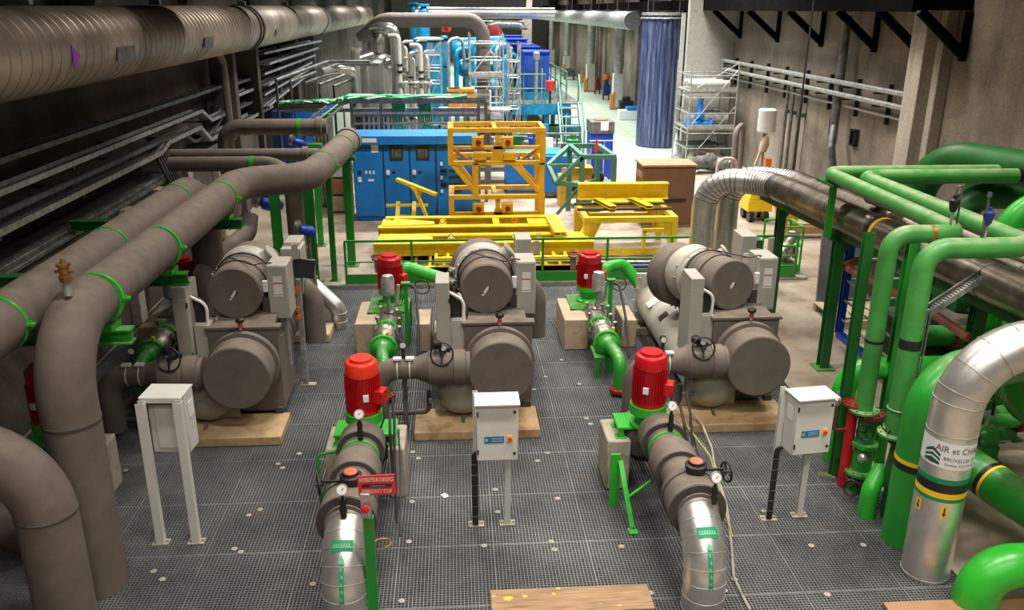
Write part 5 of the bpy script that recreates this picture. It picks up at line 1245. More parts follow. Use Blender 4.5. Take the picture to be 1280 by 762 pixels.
# blue switchgear
def cabx(px, py=279, Y=20.9): return A(px, py, Y).x
t = thing('switchgear_cabinet', (-2.4, 20.9, 0), 'wide blue switchgear cabinet with four doors behind the yellow ladder', 'cabinet')
Yc = 20.9; x0, x1 = cabx(446), cabx(598); zt = A(500, 166, Yc).z; z1 = A(500, 180, Yc).z
b = MB(); b.bx(x0, x1, Yc, Yc+1.0, 0, z1-.02); part('body', b, M['blue'], t, .01)
b = MB(); b.bx(x0-.05, x1, Yc-.12, Yc+1.1, z1, zt-.06); part('canopy', b, M['blue'], t, .01)
edges = [446, 483, 515, 547, 598]
dk = mat('cabinet_dark_blue', (.003, .09, .3), .4)
for i in range(4):
    a0, a1 = cabx(edges[i]), cabx(edges[i+1])
    b = MB(); b.bx(a0+.015, a1-.015, Yc-.02, Yc, .12, z1-.08); d = part('door', b, M['blue'], t, .006)
    b = MB(); b.bx(a1-.02, a1+.005, Yc-.024, Yc-.0, .1, z1-.06); part('door_gap', b, M['black'], t)
    if i in (1, 2):
        c = (a0+a1)/2; b = MB(); b.bx(c-.16, c+.16, Yc-.04, Yc-.02, 1.52, 1.86); b.bx(c-.13, c+.13, Yc-.045, Yc-.04, 1.55, 1.83, 1)
        for k in range(3): b.bx(c-.1+.08*k, c-.05+.08*k, Yc-.05, Yc-.045, 1.6, 1.78, 2)
        part('meter_panel', b, [M['black'], M['insd'], M['galvd']], d)
        b = MB(); b.bx(a0+.06, a0+.14, Yc-.05, Yc-.02, 1.15, 1.27); b.cyl((a0+.1, Yc-.05, 1.2), (a0+.1, Yc-.09, 1.2), .03, n=12); b.bx(a0+.2, a0+.28, Yc-.03, Yc-.02, 1.18, 1.24, 1); part('door_handle', b, [M['paper'], M['black']], d)
    if i == 0:
        b = MB()
        for k in range(3): b.bx(a0+.28+k*.09, a0+.33+k*.09, Yc-.03, Yc-.02, 1.18, 1.26)
        b.bx(a0+.34, a0+.48, Yc-.03, Yc-.02, 1.0, 1.05); b.bx(a0+.45, a0+.62, Yc-.026, Yc-.02, 1.7, 2.05); b.bx(a0+.1, a0+.18, Yc-.04, Yc-.02, .98, 1.1); b.bx(a0+.1, a0+.18, Yc-.04, Yc-.02, 1.18, 1.26, 1)
        part('switch_panel', b, [M['paper'], M['black']], d)
    if i == 3:
        b = MB()
        for k in range(5): b.bx(a0+.1, a0+.16+.1*(k % 2), Yc-.06, Yc-.02, .7+k*.17, .78+k*.17, k % 2); b.bx(a0+.3, a0+.62, Yc-.05, Yc-.02, .74+k*.17, .76+k*.17, 1)
        part('switch_row', b, [M['paper'], M['black']], d)
b = MB(); b.bx(x0+.0, x0+.16, Yc-.125, Yc-.12, z1+.1, z1+.18); b.bx(x0+.25, x0+.6, Yc-.125, Yc-.12, z1+.06, z1+.16); part('name_plate', b, M['paper'], t)
b = MB(); b.bx(x0-.0, x1, Yc-.01, Yc+1, 0, .1); part('plinth', b, dk, t)
b = MB(); b.bx(x0-.1, x0-.04, Yc-.05, Yc, 0, zt); b.bx(x0-.2, x0-.16, Yc+.2, Yc+.24, 0, zt+.5); part('side_conduit', b, M['galvd'], t)
# blue module right behind yellow frames
b = MB(); q0 = A(633, 192, 23.5); q1 = A(700, 192, 23.5); q2 = A(766, 192, 23.5)
t = thing('blue_module', (q0.x, 23.5, 0), 'plain light blue machine housing behind the yellow stacked frames', 'machine')
zb = A(650, 240, 23.5).z
b.bx(q0.x, q1.x+.1, 23.5, 24.6, zb, q0.z); b.bx(q0.x+.9, q1.x+.35, 23.4, 24.5, zb-.0, q0.z-.05); part('housing', b, M['blue'], t, .02)
b = MB()
for k in range(4): b.bx(q0.x+k*.6, q0.x+k*.6+.1, 23.6, 24.4, 0, zb)
b.bx(q0.x, q1.x+1.5, 23.45, 24.5, .3, .38); b.bx(q0.x, q1.x+1.5, 23.45, 24.5, zb-.12, zb); part('stand', b, M['galvd'], t)
b = MB()
for k in range(6): b.bx(q0.x+.1+.14*k, q0.x+.16+.14*k, 23.46, 23.5, q0.z-.15, q0.z-.1)
part('white_button', b, M['paper'], t)
t = thing('blue_machine', (3.6, 28, 0), 'grey-topped blue machine standing in the aisle beyond the green frame', 'machine')
g0 = G(758, 222); 
Ym = 26.0; m0 = A(738, 190, Ym); m1 = A(766, 190, Ym); zt_ = A(750, 152, Ym).z; zm = A(750, 167, Ym).z
b = MB(); b.bx(m0.x, m1.x, Ym, Ym+.8, 0, zm); part('body', b, M['blued'], t, .02)
b = MB(); b.bx(m0.x-.02, m1.x+.02, Ym-.03, Ym+.85, zm, zt_); b.cyl(((m0.x+m1.x)/2, Ym+.4, zt_), ((m0.x+m1.x)/2, Ym+.4, zt_+.03), .22, m=1); part('hopper', b, [M['galvd'], M['brown']], t, .01)
b = MB(); b.bx((m0.x+m1.x)/2-.06, (m0.x+m1.x)/2+.18, Ym-.035, Ym-.03, zm+.1, zm+.35); part('data_label', b, M['paper'], t)
b = MB(); b.cyl((m0.x-.05, Ym-.1, zm-.2), (m1.x+.05, Ym-.1, zm-.2), .02, n=8)
for k in range(3): b.cyl((m0.x+.2*k, Ym-.1, zm-.2), (m0.x+.2*k, Ym-.1, 0), .02, n=8)
part('rail', b, M['galv'], t)

# stacked amber frames
def amber_frame(z0, lab, full=True):
    Yf = 19.0
    xl = A(560, 200, Yf).x; xr = A(682, 200, Yf).x; w = xr-xl; h = .82; d = 1.2; s = .1
    t = thing('welded_cage', (xl+w/2, Yf, z0), lab, 'frame', 'stacked amber steel frames')
    def B(x0, x1, y0, y1, za, zb): return MB().bx(xl+x0, xl+x1, Yf+y0, Yf+y1, z0+za, z0+zb)
    b = B(0, w, 0, s, h-s, h); b.bx(xl, xl+w, Yf+d-s, Yf+d, z0+h-s, z0+h); b.bx(xl, xl+s*1.3, Yf+s, Yf+d-s, z0+h-s, z0+h); b.bx(xl+w-s, xl+w, Yf+s, Yf+d-s, z0+h-s, z0+h); b.bx(xl+w*.46, xl+w*.46+s, Yf+s, Yf+d-s, z0+h-s, z0+h-.01)
    part('top_rail', b, M['yelo'], t, .005)
    b = B(0, w, 0, s, 0, s*.9); b.bx(xl, xl+w, Yf+d-s, Yf+d, z0, z0+s); b.bx(xl+s*1.2, xl+w-s*1.2, Yf+.02, Yf+.09, z0+h*.42, z0+h*.42+.08); b.bx(xl, xl+s, Yf+s, Yf+d-s, z0, z0+s*.9); b.bx(xl+w-s, xl+w, Yf+s, Yf+d-s, z0, z0+s*.9)
    part('lower_rail', b, M['yelo'], t, .005)
    for x in (0, w-s*1.2):
        for y in (0, d-s): part('corner_post', MB().bx(xl+x, xl+x+s*1.2, Yf+y, Yf+y+s, z0+s*.9, z0+h-s), M['yelo'], t)
    for x0_, x1_ in ((.55, .18), (w-.62, w-.12)):
        b = MB(); b.beam((xl+x0_, Yf+.25, z0-.0), (xl+x1_-.1 if x0_ < 1 else xl+x1_+.0, Yf+.25, z0+h*.42), .06, .06); part('diagonal', b, M['yelo'], t)
    b = MB(); b.poly([(xl+w*.42, Yf+.02, z0), (xl+w*.6, Yf+.02, z0), (xl+w*.54, Yf+.02, z0+h*.62), (xl+w*.48, Yf+.02, z0+h*.62)], (0, .05, 0)); b.bx(xl+w*.485, xl+w*.535, Yf+.02, Yf+.08, z0+h*.5, z0+h-s); part('gusset', b, M['yelo'], t)
    for xx in (.68, w-.85):
        b = MB(); b.bx(xl+xx-.14, xl+xx+.12, Yf-.01, Yf+.18, z0+h*.48, z0+h*.76); b.bx(xl+xx-.1, xl+xx+.18, Yf-.02, Yf+.2, z0+h*.13, z0+h*.34); b.cyl((xl+xx, Yf-.03, z0+h*.62), (xl+xx, Yf, z0+h*.62), .06, n=16, m=1); part('bearing_block', b, [M['yelo'], M['redd']], t, .01)
    return t
LOWER = amber_frame(.2, 'lower of the two stacked amber steel frames in front of the blue cabinets')
tt = amber_frame(1.7, 'upper of the two stacked amber steel frames in front of the blue cabinets')
Yf = 19.0; xl = A(560, 200, Yf).x; xr = A(682, 200, Yf).x
for yy in (Yf+.0, Yf+1.05):
    b = MB(); b.beam((xl+.08, yy+.05, 1.74), (xl+.62, yy+.05, 1.06), .09, .09); b.bx(xl+.56, xl+.68, yy, yy+.1, 1.02, 1.74); part('stacking_leg', b, M['yelo'], tt)
    b = MB(); b.beam((xr-.75, yy+.05, 1.74), (xr-.15, yy+.05, 1.1), .09, .09); b.bx(xr-.14, xr-.02, yy, yy+.1, 1.02, 1.74); part('stacking_leg', b, M['yelo'], tt)
for xx in (xl+.05, xr-.1):
    for yy in (19.0, 20.1): b = MB(); b.bx(xx-.05, xx+.05, yy, yy+.1, 0, .22); part('floor_leg', b, M['yelo'], LOWER)
# yellow skid beams
def ybeam(p0, p1, w, h, lab, m='yel'):
    b = MB(); b.ibeam(p0, p1, w, h, .025); c = V(p0)
    t = thing('steel_beam', c, lab, 'beam'); part('beam', b, M[m], t); return t
for name, (pl, pr, yy, Yk, h) in {'upper': (473, 700, 290, 17.9, .3), 'lower': (467, 742, 309, 16.9, .26)}.items():
    a = A(pl, yy, Yk); c = A(pr, yy, Yk); zc = (a.z+c.z)/2
    t = thing('yellow_skid', ((a.x+c.x)/2, Yk, 0), '%s long yellow steel skid with I-beams behind the green rail' % name, 'skid', 'yellow steel skids')
    b = MB(); b.ibeam((a.x, Yk, zc), (c.x, Yk, zc), .22, h, .03); part('front_beam', b, M['yel'], t)
    b = MB(); b.ibeam((a.x+.1, Yk+.85, zc), (c.x, Yk+.85, zc), .2, h, .03) if name == 'upper' else b.ibeam((a.x+.2, Yk+.6, zc), (c.x, Yk+.6, zc), .2, h, .03); part('back_beam', b, M['yel'], t)
    b = MB()
    for f_ in (.03, .35, .65, .97): x = a.x+(c.x-a.x)*f_; b.ibeam((x, Yk+.1, zc), (x, Yk+.8, zc), .14, h*.8, .02)
    part('cross_beam', b, M['yel'], t)
    b = MB()
    for f_ in (.1, .9):
        x = a.x+(c.x-a.x)*f_; b.bx(x-.3, x+.3, Yk+.0, Yk+.5, zc+h/2, zc+h/2+.02)
    b.poly([(a.x+.3, Yk+.05, zc+h/2-.02), (a.x+1.2, Yk+.05, zc+h/2), (a.x+1.2, Yk+.3, zc+h/2), (a.x+.3, Yk+.7, zc+h/2-.02)], (0, 0, .03))
    part('deck_plate', b, M['yel'], t)
    b = MB()
    for f_ in (.08, .5, .92): x = a.x+(c.x-a.x)*f_; b.bx(x-.08, x+.08, Yk-.05, Yk+.1, 0, zc-h/2); b.bx(x-.08, x+.08, Yk+.5, Yk+.62, 0, zc-h/2)
    part('leg', b, M['yel'], t)
    for f_ in (.35, .75):
        b = MB(); x = a.x+(c.x-a.x)*f_; b.torus((x, Yk+.15, zc+h/2+.07), (0, 1, 0), .055, .016, m=0); part('lifting_eye', b, M['orange'] if name == 'upper' else M['beige'], t)
# end beam over the right side
a = A(690, 277, 18.2); c = A(702, 303, 16.8)
ybeam((a.x-.0, 18.5, a.z+.05), (c.x+.0, 16.9, a.z+.05), .28, .1, 'short yellow beam lying across the right end of the long yellow skids')
# stack of ladder frames at bottom
for i, (yy, lab) in enumerate(((326, 'topmost'), (338, 'middle'), (348, 'lowest'))):
    Yk = 16.35; a = A(500 if i else 545, yy, Yk); c = A(738, yy, Yk); z = max(.06, a.z)
    b = MB(); b.bx(a.x, c.x, Yk, Yk+.1, z-.05, z+.06); b.bx(a.x, c.x, Yk+.9, Yk+1.0, z-.05, z+.06)
    n_ = 14
    for k in range(n_): x = a.x+(c.x-a.x)*k/(n_-1); b.bx(x-.03, x+.03, Yk+.02, Yk+.98, z-.03, z+.04)
    t = thing('ladder_frame', (a.x, Yk, z), '%s yellow ladder frame in the flat stack behind the green rail' % lab, 'frame', 'flat stack of yellow ladder frames'); part('frame', b, M['yel'], t)
# yellow trestle & prop by the cabinets
t = thing('small_trestle', A(505, 275, 20.2), 'small yellow ladder trestle standing in front of the blue cabinets', 'trestle')
b = MB(); z = 0
for px in (496, 516):
    p0 = A(px, 279, 19.9); p1 = A(px+2, 251, 20.2); b.beam((p0.x, 19.7, .02), (p1.x, 20.2, .62), .1, .06)
part('side_rail', b, M['yel'], t)
b = MB(); xa, xb_ = A(482, 250, 20.2).x, A(535, 250, 20.2).x; b.bx(xa, xb_, 20.22, 20.28, .5, .56); b.bx(xa-.1, xb_+.05, 19.7, 19.8, .03, .09); b.bx(xa+.2, xb_-.2, 19.9, 19.95, .18, .23); b.bx(xa+.3, xb_-.3, 20.0, 20.05, .3, .34); part('rung', b, M['yel'], t)
t = thing('yellow_prop', A(525, 270, 19.6), 'slanting yellow steel arm on a prop in front of the blue cabinets', 'prop')
b = MB(); p0 = A(496, 224, 19.9); p1 = A(545, 243, 19.4); b.beam(p0, p1, .12, .07); part('arm', b, M['yel'], t)
b = MB(); p2 = A(518, 234, 19.6); p3 = A(541, 276, 19.5); b.beam((p2.x, 19.6, p2.z), (p3.x, 19.5, .05), .1, .06); b.poly([(p2.x-.1, 19.6, p2.z), (p2.x+.2, 19.6, p2.z-.05), (p2.x+.12, 19.6, p2.z-.25)], (0, .04, 0)); part('prop', b, M['yel'], t)
b = MB(); b.cyl((p3.x+.05, 19.5, .25), (p3.x+.1, 19.9, .9), .01, n=6); part('chain', b, M['insd'], t)
# yellow table frame at right
Yt = 17.3
fl, fr_ = A(733, 272, Yt), A(848, 272, Yt); zt = fl.z; bl, br = A(712, 245, Yt+1.5), A(826, 245, Yt+1.5)
t = thing('table_frame', ((fl.x+fr_.x)/2, Yt, 0), 'yellow open table frame with black tubes across, right of the long skids', 'frame')
b = MB(); s = .12; y1 = Yt+1.5
x0, x1 = fl.x-.05, fr_.x
b.bx(x0, x1, Yt, Yt+s, zt-s, zt); b.bx(x0, x1, y1-s, y1, zt-s, zt); b.bx(x0, x0+s, Yt+s, y1-s, zt-s, zt); b.bx(x1-s, x1, Yt+s, y1-s, zt-s, zt); part('top_frame', b, M['yel'], t, .006)
for x in (x0, x1-s):
    for y in (Yt, y1-s):
        b = MB(); b.bx(x, x+s, y, y+s, 0, zt-s); e = 1 if x == x0 else -1; xx = x+s if e > 0 else x; b.poly([(xx, y+.03, zt-s), (xx+e*.26, y+.03, zt-s), (xx, y+.03, zt-.7)], (0, .04, 0)); part('leg', b, M['yel'], t)
b = MB(); b.bx(x0, x1, Yt+.02, Yt+.1, .04, .16); b.bx(x0+.3, x1-.2, y1-.1, y1, .55, .64); b.bx(x1-.75, x1-.68, Yt-.05, Yt+.05, .1, zt-.3); b.bx(x1-.75, x1-.3, Yt-.05, Yt+.03, .55, .63); part('stretcher', b, M['yel'], t)
b = MB()
for yy in (Yt+.65, Yt+1.2): b.cyl((x0-.05, yy, zt+.03), (x1+.0, yy, zt+.03), .035, n=12)
part('black_tube', b, M['insd'], t)
for k, (xa, nm) in enumerate(((.28, 'left'), (.68, 'right'))):
    t = thing('steel_offcut', (x0+(x1-x0)*xa, Yt+.8, zt+.07), '%s short yellow channel lying across the black tubes of the table frame' % nm, 'beam', 'short yellow channels')
    x = x0+(x1-x0)*xa; b = MB(); b.chan((x+.12, Yt+.4, zt+.12), (x-.12, Yt+1.35, zt+.12), .16, .08, .02); b.bx(x+.08, x+.5, Yt+.75, Yt+1.05, zt+.14, zt+.17); part('channel', b, M['yel'], t)
a = A(722, 238, Yt+1.35); c = A(834, 238, Yt+1.35)
ybeam((a.x, Yt+1.3, zt+.3), (c.x, Yt+1.3, zt+.3), .22, .36, 'big yellow I-beam resting across the back of the yellow table frame')
t = thing('timber_roller', (x0+1, Yt-.8, .1), 'bundle of dark bluish rods lying on the floor before the yellow table frame', 'rod', None)
b = MB()
for k in range(4): b.cyl((x0+.2, Yt-.9+k*.12, .07+.05*(k % 2)), (x1-.1, Yt-.95+k*.12, .07+.05*(k % 2)), .04, n=10, m=k % 2)
part('rod', b, [M['navy'], M['cast']], t)
# grey-green frame
Yg = 20.5
t = thing('teal_frame', (A(730, 250, Yg).x, Yg, 0), 'grey-green braced steel frame standing behind the yellow I-beam', 'frame')
def g3(px, py, Y): return A(px, py, Y)
fr0 = g3(728, 196, Yg); fr1 = g3(768, 196, Yg); bk0 = g3(712, 182, Yg+1.3); bk1 = g3(748, 182, Yg+1.3); lp = g3(685, 207, Yg+.4); lq = g3(695, 229, Yg)
b = MB()
for p_, q_ in ((fr0, fr1), (bk0, bk1), (fr0, bk0), (fr1, bk1)): b.beam(p_, q_, .11, .11)
for p_ in (fr0, fr1, bk0, bk1): b.beam(p_, (p_.x, p_.y, .0), .12, .12)
b.beam(lq, fr0, .12, .1); b.beam(lp, bk0, .1, .1); b.beam(lp, lq, .1, .1); b.beam((lp.x, lp.y, lp.z), (fr0.x, lp.y, lp.z), .08, .08)
b.beam(lq, (fr0.x, Yg, lq.z-.05), .08, .1)
b.poly([(fr0.x-.1, Yg, .9), (fr0.x+.35, Yg, 1.1), (fr0.x+.2, Yg, 0), (fr0.x-.15, Yg, 0)], (0, .05, 0)); b.beam((fr0.x, Yg, .2), (fr1.x, Yg, .15), .1, .1); b.poly([(fr0.x-.3, Yg-.1, .5), (fr0.x+.5, Yg-.1, .3), (fr0.x+.1, Yg-.1, .1)], (0, .04, 0)); b.beam((fr0.x, Yg+.1, .9), (lp.x+.1, Yg+.1, .05), .1, .06)
part('frame', b, M['teal'], t)
b = MB(); b.lathe((fr1.x-.35, Yg+.6, fr1.z+.04), (0, 0, 1), [(0, .06), (.12, .04), (.3, .02)], 12); part('red_cap', b, M['tape'], t)
t = thing('yellow_machine', (3.3, 22, 0), 'yellow machine parts stored behind the grey-green frame', 'machine')
b = MB(); p_ = A(705, 205, 22.3); q_ = A(742, 205, 22.3); b.bx(p_.x, q_.x, 22.3, 22.8, .7, p_.z-.1); b.bx(p_.x+.2, q_.x+.6, 22.1, 22.4, .25, .4); b.bx(p_.x-.1, p_.x+.2, 22.2, 22.9, .0, .8); part('housing', b, M['yelo'], t, .02)
b = MB(); b.bx(q_.x+.1, q_.x+1.9, 21.9, 22.0, .45, .5); b.bx(q_.x+.3, q_.x+1.7, 22.3, 22.9, .25, .3); b.bx(q_.x+.5, q_.x+1.0, 22.0, 22.4, .3, .62); part('white_profile', b, M['paper'], t)
b = MB(); b.lathe((p_.x+.9, 22.05, .8), (0, 1, 0), [(0, .14), (.1, .17), (.3, .14)], 20); part('wheel', b, M['black'], t)
# brown wrapped crate
Yb = 19.8
p0, p1 = A(803, 240, Yb), A(868, 240, Yb); ztop = A(830, 206, Yb).z
t = thing('brown_crate', ((p0.x+p1.x)/2, Yb, 0), 'tall brown crate with a lighter top, right of the yellow I-beam', 'crate')
b = MB(); b.bx(p0.x, p1.x, Yb, Yb+.85, .08, ztop-.05); part('body', b, M['brown'], t, .015)
b = MB(); b.bx(p0.x-.03, p1.x+.03, Yb-.02, Yb+.88, ztop-.05, ztop); part('lid', b, M['browt'], t, .006)
b = MB(); b.bx(p0.x+.4, p1.x-.2, Yb-.012, Yb, ztop*.42, ztop*.47); part('slot', b, M['black'], t)
b = MB(); b.bx(p0.x+.02, p1.x, Yb+.05, Yb+.8, 0, .08); part('pallet_foot', b, M['woodp'], t)
b = MB(); b.bx(p0.x-.01, p0.x, Yb+.1, Yb+.7, ztop-.35, ztop-.2); b.bx(p0.x-.01, p0.x, Yb+.1, Yb+.7, ztop-.7, ztop-.55); part('side_handle', b, M['browt'], t)
# things under the double pipe
t = thing('pallet_truck', (7.5, 20, 0), 'orange and yellow powered pallet truck under the clad pipes', 'cart')
Yq = 20.3; a0 = A(937, 265, Yq); a1 = A(960, 265, Yq)
b = MB(); zz = A(950, 228, Yq+.3).z; b.bx(a0.x+.08, a1.x, Yq+.1, Yq+.6, .55, zz); part('battery_cover', b, M['orange'], t, .03)
b = MB(); b.bx(a0.x-.05, a1.x+.1, Yq, Yq+.65, .25, .55); b.poly([(a0.x-.05, Yq, .55), (a0.x+.35, Yq, .55), (a0.x+.35, Yq, .72), (a0.x-.0, Yq, .72)], (0, .6, 0)); part('chassis', b, M['yel'], t, .02)
for xx in (a0.x+.05, a1.x-.05):
    for yy in (Yq+.05, Yq+.55): part('wheel', MB().cyl((xx-.06, yy, .13), (xx+.06, yy, .13), .13, n=20), M['black'], t)
b = MB()
for k in range(2): b.beam((a1.x+.15+k*.25, Yq-.3, .1), (a1.x+.1+k*.3, Yq+.1, 1.2), .07, .07)
for k in range(4): b.beam((a1.x+.14, Yq-.25+k*.1, .2+k*.27), (a1.x+.42, Yq-.25+k*.1, .2+k*.27), .06, .04)
part('mast', b, M['crate'], t)
for k, lab in enumerate(('lowest brown beam in the pile beyond the clad pipes', 'second brown beam in the pile beyond the clad pipes', 'topmost brown beam in the pile beyond the clad pipes')):
    p_ = A(985, 300-k*14, 19.0); z = .12+.3*k
    t = thing('laminated_beam', (p_.x+1.2, 18.6+k*.2, z), lab, 'timber', 'pile of brown beams'); b = MB(); b.bx(p_.x-.2, p_.x+2.6, 18.6+k*.2, 18.9+k*.2, z, z+.16); b.bx(p_.x, p_.x+.1, 18.55+k*.2, 19+k*.2, z-.12, z); b.bx(p_.x+1.5, p_.x+1.6, 18.55+k*.2, 19+k*.2, z-.12, z); part('beam', b, M['browt'] if k != 1 else M['crate'], t)
t = thing('yellow_pole', (A(978, 270, 17.5).x, 17.5, 0), 'yellow upright pole behind the green leg near the chiller', 'pole')
b = MB(); x = A(978, 300, 17.5).x; b.bx(x-.05, x+.05, 17.45, 17.55, 0, 1.7); b.bx(x-.2, x+.2, 17.4, 17.6, 0, .05); part('pole', b, M['yelo'], t)
t = thing('tool_cart', (6.3, 15.9, 0), 'green tubular cart loaded with grey fittings behind the right chiller', 'cart')
x0, x1 = A(965, 330, 15.9).x, A(998, 330, 15.9).x
b = MB()
for x in (x0, x1):
    for y in (15.85, 16.5): b.cyl((x, y, .05), (x, y, .98), .022, n=10)
for z in (.98, .6): b.cyl((x0, 15.85, z), (x1, 15.85, z), .022, n=10); b.cyl((x0, 16.5, z), (x1, 16.5, z), .022, n=10); b.cyl((x1, 15.85, z), (x1, 16.5, z), .022, n=10)
part('frame', b, M['greenb'], t)
b = MB(); b.bx(x0, x1, 15.85, 16.5, .06, .2); part('tray', b, M['green'], t, .01)
b = MB(); b.lathe((x0+.2, 15.95, .4), (.6, .6, .5), [(0, .1), (.2, .14), (.25, .1), (.5, .09), (.52, .15), (.56, .15)], 18); b.lathe((x0+.05, 16.3, .3), (1, 0, .1), [(0, .1), (.5, .1), (.52, .14), (.56, .14)], 18); b.lathe((x1-.2, 16.2, .2), (0, 0, 1), [(0, .13), (.3, .12), (.32, .16), (.36, .16)], 18); part('cast_fitting', b, M['cast'], t)
t = thing('instrument_box', (5.3, 15.8, 0), 'row of grey and green boxes behind the upper right cabinet of the right chiller', 'box')
for k, (px, w, m) in enumerate(((908, 16, 'cab'), (925, 14, 'galvd'), (940, 16, 'greend'), (955, 14, 'crate'))):
    p_ = A(px, 320, 15.2); b = MB(); b.bx(p_.x-w/150, p_.x+w/150, 15.0, 15.3, .35 if m != 'crate' else 0, .95 if m != 'crate' else .6); b.bx(p_.x-.03, p_.x+.03, 15.1, 15.2, 0, .36); b.bx(p_.x-w/200, p_.x+w/200, 14.99, 15.0, .6, .8, 1) if m != 'crate' else None; part('box', b, [M[m], M['paper']], t, .006)

# ================================================================= RIGHT BACK: curtain, scaffold
C0 = A(822, 190, 33.0); cx, cy = C0.x, 33.0
t = thing('strip_curtain', (cx, cy, 0), 'tall round enclosure of dusty blue translucent plastic strips beside the aisle', 'curtain')
cm, nt, bs = nodemat('blue_pvc', .18); geo = N(nt, 'ShaderNodeNewGeometry')
n1 = N(nt, 'ShaderNodeTexNoise', Scale=2.5, Detail=6.0, Roughness=.7); mp = N(nt, 'ShaderNodeMapping'); mp.inputs['Scale'].default_value = (4, 4, .25); nt.links.new(geo.outputs['Position'], mp.inputs['Vector']); nt.links.new(mp.outputs[0], n1.inputs['Vector'])
nt.links.new(ramp(nt, n1.outputs['Fac'], [(.35, (.02, .027, .07)), (.52, (.06, .075, .16)), (.7, (.2, .22, .3))]), bs.inputs['Base Color'])
bs.inputs['Alpha'].default_value = .9
Rc = .82; ztop = 4.82
n = 26
for k in range(n):
    a0 = 2*PI*k/n; b = MB(); m_ = 5
    for i in range(m_):
        u0 = a0+2*PI/n*1.08*i/m_; u1 = a0+2*PI/n*1.08*(i+1)/m_
        r0 = Rc+.05*math.sin(PI*i/m_)+.02*(k % 2); r1 = Rc+.05*math.sin(PI*(i+1)/m_)+.02*(k % 2)
        q = len(b.v)
        for (u, r) in ((u0, r0), (u1, r1)):
            b.v += [V((cx+r*math.cos(u), cy+r*math.sin(u), .03)), V((cx+r*math.cos(u), cy+r*math.sin(u), ztop)), V((cx+(r-.006)*math.cos(u), cy+(r-.006)*math.sin(u), ztop)), V((cx+(r-.006)*math.cos(u), cy+(r-.006)*math.sin(u), .03))]
        for j in range(4): jj = (j+1) % 4; b.face((q+j, q+jj, q+4+jj, q+4+j))
    part('plastic_strip', b, cm, t)
b = MB(); b.lathe((cx, cy, ztop), (0, 0, 1), [(0, Rc+.08), (.08, Rc+.08), (.1, Rc)], 40); b.torus((cx, cy, ztop-.1), (0, 0, 1), Rc+.09, .03, 40); part('top_ring', b, M['galv'], t)
b = MB()
for k in range(4): th = k*PI/2+.4; b.cyl((cx+Rc*math.cos(th), cy+Rc*math.sin(th), ztop+.08), (cx+Rc*math.cos(th), cy+Rc*math.sin(th), 8.99), .02, n=8)
part('hanger', b, M['insd'], t)
p_ = A(844, 190, 30.0)
t = thing('white_column', (p_.x, 30.0, 0), 'slender white post right of the blue strip curtain', 'post')
b = MB(); b.bx(p_.x-.06, p_.x+.06, 30.0, 30.12, .0, 4.9); part('column', b, M['beige'], t); b = MB(); b.lathe((p_.x, 29.9, 0), (0, 0, 1), [(0, .16), (.3, .12), (.9, .03)], 14); part('cone', b, M['paper'], t)
def scaffold(x0, x1, y0, y1, levels, zt, lab, m='galv', r=.024, deck=True):
    t = thing('scaffold_tower', ((x0+x1)/2, y0, 0), lab, 'scaffold')
    for x in (x0, x1):
        for y in (y0, y1): part('upright', MB().cyl((x, y, 0), (x, y, zt), r, n=8), M[m], t)
    b = MB()
    for z in levels:
        for zz in (z, z+.5, z+1.0):
            if zz > zt: continue
            b.cyl((x0, y0, zz), (x1, y0, zz), r*.8, n=8); b.cyl((x0, y1, zz), (x1, y1, zz), r*.8, n=8); b.cyl((x0, y0, zz), (x0, y1, zz), r*.8, n=8); b.cyl((x1, y0, zz), (x1, y1, zz), r*.8, n=8)
        b.cyl((x0, y0, z), (x1, y0, min(zt, z+1.9)), r*.7, n=8)
    part('guard_tube', b, M[m], t)
    if deck:
        for z in levels: b = MB(); b.bx(x0, x1, y0, y1, z-.05, z); b.bx(x0, x1, y0-.02, y0+.01, z, z+.14); part('deck', b, M['galv'], t)
    return t
s0 = A(852, 200, 28.4); s1 = A(908, 200, 28.4)
t = scaffold(s0.x, s1.x, 27.9, 29.7, (.15, 1.3, 2.5), 3.4, 'grey storage scaffold loaded with pipes and valves, right of the blue curtain')
ins = [('insulated_pipe_stock', 'bundle of pale wrapped pipes on the top deck of the storage scaffold', 2.62, 'beige'), ('insulated_pipe_stock', 'grey duct sections lying on the lowest deck of the storage scaffold', .45, 'galvd'), ('insulated_pipe_stock', 'silver ducts lying on the middle deck of the storage scaffold', 1.5, 'galv')]
for k, (nm, lab, z, m) in enumerate(ins):
    t = thing('stored_pipe', (s0.x+.3, 30, z), lab, 'pipe')
    for j in range(3):
        b = MB(); r = .11 if k == 0 else .2; yy = 28.3+j*.45; b.cyl((s0.x+.1, yy, z+.08), (s1.x-.15-.1*j, yy, z+.1), r, n=18); part('tube', b, M[m], t)
t = thing('blue_valve', (s0.x+.4, 29.5, 1.3), 'bright blue valve with tall stem on the middle deck of the storage scaffold', 'valve')
b = MB(); c = V((s0.x+.42, 28.1, 1.32)); b.lathe(c, (0, 0, 1), [(0, .2), (.04, .2), (.06, .1), (.3, .1), (.32, .16), (.4, .16), (.5, .09), (.9, .09), (.95, .12), (1.0, .08)], 16); part('body', b, M['blue'], t)
b = MB(); b.lathe(c+V((-.4, 0, .12)), (1, 0, 0), [(0, .18), (.05, .18), (.06, .1), (.7, .1), (.72, .18), (.8, .18)], 16); part('pipe_end', b, M['blue'], t)
t = thing('duct_pile', (s0.x+1, 27.5, 0), 'pile of crumpled grey ducts and elbows at the foot of the storage scaffold', 'duct', None)
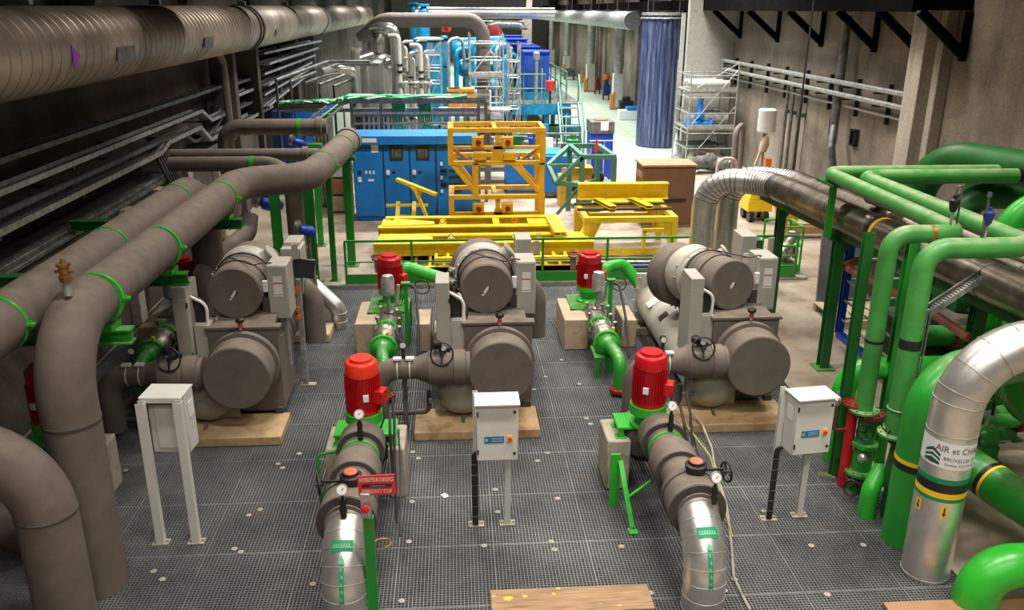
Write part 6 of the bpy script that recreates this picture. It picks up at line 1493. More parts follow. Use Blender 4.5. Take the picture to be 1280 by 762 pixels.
for j, (px, py, Yk, ax) in enumerate(((862, 193, 28, (1, .2, .05)), (870, 203, 27.2, (1, -.3, .0)), (885, 198, 27.6, (.6, -.8, -.1)), (858, 206, 26.8, (1, .3, .1)))):
    b = MB(); c = A(px, py, Yk); c.z = max(.25, c.z); b.lathe(c, ax, [(0, .2), (.02, .24), (.1, .24), (.12, .22), (.9, .22), (.92, .25), (1, .25)], 20); part('elbow', b, M['galvd'] if j % 2 else M['steeld'], t)
p_ = A(957, 168, 22.5)
t = thing('white_tank', (p_.x, 22.5, 0), 'white cylindrical water tank mounted high near the right wall conduits', 'tank')
z0 = A(957, 165, 22.5).z; z1 = A(957, 136, 22.5).z
b = MB(); b.lathe((p_.x, 22.5, z0), (0, 0, 1), [(0, .2), (.03, .235), (z1-z0-.03, .235), (z1-z0, .2)], 28); part('tank_body', b, M['white'], t)
b = MB(); b.cyl((p_.x, 22.6, 0), (p_.x, 22.6, z0), .05, n=10); b.bx(p_.x-.2, p_.x+.2, 22.5, 22.8, 0, .05); part('stand', b, M['conc'], t)
b = MB(); b.lathe((p_.x-.08, 22.4, z0-.5), (.2, 0, 1), [(0, .1), (.2, .12), (.4, .06)], 14); b.tube([(p_.x-.1, 22.4, z0-.4), (p_.x-.3, 22.3, z0-.9), (p_.x-.1, 22.3, z0-1.2)], .04, bend=.2, n=10); part('hose', b, M['woodp'], t)
b = MB(); b.bx(p_.x+.02, p_.x+.17, 22.3, 22.45, z0-1.15, z0-.7); part('orange_tag', b, M['orange'], t)
t = thing('hoop_rail', (A(925, 190, 25).x, 25, 0), 'bent grey tube hoop standing by the right wall near the scaffold', 'hoop')
x0, x1 = A(918, 190, 25).x, A(933, 190, 25).x; zt = A(928, 156, 25).z
b = MB(); b.tube([(x0, 25, 0), (x0, 25, zt-.15), (x1, 25.5, zt), (x1, 25.5, 0)], .08, bend=.22, n=14); part('tube', b, M['ins'], t)
t = thing('hoop_rail', (A(908, 207, 24).x, 24, 0), 'pale thick tube hoop standing behind the silver U-bend', 'hoop')
x0, x1 = A(897, 207, 24).x, A(921, 207, 24).x; zt = A(908, 198, 24).z
b = MB(); b.tube([(x0, 24, 0), (x0, 24, zt), (x1, 24, zt), (x1, 24, 0)], .05, bend=.25, n=12); part('tube', b, M['conc'], t)
# ================================================================= FAR ZONE
# vertical duct units on the right
dk = thing('extraction_duct', (8.3, 40, 4.4), 'long shiny spiral duct hanging high on the right of the aisle', 'duct')
e0 = A(795, 26, 37.5); zc = e0.z; xd = e0.x-.15
b = MB(); pr = []; y = 37.5
while y < 84: pr += [(y, .36), (y+.38, .36), (y+.4, .38), (y+.44, .38), (y+.46, .36)]; y += .5
b.lathe((xd, 0, zc), (0, 1, 0), pr, 32); part('duct_wall', b, M['galv'], dk)
b = MB()
for k in range(10): b.cyl((xd, 38.5+k*2.6, zc+.36), (xd, 38.5+k*2.6, 8.99), .02, n=8); b.bx(xd-.1, xd+.1, 38.4+k*2.6, 38.6+k*2.6, zc+.36, zc+.45)
part('hanger', b, M['galvd'], dk)
ord_ = ['nearest', 'second nearest', 'third nearest', 'farthest']
for i, (px, yb, yt) in enumerate(((772, 137, 92), (738, 115, 80), (719, 95, 70), (705, 84, 62))):
    p_ = G(px, yb); Yk = p_.y; p_ = A(px, yb, Yk); zt = A(px, yt, Yk).z; w = .27; p_.x = min(p_.x, 9.1)
    t = thing('filter_unit', (p_.x, Yk, 0), '%s white filter column with flexible duct along the right side of the aisle' % ord_[i], 'filter unit', 'white filter columns with flexible ducts')
    b = MB(); b.bx(p_.x-w, p_.x+w, Yk, Yk+.5, .1, zt); part('housing', b, M['white'], t, .02)
    b = MB(); b.bx(p_.x-w-.02, p_.x-w+.1, Yk-.03, Yk+.05, .1, .9); b.bx(p_.x-w-.15, p_.x-w-.05, Yk-.05, Yk+.2, 0, .8); part('orange_guard', b, M['crate'], t)
    b = MB(); pr = []; z = zt+.35
    while z < zc-.3: pr += [(z, .26), (z+.06, .28), (z+.12, .26)]; z += .16
    b.lathe((p_.x, Yk+.25, 0), (0, 0, 1), pr, 20); part('flexible_duct', b, M['galv'], t)
    b = MB(); b.lathe((p_.x, Yk+.25, zt), (0, 0, 1), [(0, .22), (.36, .26)], 20); part('transition', b, M['galv'], t)
    b = MB(); b.bx(p_.x-w-.1, p_.x+w+.1, Yk-.05, Yk+.55, 0, .1); part('base', b, M['conc'], t)
for lab, px, py, w, h, m, nm, cat in (
    ('black wrapped machine beside the nearest white filter column', 783, 142, 18, 20, 'black', 'covered_machine', 'machine'),
    ('dark red tall rack between white filter columns', 747, 118, 7, 20, 'redd', 'tall_rack', 'rack'),
    ('blue and red trolley with an orange lamp between filter columns', 758, 125, 9, 24, 'navy', 'service_trolley', 'trolley'),
    ('orange machine standing left of the second filter column', 729, 108, 8, 18, 'crate', 'small_machine', 'machine'),
    ('grey machine cluster in front of the farthest filter columns', 712, 100, 14, 14, 'galvd', 'small_machine', 'machine')):
    p_ = G(px, py); Yk = p_.y; s = F/((p_-V((0, 0, H))).dot(FW)); W_, Hh = w/s/2, h/s*1.03
    t = thing(nm, (p_.x, Yk, 0), lab, cat)
    b = MB(); b.bx(p_.x-W_, p_.x+W_, Yk, Yk+W_*1.5, .25, Hh*.75); b.bx(p_.x-W_*.6, p_.x+W_*.5, Yk+.05, Yk+W_, Hh*.75, Hh); part('body', b, M[m], t, .05)
    b = MB()
    for sx in (-.8, .8): b.cyl((p_.x+sx*W_, Yk+.1, 0), (p_.x+sx*W_, Yk+.1, Hh*.6), .035, n=8); b.cyl((p_.x+sx*W_, Yk+W_, 0), (p_.x+sx*W_, Yk+W_, Hh*.5), .035, n=8)
    part('leg', b, M['insd'], t)
    if nm == 'service_trolley': b = MB(); b.lathe((p_.x, Yk+.3, Hh), (0, 0, 1), [(0, .2), (.2, .2), (.3, .1)], 14); part('lamp', b, M['orange'], t)
t = thing('plastic_crate', (G(784, 148).x, G(784, 148).y, 0), 'white and light blue crate on the floor by the black wrapped machine', 'crate')
p_ = G(784, 150); b = MB(); b.bx(p_.x-.4, p_.x+.5, p_.y, p_.y+.6, 0, .45); part('body', b, M['paper'], t, .03); b = MB(); b.bx(p_.x, p_.x+.5, p_.y, p_.y+.6, .45, .6); part('lid', b, M['blue'], t)
# floor line
b = MB(); q0, q1 = G(741, 130), G(762, 150); b.poly([(q0.x-.04, q0.y+14, .002), (q0.x+.04, q0.y+14, .002), (q1.x+.04, 35, .002), (q1.x-.04, 35, .002)], (0, 0, .003)); struct('trim_60', b, mat('worn_yellow_line', (.5, .45, .15), .6))
# central pale column
p_ = A(659, 40, 48); t = thing('concrete_column', (p_.x, 48, 0), 'square pale column rising to the roof behind the dark blue units', 'column')
b = MB(); b.bx(p_.x-.25, p_.x+.25, 48, 48.5, 0, 8.99); part('shaft', b, M['conc'], t); b = MB(); b.bx(p_.x-.4, p_.x+.4, 47.9, 48.6, 0, .3); part('base', b, M['conc'], t)
# large horizontal duct and tank at the top
t = thing('roof_tank', (0, 40, 5), 'huge grey horizontal vessel under the roof at the top centre', 'tank')
a0 = A(533, 8, 38); a1 = A(652, 8, 38)
b = MB(); b.lathe((a0.x, 38.8, a0.z+.75), (1, 0, 0), [(0, .3), (.1, 1.0), (.3, 1.15), (a1.x-a0.x, 1.15), (a1.x-a0.x+.2, 1.0)], 32); part('vessel', b, M['ins'], t)
b = MB(); b.lathe((a0.x+.1, 38.8, a0.z+.75), (1, 0, 0), [(0, 1.16), (0, 1.2), (.1, 1.2), (.1, 1.16)], 32); b.cyl((a0.x+1, 38.8, a0.z+1.8), (a0.x+1, 38.8, 8.99), .05); b.cyl((a1.x-1, 38.8, a0.z+1.8), (a1.x-1, 38.8, 8.99), .05); part('hanger', b, M['galvd'], t)
t = thing('cross_duct', (0, 36, 4.6), 'shiny round cross duct under the roof vessel', 'duct')
a0 = A(520, 16, 36); a1 = A(693, 17, 36); b = MB(); b.cyl((a0.x, 36, a0.z), (a1.x, 36, a0.z), .22, n=28); part('duct_wall', b, M['steel'], t)
b = MB(); b.cyl((a0.x, 36.4, a0.z-.35), (a1.x-1.2, 36.4, a0.z-.35), .06, n=12); b.cyl((a0.x+2, 36.6, a0.z-.55), (a1.x-1.5, 36.6, a0.z-.55), .05, n=12); part('small_pipe', b, M['galv'], t)
b = MB()
for f_ in (.1, .5, .9): x = a0.x+(a1.x-a0.x)*f_; b.cyl((x, 36, a0.z+.2), (x, 36, 8.99), .02, n=8)
part('hanger', b, M['insd'], t)
# big arch pipe
def fpipe(pts, r, lab, m='ins', bend=.4, name='far_pipe'):
    t = thing(name, pts[0], lab, 'pipe'); b = MB(); b.tube(pts, r, bend=bend, n=20); part('pipe_run', b, M[m], t); c = V(pts[-1])
    b = MB(); b.cyl(c-V((0, 0, .03)), c+V((0, 0, .03)), r*1.4, n=20); part('flange', b, M['galvd'], t); return t
Yk = 30; fpipe([A(452, 46, Yk+.6), A(478, 25, Yk), A(592, 25, Yk), A(604, 40, Yk), (A(604, 40, Yk).x, Yk, .1)], .24, 'fat grey arch pipe spanning over the tanks and dropping at the scaffold', bend=.7)
Yk = 27.5; q = A(495, 60, Yk); fpipe([A(468, 37, Yk+1.2), A(478, 35, Yk), A(492, 36, Yk), (q.x, Yk, q.z-.3), (q.x, Yk, .3)], .17, 'polished inverted U-pipe over the stainless tank', 'inox', .35)
Yk = 27.5; q = A(443, 60, Yk); fpipe([A(452, 58, Yk), A(444, 58, Yk), (q.x, Yk, q.z-.5), (q.x, Yk, .3)], .15, 'polished pipe on the left flank of the stainless tank', 'inox', .3)
fpipe([A(400, 90, 26), A(420, 86, 27), A(445, 89, 27.4), A(445, 120, 27.4)], .13, 'polished horizontal pipe reaching left from the stainless tank', 'inox', .3)
fpipe([A(612, 80, 36), A(612, 33, 36), A(620, 30, 36), A(652, 31, 36), A(653, 36, 36)], .15, 'silver bent pipe left of the pale column', 'galv', .4)
# stainless tank
Yk = 28.5; c = A(470, 100, Yk); zt = A(470, 80, Yk).z
t = thing('stainless_tank', (c.x, Yk, 0), 'stainless steel vertical tank with domed top behind the blue cabinets', 'tank')
b = MB(); b.lathe((c.x, Yk, 0), (0, 0, 1), [(.3, .6), (.32, .66), (zt, .66), (zt+.15, .6), (zt+.3, .4), (zt+.34, .2), (zt+.7, .18), (zt+.72, .28), (zt+.8, .28)], 36); part('tank_body', b, M['inox'], t)
b = MB(); b.lathe((c.x+.05, Yk-.1, zt+.5), (0, 0, 1), [(-.15, .2), (0, .27), (.3, .27), (.45, .18), (.6, .08)], 16); part('agitator', b, M['cast'], t)
b = MB(); b.lathe((c.x-.6, Yk-.4, zt+.1), (1, .3, .3), [(0, .1), (.1, .22), (.6, .22), (.7, .1)], 18); b.lathe((c.x+.3, Yk-.5, zt+.05), (1, .2, .2), [(0, .1), (.1, .2), (.5, .2), (.6, .1)], 18); part('manway', b, M['inox'], t)
b = MB(); b.torus((c.x, Yk, zt*.55), (0, 0, 1), .7, .03); b.cyl((c.x, Yk-.7, 1), (c.x, Yk-.7, zt*.55), .02, n=8); b.torus((c.x, Yk, zt*.3), (0, 0, 1), .7, .03)
for k in range(3): th = k*2.1; b.cyl((c.x+.5*math.cos(th), Yk+.5*math.sin(th), 0), (c.x+.5*math.cos(th), Yk+.5*math.sin(th), .35), .06, n=10)
part('hoop', b, M['galv'], t)
# inox pipe thicket right of it
t = thing('pipe_manifold', (A(510, 90, 27).x, 27, 0), 'thicket of thin stainless pipes and valves between the steel tank and blue tank', 'pipe')
for k in range(9):
    px = 500+k*4.4; Yk = 26.6+(k % 3)*.5; top = A(px, 45+(k*7) % 30, Yk).z; x = A(px, 90, Yk).x
    b = MB(); b.tube([(x, Yk, .5), (x, Yk, top), (x+(.3 if k % 2 else -.3), Yk+.2, top)], .045 if k % 3 else .07, bend=.1, n=10); part('pipe', b, M['inox'] if k % 2 else M['beige'], t)
    b = MB(); b.lathe((x, Yk, top*.75), (0, 0, 1), [(0, .06), (.02, .1), (.06, .1), (.08, .06), (.2, .06), (.22, .1), (.26, .1)], 12); b.lathe((x, Yk-.1, top*.5), (0, -1, 0), [(0, .06), (.2, .08), (.25, .04)], 10); part('valve', b, M['black'] if k % 3 == 0 else M['cast'], t)
b = MB()
for z in (1.2, 2.1, 2.9): b.cyl((A(498, 90, 26.5).x, 26.5, z), (A(540, 90, 26.5).x, 26.5, z), .035, n=8)
part('header', b, M['inox'], t)
# blue tanks
for i, (px, yt, w, Yk, lab, m) in enumerate(((537, 50, 34, 31.0, 'tall blue vertical tank with pale lid beside the stainless pipes', 'cyan'), (532, 8, 14, 34, 'slim light blue column behind the tall blue tank', 'cyan'), (520, 6, 12, 36, 'second slim blue column further behind the tall blue tank', 'cyan'), (556, 48, 10, 33, 'dark blue tank edge right of the tall blue tank', 'cyand'))):
    c = A(px, 100, Yk); zt = A(px, yt, Yk).z; r = w/2/F*(V((c.x, Yk, c.z-H)).dot(FW))
    t = thing('process_tank', (c.x, Yk, 0), lab, 'tank')
    b = MB(); b.lathe((c.x, Yk, 0), (0, 0, 1), [(.2, r*.9), (.25, r), (zt-.1, r), (zt, r*.85)] if i == 0 else [(.2, r), (zt-.2, r), (zt, r*.5)], 28); part('tank_body', b, M[m], t)
    b = MB(); b.lathe((c.x, Yk, zt), (0, 0, 1), [(0, r*1.1), (.04, r*1.1), (.1, r*.8)], 28); part('lid', b, M['galv' if i == 0 else m], t)
    b = MB()
    for k in range(3): th = k*2.1+.3; b.cyl((c.x+r*.8*math.cos(th), Yk+r*.8*math.sin(th), 0), (c.x+r*.8*math.cos(th), Yk+r*.8*math.sin(th), .3), .06, n=8)
    for z in (1.0, 2.0, 3.0): b.lathe((c.x, Yk, z), (0, 0, 1), [(0, r), (.0, r+.02), (.06, r+.02), (.06, r)], 28)
    part('support', b, M['cyand'], t)
scaffold(A(521, 100, 28.6).x, A(551, 100, 28.6).x, 28.6, 30, (1.2, 2.2, 3.1), 4.0, 'light scaffold tubes standing in front of the tall blue tank', deck=False)
scaffold(A(588, 100, 27.5).x, A(629, 100, 27.5).x, 27.5, 29.5, (.6, 1.7, 3.0), 4.3, 'aluminium scaffold tower in front of the cyan vessels and arch pipe')
scaffold(A(636, 100, 28.5).x, A(650, 100, 28.5).x, 28.5, 29.5, (.4, 1.4, 2.4), 4.0, 'narrow ladder scaffold left of the dark blue units', deck=False)
# cyan vessels thicket
t = thing('cyan_vessel', (A(575, 75, 34).x, 34, 0), 'group of cyan pressure vessels and bent pipes behind the scaffold tower', 'vessel')
for k, (px, py, Yk, L, r, ax) in enumerate(((563, 62, 34, 2.2, .42, (1, 0, .05)), (572, 85, 33, 1.6, .35, (1, .2, 0)), (612, 68, 36, 1.0, .4, (1, 0, 0)), (608, 95, 34, .9, .36, (1, 0, 0)), (585, 108, 32.5, 1.2, .3, (1, 0, 0)))):
    c = A(px, py, Yk); b = MB(); b.lathe(c, ax, [(0, r*.3), (.08, r*.8), (.25, r), (L-.25, r), (L-.08, r*.8), (L, r*.3)], 24); b.cyl(c+V((L*.3, 0, 0)), (c.x+L*.3, Yk, 0), .08, n=8); b.cyl(c+V((L*.8, 0, 0)), (c.x+L*.8, Yk, 0), .08, n=8); part('vessel_body', b, M['cyan'], t)
for k in range(8):
    px = 560+k*10; Yk = 31.5+(k % 3); q = A(px, 50+(k*13) % 35, Yk); b = MB(); b.tube([(q.x, Yk, .3), (q.x, Yk, q.z), (q.x+.5, Yk+.3, q.z+.1), (q.x+.6, Yk+.3, q.z-1)], .06+.03*(k % 2), bend=.25, n=10); part('bent_pipe', b, M['cyan'] if k % 2 else M['galv'], t)
b = MB(); q = A(558, 40, 31); b.lathe(q, (0, 0, 1), [(0, .1), (.05, .16), (.2, .16), (.25, .1)], 14); part('red_cap', b, M['tape'], t)
t = thing('red_disc', A(617, 45, 34.5), 'dark red round disc hanging beside the silver bent pipe', 'disc')
q = A(618, 46, 34.5); b = MB(); b.lathe(q, (-.5, -1, 0), [(0, .2), (.05, .42), (.15, .45), (.2, .3)], 24); part('disc', b, M['redd'], t); b = MB(); b.cyl(q, (q.x, 34.5, 0), .08, n=8); part('stand', b, M['galvd'], t)
# dark blue units row on cyan platform
P0 = A(590, 155, 31.5); P1 = A(722, 155, 31.5)
Yp = 31.5; zpl = A(680, 130, Yp).z; 
t = thing('steel_platform', ((P0.x+P1.x)/2, Yp, 0), 'cyan steel platform with railings and stairs carrying the dark blue units', 'platform')
xr_ = A(712, 130, Yp).x; xl_ = A(600, 130, Yp).x
b = MB(); b.bx(xl_, xr_, Yp, Yp+16, zpl-.08, zpl); part('deck', b, M['galvd'], t)
b = MB(); b.chan((xl_, Yp, zpl-.2), (xr_, Yp, zpl-.2), .12, .35, .03); b.chan((xr_, Yp, zpl-.2), (xr_, Yp+16, zpl-.2), .12, .35, .03); part('edge_beam', b, M['cyan'], t)
b = MB()
for k in range(5): x = xl_+(xr_-xl_)*k/4; b.bx(x-.08, x+.08, Yp+.05, Yp+.2, 0, zpl-.3)
for k in range(5): b.bx(xr_-.16, xr_, Yp+1+k*3.5, Yp+1.15+k*3.5, 0, zpl-.3)
part('leg', b, M['cyand'], t)
b = MB()
for z in (.55, 1.05): b.cyl((xl_, Yp, zpl+z), (xr_-.9, Yp, zpl+z), .025, n=8); b.cyl((xr_, Yp+1, zpl+z), (xr_, Yp+16, zpl+z), .03, n=8)
for k in range(7): x = xl_+(xr_-.9-xl_)*k/6; b.cyl((x, Yp, zpl), (x, Yp, zpl+1.05), .025, n=8)
for k in range(9): b.cyl((xr_, Yp+1+k*1.8, zpl), (xr_, Yp+1+k*1.8, zpl+1.05), .03, n=8)
part('railing', b, M['teal'], t)
sx0, sx1 = A(701, 150, 30.5).x, A(727, 150, 30.5).x
b = MB(); ns = 6
for k in range(ns): f_ = (k+.5)/ns; b.bx(sx0, sx1, Yp-1.7+f_*1.6, Yp-1.7+f_*1.6+.25, zpl*f_, zpl*f_+.04)
part('stair_tread', b, M['galv'], t)
b = MB()
for x in (sx0, sx1): b.beam((x, Yp-1.8, .05), (x, Yp, zpl), .05, .2); b.cyl((x, Yp-1.75, 1.0), (x, Yp, zpl+1.05), .03, n=8); b.cyl((x, Yp-1.75, 0), (x, Yp-1.75, 1.0), .03, n=8); b.cyl((x, Yp, zpl), (x, Yp, zpl+1.05), .03, n=8)
part('stringer', b, M['teal'], t)
b = MB(); b.bx(sx0, sx1+.1, Yp, Yp+14, zpl-.02, zpl+.02); part('walkway', b, M['galvd'], t)
for i, (px0, px1, yt, yb, Yk) in enumerate(((656, 687, 66, 122, 33), (650, 675, 60, 112, 36), (640, 668, 57, 108, 39), (628, 659, 50, 100, 42), (623, 653, 46, 92, 45))):
    a0 = A(px0, yt, Yk); a1 = A(px1, yt, Yk); z1 = a0.z
    t = thing('blue_unit', ((a0.x+a1.x)/2, Yk, zpl), ['nearest', 'second nearest', 'middle', 'second farthest', 'farthest'][i]+' tall deep blue box unit in the row on the cyan platform', 'machine', 'deep blue box units')
    b = MB(); b.bx(a0.x, a1.x, Yk, Yk+1.6, zpl+.3, z1); part('housing', b, M['blued'], t, .03)
    b = MB(); b.bx(a0.x-.04, a1.x+.04, Yk-.04, Yk+1.64, z1, z1+.05); b.bx(a0.x+.1, a1.x-.1, Yk-.02, Yk, zpl+.4, z1-.15, 1); part('cover', b, [M['blued'], M['navy']], t)
    b = MB(); b.bx(a0.x, a1.x, Yk, Yk+1.5, zpl, zpl+.3); part('base', b, M['cyand'], t)
t = thing('silver_standpipe', (A(671, 100, 31.8).x, 31.8, zpl), 'pair of thin silver standpipes in front of the nearest deep blue unit', 'pipe')
b = MB(); q = A(671, 75, 31.8); b.tube([(q.x, 31.8, zpl), (q.x, 31.8, q.z), (q.x+.1, 31.8, q.z+.1)], .05, n=10, bend=.05); b.tube([(q.x+.2, 31.8, zpl), (q.x+.2, 31.8, q.z-.3)], .03, n=8); b.lathe((q.x-.02, 31.75, q.z), (0, 0, 1), [(0, .06), (.1, .12), (.25, .12), (.3, .05)], 12); part('pipe', b, M['galv'], t)
t = thing('red_bucket', A(688, 108, 31.8), 'bright red box on the railing of the cyan platform', 'box')
q = A(688, 108, 31.7); b = MB(); b.lathe((q.x, 31.7, q.z-.15), (0, 0, 1), [(0, .12), (.35, .17), (.36, .14)], 16); part('body', b, M['tape'], t); b = MB(); b.cyl((q.x, 31.75, zpl), (q.x, 31.75, q.z-.14), .04, n=8); part('stem', b, M['black'], t)
t = thing('machine_row', (3, 27, 0), 'low green and cyan machinery under the cyan platform', 'machine')
for k in range(5):
    x = xl_+.3+k*.75; b = MB(); b.bx(x, x+.5, Yp+.4, Yp+1, .1, .9); part('green_block', b, M['greend'] if k % 2 else M['cyand'], t, .02)
b = MB(); a = A(672, 150, 30.8); b.bx(a.x, a.x+.4, 30.8, 31.1, .5, 1.1); b.bx(a.x+.1, a.x+.3, 30.85, 31.0, 0, .5); part('cyan_bracket', b, M['blue'], t)
# mid distance benches between yellow frame and platform
t = thing('work_bench', (A(650, 185, 25.5).x, 25.5, 0), 'long cluttered grey bench line behind the amber frames', 'bench')
bx0, bx1 = A(580, 180, 25.5).x, A(725, 180, 25.5).x
b = MB(); b.bx(bx0, bx1, 25.5, 26.4, .95, 1.02); b.bx(bx0, bx1, 25.6, 26.3, .35, .4); part('top', b, M['conc'], t)
b = MB()
for k in range(6): x = bx0+(bx1-bx0)*k/5; b.bx(x-.04, x+.04, 25.5, 25.58, 0, 1.0); b.bx(x-.03, x+.03, 25.5, 25.56, 1.0, 1.7)
b.cyl((bx0, 25.5, 1.5), (bx1, 25.5, 1.5), .03, n=8); part('leg', b, M['galvd'], t)
rnd = random.Random(4)
for k in range(14):
    x = bx0+(bx1-bx0)*(k+.4)/14; w = .1+rnd.random()*.12; h = .12+rnd.random()*.3; m = ['cast', 'blued', 'crate', 'paper', 'galv', 'insd', 'greend'][k % 7]
    b = MB(); b.lathe((x, 25.8+rnd.random()*.3, 1.02), (0, 0, 1), [(0, w), (h*.6, w), (h*.7, w*.5), (h, w*.5)], 12) if k % 2 else b.bx(x-w, x+w, 25.7, 26.0, 1.02, 1.02+h)
    solo('bench_item', b, M[m], ['small %s fitting standing on the long bench, number %d from the left' , 'small %s carton lying on the long bench, number %d from the left'][0 if k % 2 else 1] % ({'cast': 'rusty', 'blued': 'blue', 'crate': 'orange', 'paper': 'white', 'galv': 'silver', 'insd': 'dark', 'greend': 'green'}[m], k+1), 'fitting', 'items on the long bench')
# gallery with green cable tray above cabinets
Yt = 23.2
pts = [A(350, 131, Yt+.3), A(420, 128, Yt), A(436, 123, Yt), A(608, 123, Yt)]
z_ = pts[3].z
t = thing('cable_gallery', (pts[1].x, Yt, 0), 'overhead cable rack heaped with green cables above the blue cabinets', 'cable tray')
b = MB()
for i in range(3):
    p_, q_ = pts[i], pts[i+1]; b.beam(p_+V((0, -.2, -.06)), q_+V((0, -.2, -.06)), .02, .1); b.beam(p_+V((0, .3, -.06)), q_+V((0, .3, -.06)), .02, .1); b.beam(p_+V((0, .05, -.09)), q_+V((0, .05, -.09)), .5, .02)
part('rack', b, M['galvd'], t)
for k in range(14):
    b = MB(); pp = []
    for i in range(3):
        for j in range(7):
            f_ = j/7; q_ = pts[i].lerp(pts[i+1], f_); pp.append(q_+V((0, -.16+rnd.random()*.4, .0+rnd.random()*.09)))
    b.sweep(pp, .022, 6); part('cable', b, M['greenfl'] if k % 4 else M['paper'], t)
for px in (442, 478, 607, 598):
    x = A(px, 160, Yt).x; b = MB(); b.bx(x-.04, x+.04, Yt-.25, Yt-.17, 0, z_-.05); part('post', b, M['galvd'], t)
b = MB()
for z in (z_-.35, z_-.62): b.bx(A(440, 140, Yt).x, A(612, 140, Yt).x, Yt-.24, Yt-.2, z-.03, z+.03)
b.bx(A(350, 135, Yt).x, A(612, 140, Yt).x, Yt+.5, Yt+.56, z_-.4, z_-.3); part('side_rail', b, M['galv'], t)
for k in range(18):
    px = 490+k*1.9 if k < 9 else 523+(k-9)*1.8; x = A(px, 140, Yt+.5).x
    b = MB(); b.tube([(x, Yt+.4, z_), (x+.03, Yt+.45, z_-.3), (x+.05*(k % 3), Yt+.5, z_-1.1)], .022, bend=.1, n=6); part('hanging_cable', b, M['greenfl'], t)
t = thing('black_breaker_row', (A(465, 148, Yt+.8).x, Yt+.8, 2.0), 'row of black and white terminals above the left blue cabinets', 'terminal row')
b = MB()
for k in range(16): x = A(446+k*3.0, 148, Yt+.8).x; b.bx(x-.02, x+.02, Yt+.8, Yt+.86, z_-.95, z_-.45, k % 2)
b.bx(A(444, 148, Yt+.8).x, A(600, 148, Yt+.8).x, Yt+.86, Yt+.92, z_-1.02, z_-.94); part('terminal', b, [M['black'], M['paper']], t)
b = MB(); b.bx(A(446, 148, Yt+.8).x, A(600, 148, Yt+.8).x, Yt+.7, Yt+1.2, 2.2, 2.28); b.bx(A(446, 148, Yt+.8).x, A(446, 148, Yt+.8).x+.1, Yt+.8, Yt+.9, 0, z_-.5); b.bx(A(600, 148, Yt+.8).x-.1, A(600, 148, Yt+.8).x, Yt+.8, Yt+.9, 0, z_-.5); part('shelf', b, M['conc'], t)
# slanting small tray with green cable near grey pipes
t = thing('slanting_tray', A(410, 150, 20), 'slanting cable rack with one green cable above the grey branch pipes', 'cable tray')
a0 = A(378, 165, 18.5); a1 = A(418, 133, 22.5)
b = MB()
for s in (-.2, .2): b.beam(a0+V((s, 0, 0)), a1+V((s, 0, 0)), .04, .05)
for k in range(9): f_ = k/8; c = a0.lerp(a1, f_); b.beam(c-V((.2, 0, 0)), c+V((.2, 0, 0)), .03, .03)
b.bx(a0.x-.3, a0.x+.35, 18.45, 18.55, a0.z-.08, a0.z-.02); b.bx(a0.x+.0, a0.x+.07, 18.46, 18.54, 0, a0.z-.05); part('rack', b, M['galvd'], t)
b = MB(); b.tube([a0+V((.05, 0, .05)), a1+V((.08, 0, .05))], .022, n=6); b.tube([a0+V((-.05, 0, .05)), a1+V((-.04, 0, .05))], .018, n=6, m=1); part('cable', b, [M['greenfl'], M['blued']], t)
# orange crates, white box
for k, (px0, px1) in enumerate(((560, 576), (577, 593))):
    Yk = 25.0; a0 = A(px0, 137, Yk); a1 = A(px1, 111, Yk)
    b = MB(); b.bx(a0.x, a1.x, Yk, Yk+.5, a0.z, a1.z); t = thing('orange_crate', ((a0.x+a1.x)/2, Yk, a0.z), ['left orange plywood crate on the shelf above the amber frames', 'right orange plywood crate on the shelf above the amber frames'][k], 'crate', 'orange crates'); part('body', b, M['crate'], t, .02)
    b = MB(); b.bx(a0.x-.01, a1.x+.01, Yk-.01, Yk+.51, a1.z-.08, a1.z); part('lid', b, M['crate'], t)
zs = A(576, 137, 25).z
t = thing('storage_shelf', (A(585, 140, 25).x, 25, 0), 'pale shelf carrying the orange crates behind the amber frames', 'shelf')
b = MB(); b.bx(A(548, 140, 25).x, A(640, 140, 25).x, 24.9, 25.8, zs-.06, zs); b.bx(A(548, 140, 25).x, A(640, 140, 25).x, 24.9, 25.8, zs-.5, zs-.44); part('board', b, M['conc'], t)
b = MB()
for px in (549, 585, 612, 639): x = A(px, 140, 25).x; b.bx(x-.03, x+.03, 24.9, 24.98, 0, zs); b.bx(x-.03, x+.03, 25.7, 25.78, 0, zs)
part('upright', b, M['galvd'], t)
t = thing('white_cabinet', (A(606, 130, 25.2).x, 25.2, zs), 'small white cabinet standing right of the orange crates', 'cabinet')
a0 = A(594, 137, 25.1); a1 = A(614, 114, 25.1); b = MB(); b.bx(a0.x, a1.x, 25.1, 25.6, zs, a1.z); part('body', b, M['white'], t, .01)
b = MB()
for k in range(3): b.bx(a0.x+.05, a1.x-.05, 25.08, 25.1, zs+.1+k*.18, zs+.2+k*.18)
part('drawer_front', b, M['galvd'], t)
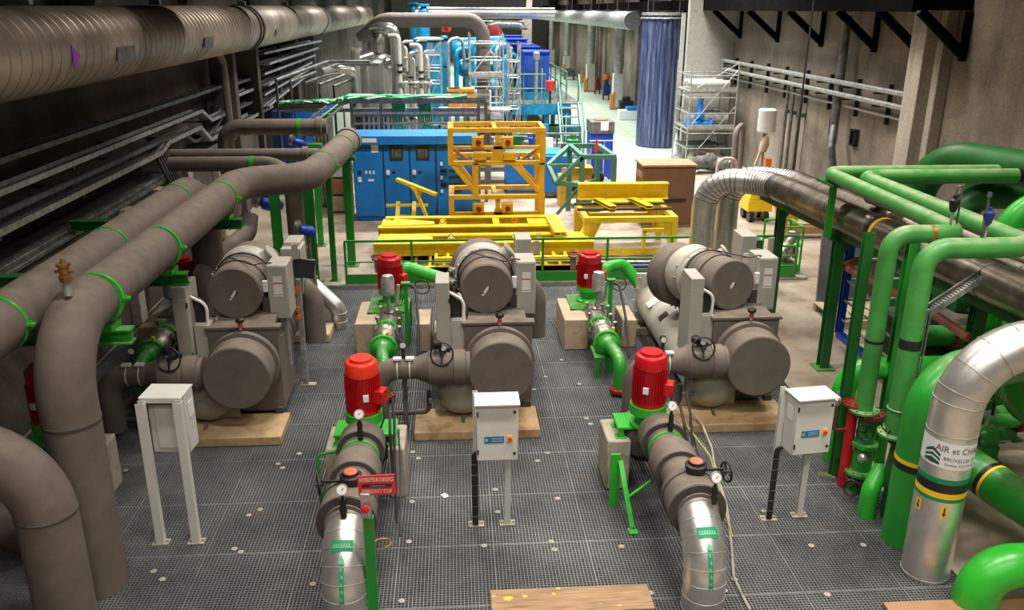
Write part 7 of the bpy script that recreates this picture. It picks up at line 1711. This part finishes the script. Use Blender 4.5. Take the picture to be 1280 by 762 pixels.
# blue cabinet far left
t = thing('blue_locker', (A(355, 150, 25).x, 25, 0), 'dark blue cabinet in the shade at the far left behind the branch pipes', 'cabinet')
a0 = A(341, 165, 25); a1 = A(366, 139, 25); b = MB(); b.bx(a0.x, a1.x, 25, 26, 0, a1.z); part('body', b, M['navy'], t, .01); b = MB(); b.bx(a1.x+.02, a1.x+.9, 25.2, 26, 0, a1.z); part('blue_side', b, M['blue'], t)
t = thing('grey_locker', (A(400, 170, 23).x, 23, 0), 'tall ribbed grey panel unit between the grey pipes and blue cabinets', 'cabinet')
a0 = A(392, 180, 22.5); a1 = A(412, 143, 22.5); b = MB(); b.bx(a0.x, a1.x, 22.5, 23, 0, a1.z); part('body', b, M['galvd'], t, .01)
b = MB()
for k in range(5): x = a0.x+(a1.x-a0.x)*(k+.5)/5; b.bx(x-.02, x+.02, 22.46, 22.5, .1, a1.z-.1)
part('rib', b, M['galv'], t)
t = thing('wrapped_stack', (A(428, 250, 22).x, 22, 0), 'stack of cardboard and plastic wrapped goods left of the blue cabinets', 'stack')
a0 = A(415, 265, 21.8); a1 = A(438, 215, 21.8)
for k in range(4): b = MB(); z = k*.45; b.bx(a0.x+.05*(k % 2), a1.x-.04*k, 21.8, 22.6, z+.03, z+.43); part('carton', b, [M['woodp'], M['browt'], M['paper'], M['woodp']][k], t, .03)
# cable galleries at far top left: dark structure clutter
for k in range(5):
    a0 = A(345+k*18, 100+k*2, 24+k*1.3); b = MB(); b.tube([a0, a0+V((1.2, 1.5, .4)), a0+V((2.4, 1.5, .4))], .05, bend=.2, n=10)
    t = thing('bent_conduit', a0, ['first', 'second', 'third', 'fourth', 'fifth'][k]+' bent grey conduit from the left below the slanting tray stack', 'conduit', 'bent conduits at the back left'); part('tube', b, M['galvd'], t); b = MB(); b.cyl(a0, (a0.x, a0.y, 0), .04, n=8); part('stand', b, M['insd'], t)
# ================================================================= CAMERA AND LIGHT
cam = bpy.data.cameras.new('camera'); co = bpy.data.objects.new('camera', cam); COL.objects.link(co)
cam.sensor_width = 36; cam.lens = F/1280*36; cam.clip_end = 200
R = Matrix((RT, -DN, -FW)).transposed()
co.matrix_world = Matrix.Translation((0, 0, H)) @ R.to_4x4()
SC.camera = co
def lamp(x, y, z, e, sx=1.6, sy=.5, col=(1, .93, .84)):
    l = bpy.data.lights.new('ceiling_lamp', 'AREA'); l.shape = 'RECTANGLE'; l.size = sx; l.size_y = sy; l.energy = e; l.color = col; l.spread = math.radians(140 if y < 3 else 106 if y < 14 else 128)
    o = bpy.data.objects.new('ceiling_lamp', l); o.location = (x, y, z); COL.objects.link(o); return o
for y in (-4, .5, 5.5, 11, 17, 24, 31, 39, 47, 56, 66, 78):
    for x in (-1.0, 2.6, 5.8):
        far = y > 20
        lamp(x, y, 8.6, 138 if y < 14 else 260 if not far else 450, col=(1, .93, .83) if not far else (.97, .98, .95))
lamp(7.2, 26.5, 8.6, 420, col=(1, .95, .88))
lamp(8.2, 23.0, 8.6, 120, col=(1, .95, .88))
w = bpy.data.worlds.new('world'); SC.world = w; w.use_nodes = True
w.node_tree.nodes['Background'].inputs[0].default_value = (.55, .52, .5, 1); w.node_tree.nodes['Background'].inputs[1].default_value = .1
vs = SC.view_settings; vs.view_transform = 'Standard'; vs.look = 'None'; vs.gamma = 1; vs.use_curve_mapping = False; vs.exposure = 0
SC.cycles.max_bounces = 6; SC.cycles.diffuse_bounces = 3; SC.cycles.glossy_bounces = 3; SC.cycles.transparent_max_bounces = 8
SC.cycles.use_denoising = True; SC.cycles.sample_clamp_indirect = 4
